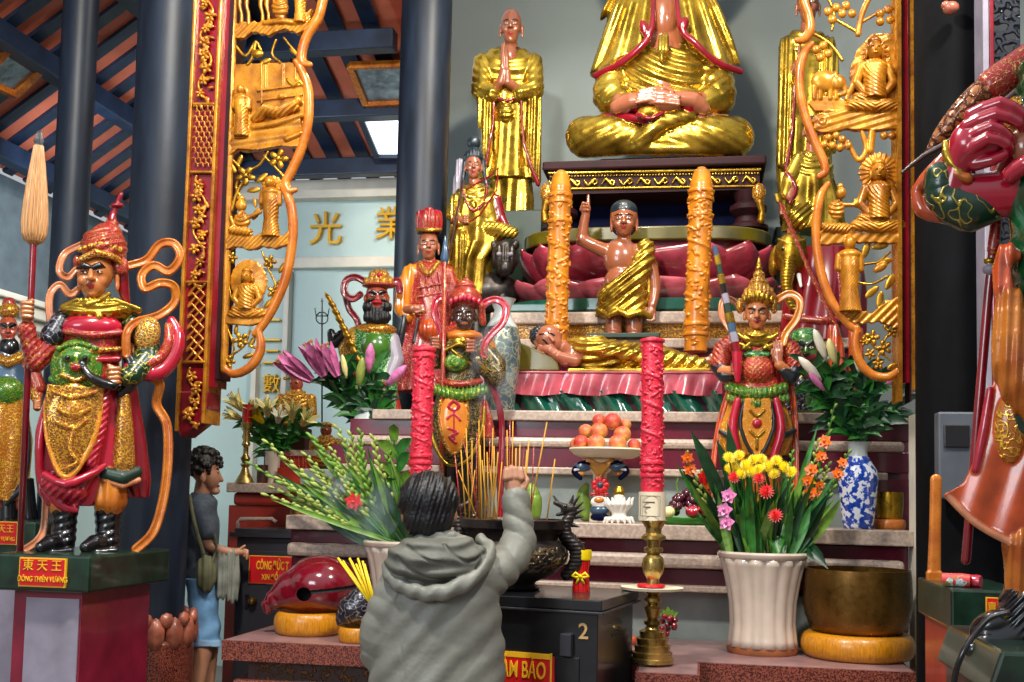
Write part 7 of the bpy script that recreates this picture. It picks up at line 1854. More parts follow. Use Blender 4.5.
# small fruit behind the candlestick base
for x, y, r, mt, lab, nm in ((632.5, 628, 5, 'orange_red', 'small orange fruit between the chest and the candlestick', 'tangerine'), (658, 625, 6, 'orange_red', 'orange fruit just right of the candlestick foot', 'tangerine')):
    m = M(); q = P(x, y, 5.3); m.ball((q.x, q.y, PTZ + r * sc(x, 5.3)), r * sc(x, 5.3), mt, 1, 1, .95, 16); tag(m.build(nm, smooth=True), lab, 'fruit')
t = emp('berry_sprig', P(668, 640, 5.32), 'little sprig of dark red berries with leaves on the platform', 'berries')
m = M(); rr = random.Random(8)
for i in range(14):
    q = P(668 + rr.uniform(-7, 7), 622 + rr.uniform(-6, 14), 5.32 + rr.uniform(-.03, .03)); m = M(); m.ball(q, 3 * k, 'crimson', n=8); m.build('berry', t, smooth=True)
m = M()
def blade(m, a, b, w, mat, bend=Vector((0, 0, 0)), n=6, nrm=None, fold=.25, tipw=0.0, base=.3):
    a, b = Vector(a), Vector(b); d = (b - a); nrm = Vector(nrm) if nrm is not None else Vector((0, -1, 0)); side = d.cross(nrm).normalized(); vs = []
    for i in range(n + 1):
        t_ = i / n; p = a + d * t_ + Vector(bend) * math.sin(math.pi * t_)
        ww = w * (base + (1 - base) * math.sin(math.pi * min(1, t_ * .9 + .12)) ** .8) * (1 if t_ < 1 else tipw)
        if t_ > .75: ww *= max(tipw, (1 - t_) / .25) ** .7
        vs += [p - side * ww / 2 - nrm * ww * fold * -.5, p - nrm * ww * fold * .5, p + side * ww / 2 + nrm * ww * fold * .5]
    fs = []
    for i in range(n):
        o = i * 3; fs += [(o, o + 1, o + 4, o + 3), (o + 1, o + 2, o + 5, o + 4)]
    m.add(vs, fs, mat)
for i in range(5): blade(m, P(668, 618, 5.32), P(668 + (i - 2) * 5, 606 + abs(i - 2) * 3, 5.32), .025, 'leaf_lime')
m.build('foliage', t, smooth=True)
# ------------------------------------------------------------------ flowers
VN = lambda px, py, Y, d=0: P(px, py, Y) + Vector((0, d, 0))
def lily(m, c, d, L, mat, inner='petal_white', openn=.5, n=6):
    """trumpet flower from c along d"""
    c, d = Vector(c), Vector(d).normalized(); u = d.orthogonal().normalized(); v = d.cross(u)
    for i in range(n):
        a = 6.283 * i / n; r = u * math.cos(a) + v * math.sin(a); side = d.cross(r)
        vs = []
        for j in range(7):
            t = j / 6; ax = c + d * L * t * (1 - .15 * t * openn); rad = L * (.05 + .1 * t + openn * .55 * t ** 2.6); w = L * (.04 + .3 * math.sin(math.pi * min(.97, t * .8 + .12)) * (1 - max(0, t - .8) * 3.5))
            p = ax + r * rad; vs += [p - side * w / 2 + r * w * .12, p - r * w * .1, p + side * w / 2 + r * w * .12]
        fs = []
        for j in range(6): o = j * 3; fs += [(o, o + 1, o + 4, o + 3), (o + 1, o + 2, o + 5, o + 4)]
        m.add(vs, fs, mat)
    for i in range(4):
        a = i * 1.57; e = c + d * L * .95 + (u * math.cos(a) + v * math.sin(a)) * L * .12; m.tube([c + d * L * .2, e], L * .015, 'leaf_lime', 5); m.ball(e, L * .04, 'orange', n=6)
def bud(m, a, b, r, mat, tip=None):
    a, b = Vector(a), Vector(b); m.tube([a, a.lerp(b, .15), a.lerp(b, .4), a.lerp(b, .7), a.lerp(b, .9), b], [r * .3, r * .6, r * 1, r * .95, r * .55, r * .1], mat, 8)
def ruffle(m, c, r, mat, n=9, nrm=(0, -1, 0), rr_=None, lay=3):
    """round many-petalled head"""
    c = Vector(c); nrm = Vector(nrm).normalized(); u = nrm.orthogonal().normalized(); v = nrm.cross(u); g = rr_ or random
    for l in range(lay):
        rad = r * (1 - l * .28)
        for i in range(n):
            a = 6.283 * (i + l * .5) / n; d = u * math.cos(a) + v * math.sin(a); e = c + d * rad + nrm * r * (.05 + l * .28); s_ = nrm.cross(d) * rad * 3.1 / n * .6
            b0 = c + nrm * r * l * .22
            m.add([b0, b0.lerp(e, .55) - s_ + nrm * r * .06, e + nrm * r * .1, b0.lerp(e, .55) + s_ + nrm * r * .06], [(0, 1, 2, 3)], mat)
    m.ball(c + nrm * r * .5, r * .22, mat, n=6)
def gladiolus(px0, py0, px1, py1, Y, lab, grp, mat, par_k, nfl=8, dy=0, bend=0, flmat=None, leafn=3, seed=0, start=.45, d0=0, d1=0, size=1., opened=None):
    """flower spike: from the pot to its tip"""
    rr = random.Random(seed); k = sc(px0, Y)
    a, b = VN(px0, py0, Y, d0), VN(px1, py1, Y, d1); bd = Vector((bend * k, 0, abs(bend) * k * .4))
    t = emp('gladiolus_stem', a, lab, 'flower', grp)
    pt = lambda u: a.lerp(b, u) + bd * math.sin(math.pi * u)
    m = M(); m.tube([pt(i / 8) for i in range(9)], [k * 1.4, k * 1.3, k * 1.3, k * 1.2, k * 1.1, k, k * .9, k * .7, k * .4], 'leaf_green', 6); m.build('stem', t, smooth=True)
    m = M()
    for i in range(leafn):
        u0 = rr.uniform(0, .2); u1 = rr.uniform(.5, .9); sd = rr.choice((-1, 1)) * rr.uniform(4, 14)
        blade(m, pt(u0), pt(u1) + Vector((sd * k, rr.uniform(-.04, .04), 0)), k * rr.uniform(5, 8), 'leaf_green' if i % 2 else 'leaf_lime', bend=(sd * .3 * k, 0, 0), nrm=(rr.uniform(-.5, .5), -1, 0))
    if leafn: m.build('foliage', t, smooth=True)
    m = M()
    for i in range(nfl):
        u = start + (1 - start) * i / nfl; q = 1 if i % 2 else -1; d = (pt(min(1, u + .1)) - pt(u - .05)).normalized(); sd = Vector((q * .8, -.5, .2)); e = pt(u) + (d * 1.1 + sd * .7) * k * (7.5 - 3.5 * u) * size; bud(m, pt(u), e, k * (2.6 - 1.2 * u) * size, mat)
    m.build('buds', t, smooth=True)
    if opened:
        for u, r, mt in opened:
            m = M(); ruffle(m, pt(u) + Vector((rr.uniform(-3, 3) * k, -3 * k, 0)), r * k, mt, n=6, nrm=(rr.uniform(-.5, .5), -1, rr.uniform(-.1, .4)), lay=2); m.build('blossom', t, smooth=True)
    return t
# left pot: green-white spikes fanning to the left
fan = [(250, 462, 0), (270, 440, 1), (300, 452, 2), (318, 436, 3), (334, 424, 4), (352, 432, 5), (366, 446, 6), (312, 470, 7), (272, 494, 8), (330, 456, 9), (285, 478, 10), (345, 470, 11), (390, 440, 12), (262, 486, 13), (378, 436, 14), (364, 430, 15), (342, 440, 16), (322, 446, 17), (306, 432, 18), (356, 462, 19)]
wh = ['bent lowest over the red side altar', 'reaching over the brass wing candlestick', 'crossing the red bowl flower', 'ending at the small carved figure', 'tallest at the left of the pot', 'upright and whitish green', 'short and pale beside the broad leaves', 'slanting across the smoke', 'hanging over the grey donation box', 'in the middle of the fan', 'long and thin over the small censer', 'short and dense in the middle', 'nearest the pink-red candle', 'drooping furthest left of all', 'close beside the leafy sprig', 'just left of the leafy sprig', 'rising behind the red bloom', 'in front of the plump figurine', 'crossing the plump figurine', 'short beside the red bloom']
for i, (x, y, s_) in enumerate(fan):
    gladiolus(392 + (i % 5) * 6, 548, x, y, 5.3, 'green gladiolus spike in the left pot, ' + wh[i], 'gladioli in the left white pot', 'bud_green' if i % 3 else 'leaf_lime', 0, nfl=15, bend=-8, leafn=3, seed=i, start=.35, size=1.2, d1=ru(-.12, .15), opened=[(.55, 10, 'petal_red')] if i == 11 else None)
t = emp('leafy_branch', VN(412, 546, 5.3), 'broad-leaved green sprig rising from the left pot beside the pink candle', 'foliage')
m = M(); k = sc(400, 5.3); m.tube([VN(412, 546, 5.3), VN(402, 490, 5.3), VN(394, 440, 5.3)], k * 1.2, 'leaf_green', 6); m.build('stem', t)
m = M()
for i, (x, y) in enumerate(((394, 424), (412, 438), (376, 440), (410, 452), (414, 470), (408, 486), (380, 462), (386, 478), (418, 496))): q = VN(398 + (y - 450) * .15, y + 18, 5.3); blade(m, q, VN(x, y, 5.25), k * 11, 'leaf_green' if i % 2 else 'leaf_lime', bend=(0, 0, k * 3), base=.2)
for i in range(30): blade(m, VN(376 + i * 1.9, 550, 5.3), VN(318 + i * 3.8 + ru(-8, 8), 478 + abs(i - 16) * 2 + ru(-14, 14), 5.3, ru(-.1, .1)), k * 7, ['leaf_dark', 'leaf_green'][i % 2], bend=(-k * 4, 0, 0))
m.build('foliage', t, smooth=True)
# right pot
PR = 5.25
for i in range(1):
    t = emp('leaf_spray', VN(762, 553, PR), 'spray of long green blades filling the right white pot', 'foliage'); m = M(); k = sc(762, PR); rr = random.Random(5)
    for j in range(64):
        x0 = 762 + rr.uniform(-36, 36); u = (x0 - 762) / 36; x1 = 762 + u * 62 + rr.uniform(-18, 18); y1 = 478 + abs(u) * 14 + rr.uniform(-14, 24)
        blade(m, VN(x0, 554, PR, rr.uniform(-.1, .1)), VN(x1, y1, PR, rr.uniform(-.22, .1)), k * rr.uniform(6, 10), ['leaf_green', 'leaf_dark', 'leaf_lime', 'leaf_green'][j % 4], bend=(rr.uniform(-4, 4) * k, 0, 0), nrm=(rr.uniform(-.7, .7), -1, 0))
    for a, b in (((735, 540), (690, 430)), ((742, 540), (727, 424)), ((730, 548), (682, 470)), ((748, 540), (716, 440)), ((795, 548), (826, 568)), ((790, 552), (812, 560))): blade(m, VN(*a, PR), VN(*b, PR, -.1), k * 13, 'leaf_dark', bend=(0, 0, k * 8), n=8)
    m.build('foliage', t, smooth=True)
sp = [(830, 462, 'leaning to the blue and white vase'), (835, 412, 'tallest, crossing the lily leaves'), (848, 450, 'arching furthest right'), (812, 470, 'short with orange flowers'), (818, 438, 'upright between the vase and the guardian'), (686, 452, 'leaning left over the grapes'), (700, 470, 'short on the left with red-orange flowers'), (792, 450, 'green and thin beside the guardian')]
for i, (x, y, l_) in enumerate(sp):
    op = {0: [(.62, 7, 'petal_orange'), (.72, 6, 'petal_orange')], 3: [(.7, 8, 'petal_orange'), (.85, 7, 'petal_orange')], 5: [(.8, 8, 'petal_orange'), (.92, 7, 'petal_orange')], 6: [(.9, 10, 'petal_red'), (.75, 8, 'petal_orange')], 4: [(.7, 8, 'petal_orange'), (.6, 6, 'petal_yellow')], 1: [(.72, 8, 'petal_orange'), (.62, 7, 'petal_orange')], 2: [(.75, 7, 'petal_orange'), (.86, 6, 'petal_orange')]}.get(i)
    gladiolus(762 + (x - 762) * .35, 552, x, y - (10 if i in (1,) else 0), PR, 'gladiolus stem in the right pot, ' + l_, 'gladioli in the right white pot', 'leaf_lime' if i in (1, 2, 7) else 'bud_green', 0, nfl=12, leafn=2, bend=(6 if x > 762 else -6), seed=i + 40, start=.45, d1=ru(-.15, .05), opened=op)
rr = random.Random(21)
ys = [(728, 459), (738, 457), (733, 467), (744, 466), (752, 461), (749, 472), (760, 460), (766, 467), (757, 470), (774, 462), (781, 468), (772, 474), (788, 473), (740, 474), (729, 470)]
for i, (x, y) in enumerate(ys):
    q = VN(x, y, PR, -.16 + rr.uniform(-.04, .04)); t = emp('chrysanthemum', q, 'bright yellow chrysanthemum in the dense cluster above the right white pot' if i != 12 else 'small yellow chrysanthemum standing apart at the right of the cluster', 'flower', 'yellow chrysanthemums in the right pot' if i != 12 else None)
    m = M(); m.tube([VN(762 + (x - 757) * .5, 550, PR), q], .004, 'leaf_green', 5); m.build('stem', t)
    m = M(); ruffle(m, q, .032, 'petal_yellow', n=20, nrm=(rr.uniform(-.5, .5), -1, rr.uniform(.1, .8)), lay=4); m.build('blossom', t, smooth=True)
for x, y, r, l_ in ((733, 478, 7, 'red carnation just under the yellow cluster on the left'), (757, 479, 7, 'red carnation under the middle of the yellow cluster'), (764, 492, 8.5, 'large deep red carnation in the middle of the bouquet'), (773, 515, 8, 'lowest red carnation above the pot rim')):
    q = VN(x, y, PR, -.18); t = emp('carnation', q, l_, 'flower', 'red carnations'); m = M(); m.tube([VN(762, 550, PR), q], .004, 'leaf_green', 5); m.build('stem', t)
    m = M(); ruffle(m, q, r * sc(760, PR), 'petal_red', n=15, nrm=(rr.uniform(-.3, .3), -1, .4), lay=4); m.build('blossom', t, smooth=True)
for x, y, l_ in ((728, 496, 'upper pink orchid bloom at the left of the bouquet'), (724, 510, 'middle pink orchid bloom at the left of the bouquet'), (726, 522, 'lowest pink orchid bloom at the left of the bouquet')):
    q = VN(x, y, PR, -.17); t = emp('orchid', q, l_, 'flower', 'pink orchids'); m = M(); m.tube([VN(745, 550, PR), q], .004, 'leaf_green', 5); m.build('stem', t)
    m = M(); ruffle(m, q, .04, 'petal_pink', n=5, nrm=(-.3, -1, .2), lay=2); m.build('blossom', t, smooth=True)
# lilies: a bouquet is vase + stems
def lily_stem(px0, py0, path, Y, lab, grp, heads, leaves, seed, lm=('leaf_dark', 'leaf_green'), lw=7.5, lL=26):
    rr = random.Random(seed); k = sc(px0, Y); a = VN(px0, py0, Y); b = VN(path[0], path[1], Y, path[2] if len(path) > 2 else 0)
    t = emp('lily_stem', a, lab, 'lily', grp); m = M(); m.tube([a, a.lerp(b, .5) + Vector((0, 0, k * 4)), b], k * 1.2, 'leaf_green', 6); m.build('stem', t)
    m = M()
    for i in range(leaves):
        u = rr.uniform(.1, .98); q = a.lerp(b, u); an = rr.uniform(-.4, 3.54); L = k * lL * rr.uniform(.7, 1.2); dv = Vector((math.cos(an), rr.uniform(-.8, .3), math.sin(an) * .8 + .1)).normalized() * L
        blade(m, q, q + dv, k * lw * rr.uniform(.7, 1.2), lm[i % 2], bend=(0, 0, L * .18), nrm=(rr.uniform(-.6, .6), -1, rr.uniform(-.2, .6)))
    m.build('foliage', t, smooth=True)
    for h in heads:
        m = M()
        kind, x0, y0, x1, y1, mt = h[:6]; A_, B_ = VN(x0, y0, Y, -.1), VN(x1, y1, Y, -.16)
        if kind == 'l': lily(m, A_, B_ - A_, (B_ - A_).length * 1.1, mt, openn=h[6] if len(h) > 6 else .35)
        else: bud(m, A_, B_, k * (h[6] if len(h) > 6 else 4), mt)
        m.tube([b, A_], k * .9, 'leaf_green', 5); m.build('blossom' if kind == 'l' else 'bud', t, smooth=True)
LVY = 6.1
lv = P(365, 436, LVY); k = sc(365, LVY); lv.z = zat(438, 5.95)
t = emp('flower_vase', lv, 'vase of the pink lilies standing hidden in leaves on the upper left ledge', 'vase'); m = M(); m.lathe([(8 * k, 0), (10 * k, 4 * k), (13 * k, 16 * k), (8 * k, 24 * k), (10 * k, 28 * k)], lv, 'porcelain', 32); m.build('body', t, auto=.8)
pl3 = [((325, 380), [('l', 318, 382, 291, 362, 'petal_pink', .12)], 'leaning furthest left'), ((335, 376), [('l', 330, 378, 318, 348, 'petal_pink', .22), ('b', 352, 380, 351, 358, 'petal_cream', 3)], 'upright with a large bloom at the left'), ((345, 372), [('l', 343, 378, 334, 350, 'petal_pink', .15)], 'standing beside the sword'), ((366, 384), [('b', 364, 388, 371, 361, 'bud_green', 4.6)], 'with a fat green bud'), ((374, 370), [('b', 374, 374, 379, 347, 'petal_pink', 5)], 'with one tall narrow pink bloom'), ((388, 388), [('b', 392, 386, 414, 369, 'petal_pink', 5)], 'with a pink bud pointing at the candle')]
for i, (p, h, l_) in enumerate(pl3): lily_stem(365 + (i - 2) * 2, 428, p, LVY, 'pink lily stem ' + l_, 'pink lilies on the upper left ledge', h, 20, i + 60)
rv = [((812, 372), [('b', 824, 362, 811, 334, 'petal_white', 4.6)], 'with a tall white bud'), ((828, 372), [('b', 833, 366, 825, 343, 'petal_cream', 4.4)], 'with a cream bud'), ((815, 388), [('b', 819, 382, 796, 361, 'petal_white', 4.6), ('b', 822, 392, 806, 376, 'petal_pink', 3.4)], 'with buds pointing left'), ((860, 376), [('b', 856, 374, 853, 352, 'petal_white', 4)], 'upright behind the panel edge'), ((880, 384), [('b', 884, 386, 899, 376, 'petal_pink', 5)], 'with a pale pink bud at the right'), ((868, 392), [], 'all leaves in the middle'), ((895, 410), [], 'leaning far right, all leaves'), ((840, 396), [], 'short and leafy in front')]
for i, (p, h, l_) in enumerate(rv): lily_stem(858, 446, p, 5.66, 'lily stem in the blue and white vase ' + l_, 'lilies in the blue and white vase', h, 24, i + 90, lw=9, lL=30)
# pale lilies on the red side altar
WZ = P(260, 483, 6.15).z
v = P(272, 484, 6.35); v.z = WZ; k = sc(272, 6.35)
t = emp('flower_vase', v, 'white vase of pale lilies on the red side altar', 'vase'); m = M(); m.lathe([(r * k, h * k) for r, h in ((6, 0), (7, 3), (7, 18), (8, 30), (9, 32), (7, 31), (6, 20))], v, 'glaze_white', 32); m.build('body', t, auto=.8)
plh = [((246, 404), [('l', 250, 412, 241, 397, 'petal_cream', .6)], 'highest at the left'), ((244, 418), [('l', 248, 420, 236, 414, 'petal_cream', .6)], 'leaning left behind the red glass'), ((262, 414), [('l', 262, 418, 262, 404, 'petal_cream', .8)], 'wide open in the middle'), ((272, 412), [('l', 274, 418, 277, 402, 'petal_cream', .8), ('l', 270, 424, 264, 414, 'petal_yellow', .5)], 'yellowish in the middle'), ((283, 420), [('l', 284, 424, 290, 412, 'petal_white', .7)], 'white right of the middle'), ((300, 418), [('l', 298, 420, 302, 406, 'petal_cream', .6)], 'below the small carved figure'), ((312, 424), [('l', 308, 426, 320, 416, 'petal_cream', .7)], 'furthest right'), ((268, 440), [], 'all leaves'), ((290, 440), [], 'leafy on the right')]
for i, (p, h, l_) in enumerate(plh): lily_stem(272, 460, p, 6.35, 'pale lily stem ' + l_, 'pale lilies on the red side altar', h, 20, i + 120, lm=('leaf_green', 'leaf_green'), lw=5, lL=18)
# brass candlestick with a red glass on the side altar
c = P(244.5, 484, 6.2); c.z = WZ; k = sc(244, 6.2)
t = emp('brass_candlestick', c, 'slim brass candlestick with a conical foot on the red side altar', 'candlestick'); m = M(); m.lathe([(r * k, h * k) for r, h in ((10, 0), (9, 2), (5, 9), (3, 15), (5, 18), (3, 20), (5, 24), (2.6, 28), (2.6, 36), (4.5, 38), (3, 42), (4.5, 46), (3, 50), (5, 56), (6, 60))], c, 'brass', 28); m.build('shaft', t, auto=.9)
t = emp('glass_candle', c + Vector((0, 0, 60 * k)), 'red glass votive cup on the slim brass candlestick', 'candle'); m = M(); m.lathe([(4 * k, 0), (5 * k, 4 * k), (5.4 * k, 18 * k), (4.8 * k, 18 * k), (4.4 * k, 6 * k)], c + Vector((0, 0, 60 * k)), 'glass_red', 24); m.build('cup', t, auto=.8)
c = P(262, 484, 6.2); c.z = WZ; m = M(); m.lathe([(5.5 * k, 0), (5.5 * k, 18 * k), (4.6 * k, 18 * k), (4.6 * k, 12 * k)], c, 'dark_wood', 24); tag(m.build('incense_cup', auto=.6), 'dark purple-brown cup beside the white lily vase', 'cup')
# small carved figures on the side altar
def small_fig(x, y, h, Y, mat, lab, zb=None):
    t = emp('carved_figurine', P(x, y, Y), lab, 'figurine'); s = S(Y, .6, 1); u = h / 10
    s.e(x, y - 8.2 * u, 0, 1.2 * u, 1.4 * u, 1.2 * u, 'skin_red'); s.e(x, y - 9.4 * u, 0, 1.3 * u, .6 * u, 1.2 * u, mat); s.c([(x - 2 * u, y - 9.2 * u, 0, .3 * u), (x + 2 * u, y - 9.2 * u, 0, .3 * u)], mat)
    s.e(x, y - 5 * u, 0, 2.5 * u, 2.4 * u, 1.8 * u, mat, f=foldy(x, y - 8 * u, 4, .6, 'u')); s.e(x, y - 1.8 * u, 0, 3.2 * u, 1.8 * u, 2.2 * u, mat, f=foldy(x, y - 8 * u, 4, .6, 'u')); s.c([(x - 2.6 * u, y - 5.5 * u, 0, u), (x - 3 * u, y - 3 * u, -1, .8 * u), (x - 1 * u, y - 3 * u, -6, .6 * u)], mat); s.c([(x + 2.6 * u, y - 5.5 * u, 0, u), (x + 3 * u, y - 3 * u, -1, .8 * u), (x + 1 * u, y - 3 * u, -6, .6 * u)], mat)
    for q in (-.45, .45): s.e(x + q * u, y - 8.3 * u, -1.1 * u, .2 * u, .15 * u, .2 * u, 'black', k=.2)
    s.build('body', t); q = P(x, y, Y); sbox('base', q.x - .08, q.x + .08, Y - .05, Y + .07, WZ, q.z + .01, 'dark_wood', .004, t); return t
small_fig(296, 430, 56, 6.55, 'crown_gold', 'small reddish gold seated figurine above the pale lilies')
small_fig(326, 468, 46, 6.4, 'crown_gold', 'plump reddish gold figurine between the two left bouquets')
c = P(291, 527, 6.0); k = sc(291, 6.0); cz = zat(523, 5.55) if False else P(291, 526, 6.0).z
t = emp('brass_censer', P(291, 526, 5.75), 'small tiered brass censer behind the grey donation box', 'censer'); c = P(300, 524, 5.7); c.z = SZ; k = sc(300, 5.7); t.location = c
m = M(); m.lathe([(r * k, h * k) for r, h in ((10, 0), (10, 4), (6, 7), (8, 10), (7, 16), (13, 18), (14, 21), (10, 22), (14, 26), (14, 29), (8, 30))], c, 'old_bronze', 32); m.build('body', t, auto=.8)
c = P(292, 484, 6.28); c.z = WZ; k = sc(292, 6.28); t = emp('joss_holder', c, 'red joss stick box with thin sticks on the side altar', 'incense holder'); m = M(); m.box(c.x - 16 * k, c.x + 16 * k, c.y, c.y + .1, c.z, c.z + 16 * k, 'red_paint'); m.build('box', t, bevel=.004)
for i in range(7):
    m = M(); x = c.x + (-12 + i * 4) * k; m.tube([(x, c.y + .05, c.z + 15 * k), (x + ru(-3, 3) * k, c.y + .05, c.z + ru(28, 36) * k)], k * .5, 'crown_red', 5); m.build('joss_stick', t)
# ------------------------------------------------------------------ people
plain('jacket_grey', '#74756c', .5, var=.1, vs=6, bmp=.9, bs=9)
plain('jacket_dark', '#5c5d54', .6, var=.15, vs=10, bmp=.8, bs=12)
plain('trousers', '#2a2c34', .7, var=.15)
plain('tee_grey', '#454f5a', .8, var=.12, vs=50)
plain('denim', '#6a97c0', .8, var=.15, vs=14)
plain('denim_fold', '#7d9cba', .8, var=.1)
plain('bag_olive', '#55543a', .7, var=.2, vs=16)
plain('scarf_grey', '#84877c', .8, var=.2, vs=14)
plain('shoe', '#24242a', .6, var=.1)
def man():
    Y, f = 3.82, 440
    t = emp('person', Vector((P(440, 600, Y).x, Y, 0)), 'person in a hooded grey jacket seen from behind placing incense with raised hand', 'person')
    s = S(Y, 1.1, 3, face=f)
    s.e(429, 505, 2, 26, 32, 29, 'skin_person'); s.e(431, 520, 14, 20, 20, 20, 'skin_person'); s.c([(431, 528, 10, 13), (434, 560, 8, 17)], 'skin_person')
    s.e(453.5, 515, 8, 4, 8.5, 5, 'skin_person', k=1); s.e(404, 515, 8, 3.5, 8, 5, 'skin_person', k=1)
    s.c([(434, 560, 8, 17), (434, 640, 10, 34), (434, 720, 8, 32)], 'skin_person')
    s.c([(434, 580, 8, 18), (486, 580, 14, 13), (519, 552, 44, 11), (521, 512, 52, 9), (519, 492, 54, 8)], 'skin_person'); s.c([(434, 580, 8, 18), (390, 600, 8, 13), (378, 650, 20, 11), (384, 645, 52, 8), (385, 622, 70, 7)], 'skin_person')
    # raised hand pinching the incense
    s.e(518, 484, 55, 10, 12, 8, 'skin_person')
    for i in range(4): s.c([(509 + i * 5.4, 476 + abs(i - 1.5), 50, 3.7), (509.5 + i * 5, 467.5 + abs(i - 1.5) * 1.6, 52, 3.5), (512 + i * 3.4, 466 + abs(i - 1) * 2, 60, 3.1), (514 + i * 2, 472, 64, 2.8)], 'skin_person', k=.8)
    s.c([(527, 488, 52, 3.9), (531, 480, 55, 3.6), (527, 472, 60, 3.1)], 'skin_person', k=.8)
    # left hand round the bundle
    s.e(382, 612, 72, 9, 9, 7, 'skin_person')
    for i in range(4): s.c([(376, 606 + i * 4.4, 68, 3.4), (370, 606 + i * 4.4, 76, 3.1), (376, 607 + i * 4.4, 82, 2.8)], 'skin_person', k=.8)
    s.c([(386, 604, 66, 3.6), (380, 600, 74, 3)], 'skin_person', k=.8)
    for x in (418, 452): s.c([(x, 720, 8, 21), (x, 820, 6, 15), (x + 1, 905, 10, 10), (x, 925, 4, 9)], 'skin_person')
    s.build('body', t)
    s = S(Y, .9, 2, face=f)
    def hf(X, Y_, Z): return 1.0 * np.sin(np.arctan2(X - 434, 1) * 0 + (X - 434) * .55 / (.6 + (Y_ - 460) / 60.)) + .5 * np.sin(X * 1.3 + Y_ * .4)
    s.e(428.5, 501, -1, 30.5, 30, 31, 'black_hair', f=hf); s.e(428, 516, -9, 26, 24, 21, 'black_hair', f=hf)
    for a, b in ((412, 474), (424, 471), (436, 473), (446, 478), (404, 482)): s.c([(a, b + 7, -6, 4), (a + 4, b - 1, -2, 1.2)], 'black_hair', k=2)
    s.e(455, 521, 12, 6, 10, 12, 'skin_person', op='sub', k=1)
    s.build('hair', t)
    s = S(Y, 1.1, 3, face=f)
    def jf(X, Y_, Z): return 1.5 * (.5 - np.abs(np.sin((X - 380) * .06 + (Y_ - 600) * .02 + 1.2 * np.sin(Y_ * .028))))  * np.clip((Y_ - 575) / 60, 0, 1) + .7 * np.sin((X + Y_ * 1.2) * .17 + 2 * np.sin(X * .03))
    s.l([(556, 440, 8, 36, 24), (572, 440, 9, 56, 33), (600, 438, 9, 63, 39), (650, 438, 8, 66, 41), (700, 438, 6, 69, 42), (770, 437, 6, 71, 42)], 'jacket_grey', f=jf, k=6)
    def af(X, Y_, Z): return 1.0 * (.5 - np.abs(np.sin((X * .5 - Y_ * .55 + Z * .2) * .2 + .8 * np.sin(Y_ * .09))) * 2)
    s.c([(480, 582, 8, 20), (500, 572, 22, 19.5), (521, 548, 46, 17.5), (522, 528, 52, 15.5), (520, 500, 56, 13.5)], 'jacket_grey', f=af, n=3, k=7)
    s.c([(520, 497, 56, 13.5), (520, 501, 56, 14)], 'jacket_grey', k=.6)
    s.c([(398, 592, 6, 20), (382, 625, 6, 20), (378, 656, 16, 18), (382, 655, 44, 15), (384, 638, 62, 12)], 'jacket_grey', f=af, n=3, k=7)
    s.c([(402, 584, -20, 1.3), (394, 620, -24, 1.2), (404, 660, -30, 1.2), (406, 760, -32, 1.2)], 'jacket_dark', op='sub', n=3, k=2)
    s.c([(484, 572, -14, 1.3), (496, 600, -20, 1.2), (496, 660, -24, 1.2)], 'jacket_dark', op='sub', n=3, k=2)
    s.l([(756, 437, 6, 70, 42), (772, 437, 6, 70, 42)], 'jacket_dark', k=1)
    s.build('jacket', t)
    s = S(Y, .9, 3, face=f)
    hd = lambda X, Y_, Z: 1.5 * np.sin(np.sqrt((X - 436) ** 2 * .6 + (Y_ - 505) ** 2 * 1.1) * .42 + .6 * np.sin(X * .09)) + .8 * np.sin(X * .12 + Y_ * .3)
    s.e(438, 560, -12, 52, 27, 30, 'jacket_dark', f=hd, k=4)
    s.c([(388, 566, -6, 7), (396, 580, -20, 7.5), (424, 590, -33, 8), (452, 586, -36, 8.5), (478, 570, -26, 8), (490, 552, -6, 7), (482, 540, 10, 6)], 'jacket_grey', n=4, f=lambda X, Y_, Z: .8 * np.sin(X * .35 + Y_ * .2), k=3)
    s.c([(396, 556, -14, 5), (410, 544, -14, 6), (428, 538, -18, 6), (452, 536, -16, 6), (468, 544, -10, 5)], 'jacket_grey', n=4, f=lambda X, Y_, Z: .7 * np.sin(X * .4), k=3)
    ze = lambda x, y: -12 - 30 * math.sqrt(max(.02, 1 - ((x - 438) / 52) ** 2 - ((y - 560) / 27) ** 2))
    for g_ in ([(398, 556), (412, 568), (436, 577), (462, 574)], [(408, 545), (424, 556), (446, 562)], [(484, 552), (468, 560), (452, 552), (444, 543)], [(474, 568), (482, 556), (478, 546)]): s.c([(a, b, ze(a, b), 1.5) for a, b in g_], 'jacket_dark', n=3, op='sub', k=2.5)
    s.e(431, 528, 8, 19, 22, 20, 'jacket_dark', op='sub', k=3)
    s.build('hood', t)
    s = S(Y, 1.6, 3, face=f)
    for x in (417, 455): s.c([(x, 740, 8, 29), (x, 820, 8, 23), (x, 915, 8, 19)], 'trousers', f=foldy(x, 800, 14, .6, 'd'))
    s.build('trousers', t)
    s = S(Y, 1.5, 2, face=f)
    for x in (416, 456): s.c([(x, 922, 2, 12), (x, 926, 30, 11), (x, 928, 50, 9)], 'shoe')
    s.build('shoes', t)
man()
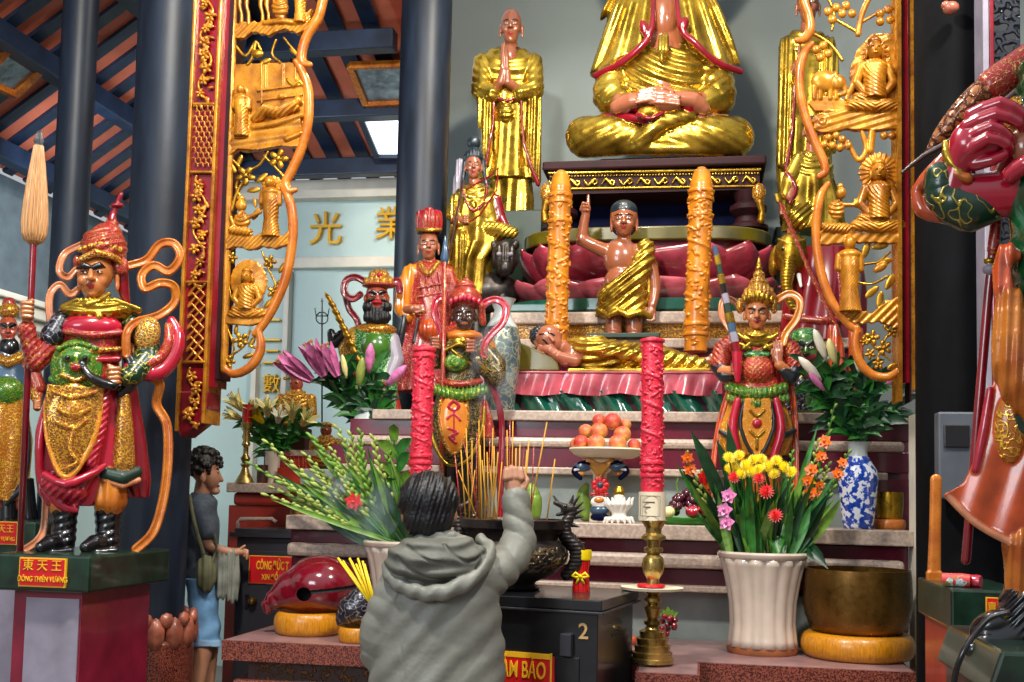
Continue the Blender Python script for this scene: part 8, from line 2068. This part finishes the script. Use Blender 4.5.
# incense bundle in his left hand
m0 = None
for i in range(9):
    a = Vector(P(372 + (i % 3) * 2, 606, 4.05)) ; b = P(338 + i * 3.3 + (i % 2) * 1.5, 558 + (i % 3) * 3, 4.07 + (i % 3) * .01)
    m = M(); m.tube([a, b], .0044, 'incense_yellow', 6); o = m.build('incense_stick', None, a, smooth=True)
    tag(o, 'bright yellow incense stick in the bundle in the left hand of the man in grey', 'incense stick', 'yellow incense bundle')
def boy():
    Y, f = 5.62, 205
    t = emp('person', Vector((P(203, 600, Y).x, Y, 0)), 'person with curly dark hair in grey t-shirt and denim shorts by the donation box', 'person')
    s = S(Y, .8, 2, face=f)
    s.e(204, 466, 0, 15, 17, 14, 'skin_person'); s.e(211, 477, -2, 9, 13, 10, 'skin_person'); s.c([(218, 473, -2, 1.6), (221.5, 480, -2, 2.2)], 'skin_person'); s.e(215, 491, -1, 5, 4, 5, 'skin_person'); s.e(217.5, 486, -2, 2.6, 1.4, 3, 'lip', k=.5)
    s.e(217, 473, -7, 1.6, 1.1, 1.5, 'black', k=.3); s.c([(214, 469, -8, .9), (219, 469, -6, .9)], 'black', k=.3); s.e(203, 478, -13.5, 3, 5, 2, 'skin_person', k=.6)
    s.c([(203, 485, 1, 8), (201, 500, 2, 9), (202, 560, 2, 14), (201, 600, 2, 14)], 'skin_person'); s.c([(201, 508, -8, 7), (204, 528, -14, 6.5), (208, 544, -16, 5.6), (222, 550, -16, 4.8), (236, 552, -16, 3.8)], 'skin_person', n=2); s.c([(203, 508, 14, 7), (208, 544, 16, 5.6), (230, 552, 4, 4.2), (238, 551, -6, 3.6)], 'skin_person', n=2)
    s.e(240, 551, -14, 5, 4, 4, 'skin_person')
    for i in range(4): s.c([(243, 548.5 + i * 2, -14, 1.5), (247, 550 + i * 2, -15, 1.4), (246, 553 + i * 1.6, -17, 1.2)], 'skin_person', k=.4)
    s.c([(240, 548, -16, 1.6), (244, 545, -17, 1.3)], 'skin_person', k=.4)
    for q, z in ((-1, -8), (1, 8)): s.c([(202, 600, z, 12), (206 + q * 3, 650, z, 9.5), (200 + q * 6, 700, z, 7), (196 + q * 8, 770, z, 5)], 'skin_person')
    s.build('body', t)
    s = S(Y, .7, 1.5, face=f); rr = random.Random(2)
    s.e(203, 463, 1, 16, 16, 16, 'curly_hair')
    for i in range(130):
        a, b = rr.uniform(0, 6.28), rr.uniform(-1.2, 1.5); x, y, z = 204 + 17 * math.cos(a) * math.cos(b), 463 - 15 * math.sin(b), 15 * math.sin(a) * math.cos(b)
        if x > 210 and y > 466: continue
        s.e(x, y, z, 3, 2.7, 3, 'curly_hair', k=.7)
    s.build('hair', t)
    s = S(Y, .9, 2.5, face=f); tf = lambda X, Y_, Z: .8 * np.sin((X * .7 + Y_) * .2 + np.sin(Y_ * .1))
    s.l([(493, 202, 2, 10, 12), (501, 201, 2, 16, 20), (520, 200, 2, 19, 22), (560, 201, 2, 18, 20), (584, 201, 2, 18, 20)], 'tee_grey', f=tf, k=4); s.c([(200, 508, -12, 9), (205, 524, -15, 9), (206, 531, -16, 9)], 'tee_grey', f=tf); s.c([(203, 508, 16, 9), (206, 530, 18, 9)], 'tee_grey')
    s.build('t_shirt', t)
    s = S(Y, .9, 2, face=f)
    for z in (-8, 8): s.l([(578, 201, z, 15, 14), (615, 204, z, 15.5, 13), (642, 206, z, 15, 12)], 'denim', f=tf); s.l([(638, 206, z, 15.6, 12.6), (645, 206, z, 15.4, 12.4)], 'denim_fold', k=.5, f=tf)
    s.build('shorts', t)
    s = S(Y, 1.2, 2, face=f)
    for q, z in ((-1, -8), (1, 8)): s.c([(192 + q * 8, 776, z, 6), (204 + q * 8, 779, z, 5)], 'shoe')
    s.build('shoes', t)
    b = emp('shoulder_bag', P(205, 600, Y - .12), 'olive bag with a strap hanging at the hip of the boy', 'bag')
    s = S(Y, .8, 1, face=f); s.e(206, 572, -26, 10, 19, 7, 'bag_olive', f=foldy(206, 560, 6, .6)); s.build('pouch', b)
    s = S(Y, .8, 1, face=f); s.c([(190, 496, -16, 2), (194, 520, -24, 2.2), (203, 552, -24, 2.4)], 'bag_olive', n=3, fl=.6); s.c([(210, 520, -20, 1.8), (216, 545, -20, 1.8), (212, 560, -24, 1.8)], 'bag_olive', n=3, fl=.6); s.build('strap', b)
    c = emp('folded_cloth', P(228, 600, Y - .1), 'pale grey-green cloth hanging from the forearm of the boy', 'cloth')
    s = S(Y, .8, 2, face=f); s.c([(220, 552, -16, 7), (223, 575, -16, 8), (221, 592, -16, 6)], 'scarf_grey', fl=.6, f=foldy(220, 560, 5, .8)); s.c([(231, 554, -17, 6.5), (234, 578, -17, 7), (232, 598, -17, 4)], 'scarf_grey', fl=.6, f=foldy(220, 560, 5, .8, ph=1)); s.build('drape', c)
boy()
# ------------------------------------------------------------------ near guardian at the right edge
ornate('quiver_scale', '#a8642c', '#5c2c10', scale=44, width=.05, kind='scale', bmp=1)
ornate('green_sleeve', '#0a3020', '#b0a040', scale=24, width=.035, bmp=.8)
plain('armour_green', '#0f4a26', .15, coat=.8, var=.3, vs=20)
def g_near():
    Y, f = 2.72, 985
    t = emp('guardian_statue', P(1010, 652, Y), 'near guardian statue with a red hand and green sleeve cut by the right picture edge', 'statue')
    s = S(Y, 1.2, 3, face=f)
    face(s, 1085, -70, 40, 'rose_red', t=-.3, z=6, bw=.15)
    s.c([(1085, -30, 10, 26), (1080, 80, 16, 50), (1075, 330, 14, 50), (1060, 470, 10, 30), (1030, 560, 6, 20), (1022, 596, 0, 18)], 'rose_red'); s.c([(1075, 330, 14, 50), (1110, 470, 10, 30), (1110, 610, 6, 20)], 'rose_red')
    s.c([(1080, 80, 16, 40), (1010, 190, 14, 24), (950, 196, 4, 20), (958, 168, -6, 14), (966, 150, -12, 15)], 'rose_red')
    s.e(972, 146, -14, 21, 24, 14, 'rose_red', a=-35, k=5)
    s.e(990, 140, -14, 17, 20, 11, 'rose_red', k=4)
    for i, (x0, y0, x1, y1, x2, y2, r) in enumerate(((972, 122, 1000, 113, 1021, 122, 6.6), (968, 133, 996, 124, 1018, 131, 6.6), (968, 145, 992, 136, 1008, 144, 6.2), (968, 158, 988, 147, 1006, 152, 5.8))): s.c([(x0, y0, -20, r + 1), (x1, y1, -30, r), (x2, y2, -26, r * .85), (x2 + 4, y2 + 4, -16, r * .7)], 'rose_red', n=2, k=.9)
    s.c([(974, 168, -14, 7), (992, 166, -20, 5.5), (1004, 160, -20, 4.5)], 'rose_red', n=2, k=1)
    s.build('body', t)
    s = S(Y, 1.1, 2.5, face=f)
    s.c([(1000, 190, 20, 20), (968, 206, 8, 24), (944, 194, 2, 20), (942, 180, -2, 17)], 'green_sleeve', n=2); s.c([(918, 186, 6, 5), (926, 176, 4, 6), (944, 158, 2, 6), (958, 146, 2, 4)], 'orange_red', n=3); s.c([(916, 190, 8, 6), (922, 208, 8, 8), (944, 216, 8, 6)], 'orange_red', n=3)
    s.c([(946, 146, -10, 3.4), (949, 162, -14, 5.5), (960, 176, -14, 5)], 'gold', n=3, k=1); s.c([(956, 178, -14, 5), (968, 182, -14, 5.5)], 'orange_wood', k=2)
    s.build('sleeve', t)
    s = S(Y, 1.2, 3, face=f)
    s.l([(60, 1085, 14, 66, 44), (200, 1076, 14, 68, 48), (330, 1078, 14, 64, 48)], 'armour_green', k=5, f=foldy(1060, 200, 18, .8, 'u')); s.c([(1010, 180, -20, 8), (1024, 172, -26, 9), (1044, 168, -30, 9)], 'rose_red', n=2, k=2); s.e(1016, 126, 0, 14, 30, 12, 'gold_orn'); s.e(1024, 150, -10, 14, 18, 12, 'skin_rose')
    s.e(1090, 40, 14, 62, 40, 46, 'gold_orn', k=4); s.c([(1140, 60, 14, 34), (1160, 130, 6, 30), (1150, 190, -16, 24)], 'green_sleeve', n=2, k=5)
    s.l([(320, 1085, 12, 58, 46), (450, 1085, 12, 62, 50), (560, 1085, 12, 54, 44), (600, 1085, 12, 40, 34)], 'rose_red', n=9, amp=3)
    s.build('armour', t)
    s = S(Y, 1.6, 3, face=f); s.e(1085, -110, 8, 46, 34, 46, 'crown_gold'); s.c([(1085, -135, 8, 22), (1085, -175, 8, 5)], 'crown_gold', k=5); s.e(1044, -80, 8, 10, 22, 16, 'crown_red'); s.e(1128, -80, 8, 10, 22, 16, 'crown_red'); s.build('helmet', t)
    s = S(Y, 1.1, 2.5, face=f); ff = foldy(1000, 300, 11, 1.2)
    s.c([(1008, 258, -14, 12), (1001, 272, -16, 10), (1004, 292, -20, 12)], 'orange_red', n=2, f=ff, k=4); s.c([(1010, 305, -22, 14), (1012, 345, -26, 22), (1020, 385, -26, 24), (1036, 410, -24, 18)], 'orange_wood', f=ff, n=2, k=4)
    s.build('sash', t)
    s = S(Y, 1.1, 3, face=f)
    def sf(X, Y_, Z): return 1.6 * np.sin((X - 940) * .16 + (Y_ - 400) * .05)
    s.poly([(992, 380), (1006, 372), (1060, 372), (1090, 560), (1040, 550), (1018, 545), (996, 534), (972, 520), (946, 495), (962, 482), (976, 455), (984, 420)], -6, 9, 'orange_red', f=sf, k=4); s.c([(948, 496, -12, 3.6), (972, 520, -15, 3.6), (996, 535, -16, 3.6), (1022, 547, -16, 3.6), (1050, 552, -16, 3.6)], 'peach_ribbon', n=3, k=1.5)
    s.e(1010, 430, -16, 15, 34, 8, 'gold_orange', k=3); s.e(1026, 408, -18, 16, 30, 10, 'dark_green_gold', k=3); s.c([(990, 392, -12, 4), (984, 430, -14, 5), (976, 470, -14, 4)], 'rose_red', n=2, k=2)
    s.c([(1022, 545, -2, 20), (1022, 600, -2, 18)], 'orange_wood', f=foldy(1022, 560, 10, 1), k=2)
    s.build('skirt', t)
    s = S(Y, 1.1, 3, face=f)
    s.c([(1022, 598, 0, 22), (1016, 628, 0, 24), (1012, 638, -2, 20)], 'black', f=foldy(1020, 610, 10, 1, 'd')); s.c([(1010, 636, -10, 18), (988, 641, -24, 13), (974, 646, -32, 9)], 'black'); s.e(990, 624, -14, 22, 14, 16, 'black', a=25); s.e(1004, 612, -24, 7, 4, 4, 'dark_gold', k=1); s.c([(970, 651, -20, 5), (1040, 653, -14, 6)], 'black', k=1)
    s.c([(1100, 600, 0, 22), (1100, 645, -4, 20)], 'black')
    s.build('boot', t)
    q = emp('quiver', P(960, 140, Y - .02), 'scaled brown tapering case with a red ornate cap held over the near guardian arm', 'case')
    s = S(Y + .06, .9, 1.5, face=f); s.c([(926, 154, 0, 2), (944, 132, 0, 9), (970, 106, 0, 14), (990, 88, 0, 14)], 'quiver_scale', n=3, f=lambda X, Y_, Z: .0); s.build('scaled_body', q)
    s = S(Y + .06, .9, 1.5, face=f); s.c([(992, 86, 0, 16), (1006, 76, 0, 16), (1030, 58, 0, 15)], 'crown_red'); s.c([(993, 72, 0, 3), (1003, 100, 0, 3)], 'gold', k=1); s.build('cap', q)
    s = S(Y + .06, .9, 1, face=f); s.c([(902, 174, -4, 1.4), (926, 156, -4, 3), (970, 132, -8, 4), (1030, 84, -8, 5)], 'dark_wood', n=2); s.build('rod', q)
    q = emp('spear', P(975, 560, Y + .05), 'dark red staff with a silver and gold collar slanting behind the near guardian', 'spear')
    s = S(Y + .08, .9, .8, face=f); s.c([(1000, 175, 0, 3.5), (994, 240, 0, 5), (988, 300, 0, 5), (966, 560, 0, 5)], 'crimson'); s.c([(998, 205, -2, 5.5), (993, 250, -2, 6)], 'red_gold', k=1); s.build('shaft', q)
    s = S(Y + .08, .8, .8, face=f); s.e(990, 270, -3, 8, 6, 7, 'pale_panel', k=1); s.e(989.5, 262, -3, 6, 4, 6, 'gold', k=1); s.build('collar', q)
    s = S(Y + .08, .8, .8, face=f); s.e(997, 207, -3, 6, 4, 6, 'gold', k=1); s.build('upper_collar', q)
g_near()
# pedestals at the right
k = P(986, 651, 2.42); kk = sc(980, 2.42)
t = emp('statue_pedestal', (k.x + .3, 2.7, 0), 'green stone pedestal under the boot of the near guardian', 'pedestal')
m = M(); m.prism([(0, 0)] * 0 or [(k.x, k.z - .09), (k.x + .03, k.z), (k.x + .62, k.z), (k.x + .62, k.z - .09)], 2.42, 2.92, 'green_stone'); m.build('slab', t, bevel=.008)
m = M(); m.box(k.x + .02, k.x + .6, 2.44, 2.9, 0, k.z - .09, 'green_stone'); m.build('body', t)
Yq = 3.72; a, b = P(951, 590, Yq), P(1000, 590, Yq)
t = emp('statue_pedestal', ((a.x + b.x) / 2, Yq + .2, 0), 'green and red pedestal carrying the paper rolls and an orange ribbon end', 'pedestal')
zt1, zb1 = P(950, 589, Yq).z, P(950, 630, Yq).z
m = M(); m.box(a.x, b.x + .1, Yq, Yq + .56, zb1, zt1, 'green_stone'); m.build('slab', t, bevel=.008)
m = M(); m.box(P(956, 600, Yq).x, P(972, 600, Yq).x, Yq + .05, Yq + .5, 0, zb1, 'red_paint'); m.box(P(976, 600, Yq).x, b.x + .05, Yq + .08, Yq + .36, 0, zb1, 'dark_wood'); m.build('legs', t)
sg2 = emp('name_sign', P(992, 606, Yq - .01), 'tiny red and yellow sign at the corner of the right pedestal', 'sign'); q0, q1 = P(985.5, 597, Yq), P(998, 617, Yq)
m = M(); m.box(q0.x, q1.x, Yq - .006, Yq, q1.z, q0.z, 'sign_yellow'); m.box(q0.x + .003, q1.x - .003, Yq - .01, Yq - .003, q1.z + .003, q0.z - .003, 'sign_red'); m.build('board', sg2); text('lettering', '\u8ce3', 992, 607, Yq - .011, 9, 'sign_yellow', sg2, .002)
rb = emp('carved_ribbon', P(933, 582, Yq + .42), 'upright orange carved ribbon end standing on the right green pedestal', 'ribbon')
s = S(Yq + .42, .8, 1); s.c([(936, 480, 0, 6), (935, 530, 0, 6), (934, 576, 0, 7)], 'orange_wood', fl=.5, n=2); s.b(934, 577, 0, 8, 6, 4, 'orange_wood', r=2); s.build('strip', rb)
m, n, b_ = nt('paper_print'); tt = tex(n, 'Voronoi', 38); n.links.new(ramp(n, tt.outputs['Color'], [(.2, '#d8c83c'), (.4, '#3c6ca8'), (.55, '#e0e0dc'), (.7, '#4c9a3c'), (.85, '#c83c3c')]), b_.inputs['Base Color'])
for i, (x0, y0, x1, y1, r, mt, l_) in enumerate(((942, 574, 970, 581, 6.8, 'paper_print', 'rolled colourful printed paper on the right pedestal'), (969, 578, 981, 583, 6.5, 'rose_red', 'crumpled pink-red packet beside the printed roll'))):
    A_, B_ = P(x0, y0 + 3, Yq + .12), P(x1, y1 + 2, Yq + .1); A_.z = zt1 + r * sc(960, Yq); B_.z = A_.z
    t = emp('paper_roll', A_, l_, 'paper roll'); m = M(); kk = sc(960, Yq); m.tube([A_, A_.lerp(B_, .3), A_.lerp(B_, .7), B_], [r * kk, r * kk * 1.0, r * kk * 1.05, r * kk * .95], mt, 14); m.build('sheet', t, auto=.7)
m = M(); pts = [P(1010, 612, 2.35), P(990, 618, 2.36), P(975, 634, 2.36), P(962, 655, 2.35), P(954, 684, 2.36), P(950, 760, 2.38)]
m.tube(cr([tuple(p) for p in pts], 6), .006, 'black', 8); tag(m.build('power_cable', smooth=True), 'thin dark cable curving down over the near green pedestal', 'cable')
for px, py, l_ in ((951, 8, 'small terracotta knob on the black column near the top edge'),):
    q = P(px, py, 4.52); m = M(); m.ball(q, .03, 'terracotta', 1.1, 1, .9, 10); m.ball(q + Vector((-.02, 0, .012)), .018, 'terracotta'); tag(m.build('hook_knob', smooth=True), l_, 'knob')
q = P(952, 430, 3.9)
plain('grey_box', '#4a5058', .5, var=.1)
t = emp('meter_box', P(955, 560, 4.5), 'dim grey panel hanging on the black column behind the red skirt', 'panel'); m = M(); a, b = P(937, 412, 4.5), P(985, 500, 4.5); m.box(a.x, b.x, 4.48, 4.56, b.z, a.z, 'grey_box'); m.build('case', t, bevel=.008)
m = M(); m.box(a.x + .02, b.x - .06, 4.47, 4.49, b.z + .2, a.z - .05, 'black'); m.build('window', t, bevel=.004)

# drifting incense smoke
m, n, b_ = nt('smoke'); n.nodes.remove(b_); vp = n.nodes.new('ShaderNodeVolumePrincipled'); vp.inputs['Color'].default_value = hx('#c8d8e8')
tt = tex(n, 'Noise', 7, 4, stretch=(1, 1, .7)); rp = ramp(n, tt.outputs[0], [(.46, 0.), (.7, 1.)]); mu = n.nodes.new('ShaderNodeMath'); mu.operation = 'MULTIPLY'; mu.inputs[1].default_value = 6
n.links.new(rp, mu.inputs[0]); n.links.new(mu.outputs[0], vp.inputs['Density']); n.links.new(vp.outputs[0], [q for q in n.nodes if q.type == 'OUTPUT_MATERIAL'][0].inputs['Volume'])
m = M(); m.ball(P(362, 508, 5.0), .2, 'smoke', 1.0, .5, .9, 20); o = m.build('incense_smoke', smooth=True); tag(o, 'thin blue-white incense smoke drifting before the left gladiolus pot', 'smoke', kind='stuff')
m = M(); m.ball(P(492, 372, 5.3), .17, 'smoke', .7, .3, 1.7, 20); o = m.build('incense_smoke', smooth=True); tag(o, 'thin incense smoke rising over the bronze burner towards the dark-faced guardian', 'smoke', kind='stuff')
# ------------------------------------------------------------------ light
w = bpy.data.worlds.new('world'); SC.world = w; w.use_nodes = True
n = w.node_tree; n.nodes.clear()
o = n.nodes.new('ShaderNodeOutputWorld'); b = n.nodes.new('ShaderNodeBackground'); n.links.new(b.outputs[0], o.inputs[0])
tc = n.nodes.new('ShaderNodeTexCoord'); sp = n.nodes.new('ShaderNodeSeparateXYZ'); n.links.new(tc.outputs['Generated'], sp.inputs[0])
r_ = n.nodes.new('ShaderNodeValToRGB'); n.links.new(sp.outputs[2], r_.inputs[0])
e = r_.color_ramp.elements
e[0].position = .0; e[0].color = (.3, .27, .25, 1); e[1].position = .5; e[1].color = (.62, .68, .76, 1)
n.links.new(r_.outputs[0], b.inputs[0]); b.inputs[1].default_value = .8
def area(name, loc, tgt, size, power, col=(1, 1, 1), sy=None):
    l = bpy.data.lights.new(name, 'AREA'); l.energy = power; l.size = size; l.color = col
    if sy: l.shape = 'RECTANGLE'; l.size_y = sy
    o = bpy.data.objects.new(name, l); COL.objects.link(o); o.location = loc
    o.rotation_euler = (Vector(tgt) - Vector(loc)).to_track_quat('-Z', 'Y').to_euler()
    return o
area('hall_lamp', (-1.6, 2.4, 5.2), (-1.2, 6.5, 2), .35, 175, (1, .95, .86))
area('hall_lamp', (1.4, 2.8, 5.4), (.0, 7, 2.4), .35, 160, (1, .93, .84))
area('altar_lamp', (-.6, 5.7, 5.6), (-.5, 8, 2.6), .3, 80, (1, .9, .72))
area('courtyard_daylight', (-3.5, -2.5, 3.6), (-1, 6, 1.5), 2.6, 130, (.86, .93, 1), 2.0)
area('aisle_daylight', (-4.2, 6.6, 3.6), (-3.6, 9.5, 3), 1.0, 30, (.8, .9, 1))
vs = SC.view_settings
SC.display_settings.display_device = 'sRGB'
vs.view_transform = 'Standard'; vs.look = 'None'; vs.gamma = 1; vs.use_curve_mapping = False; vs.exposure = 0.36
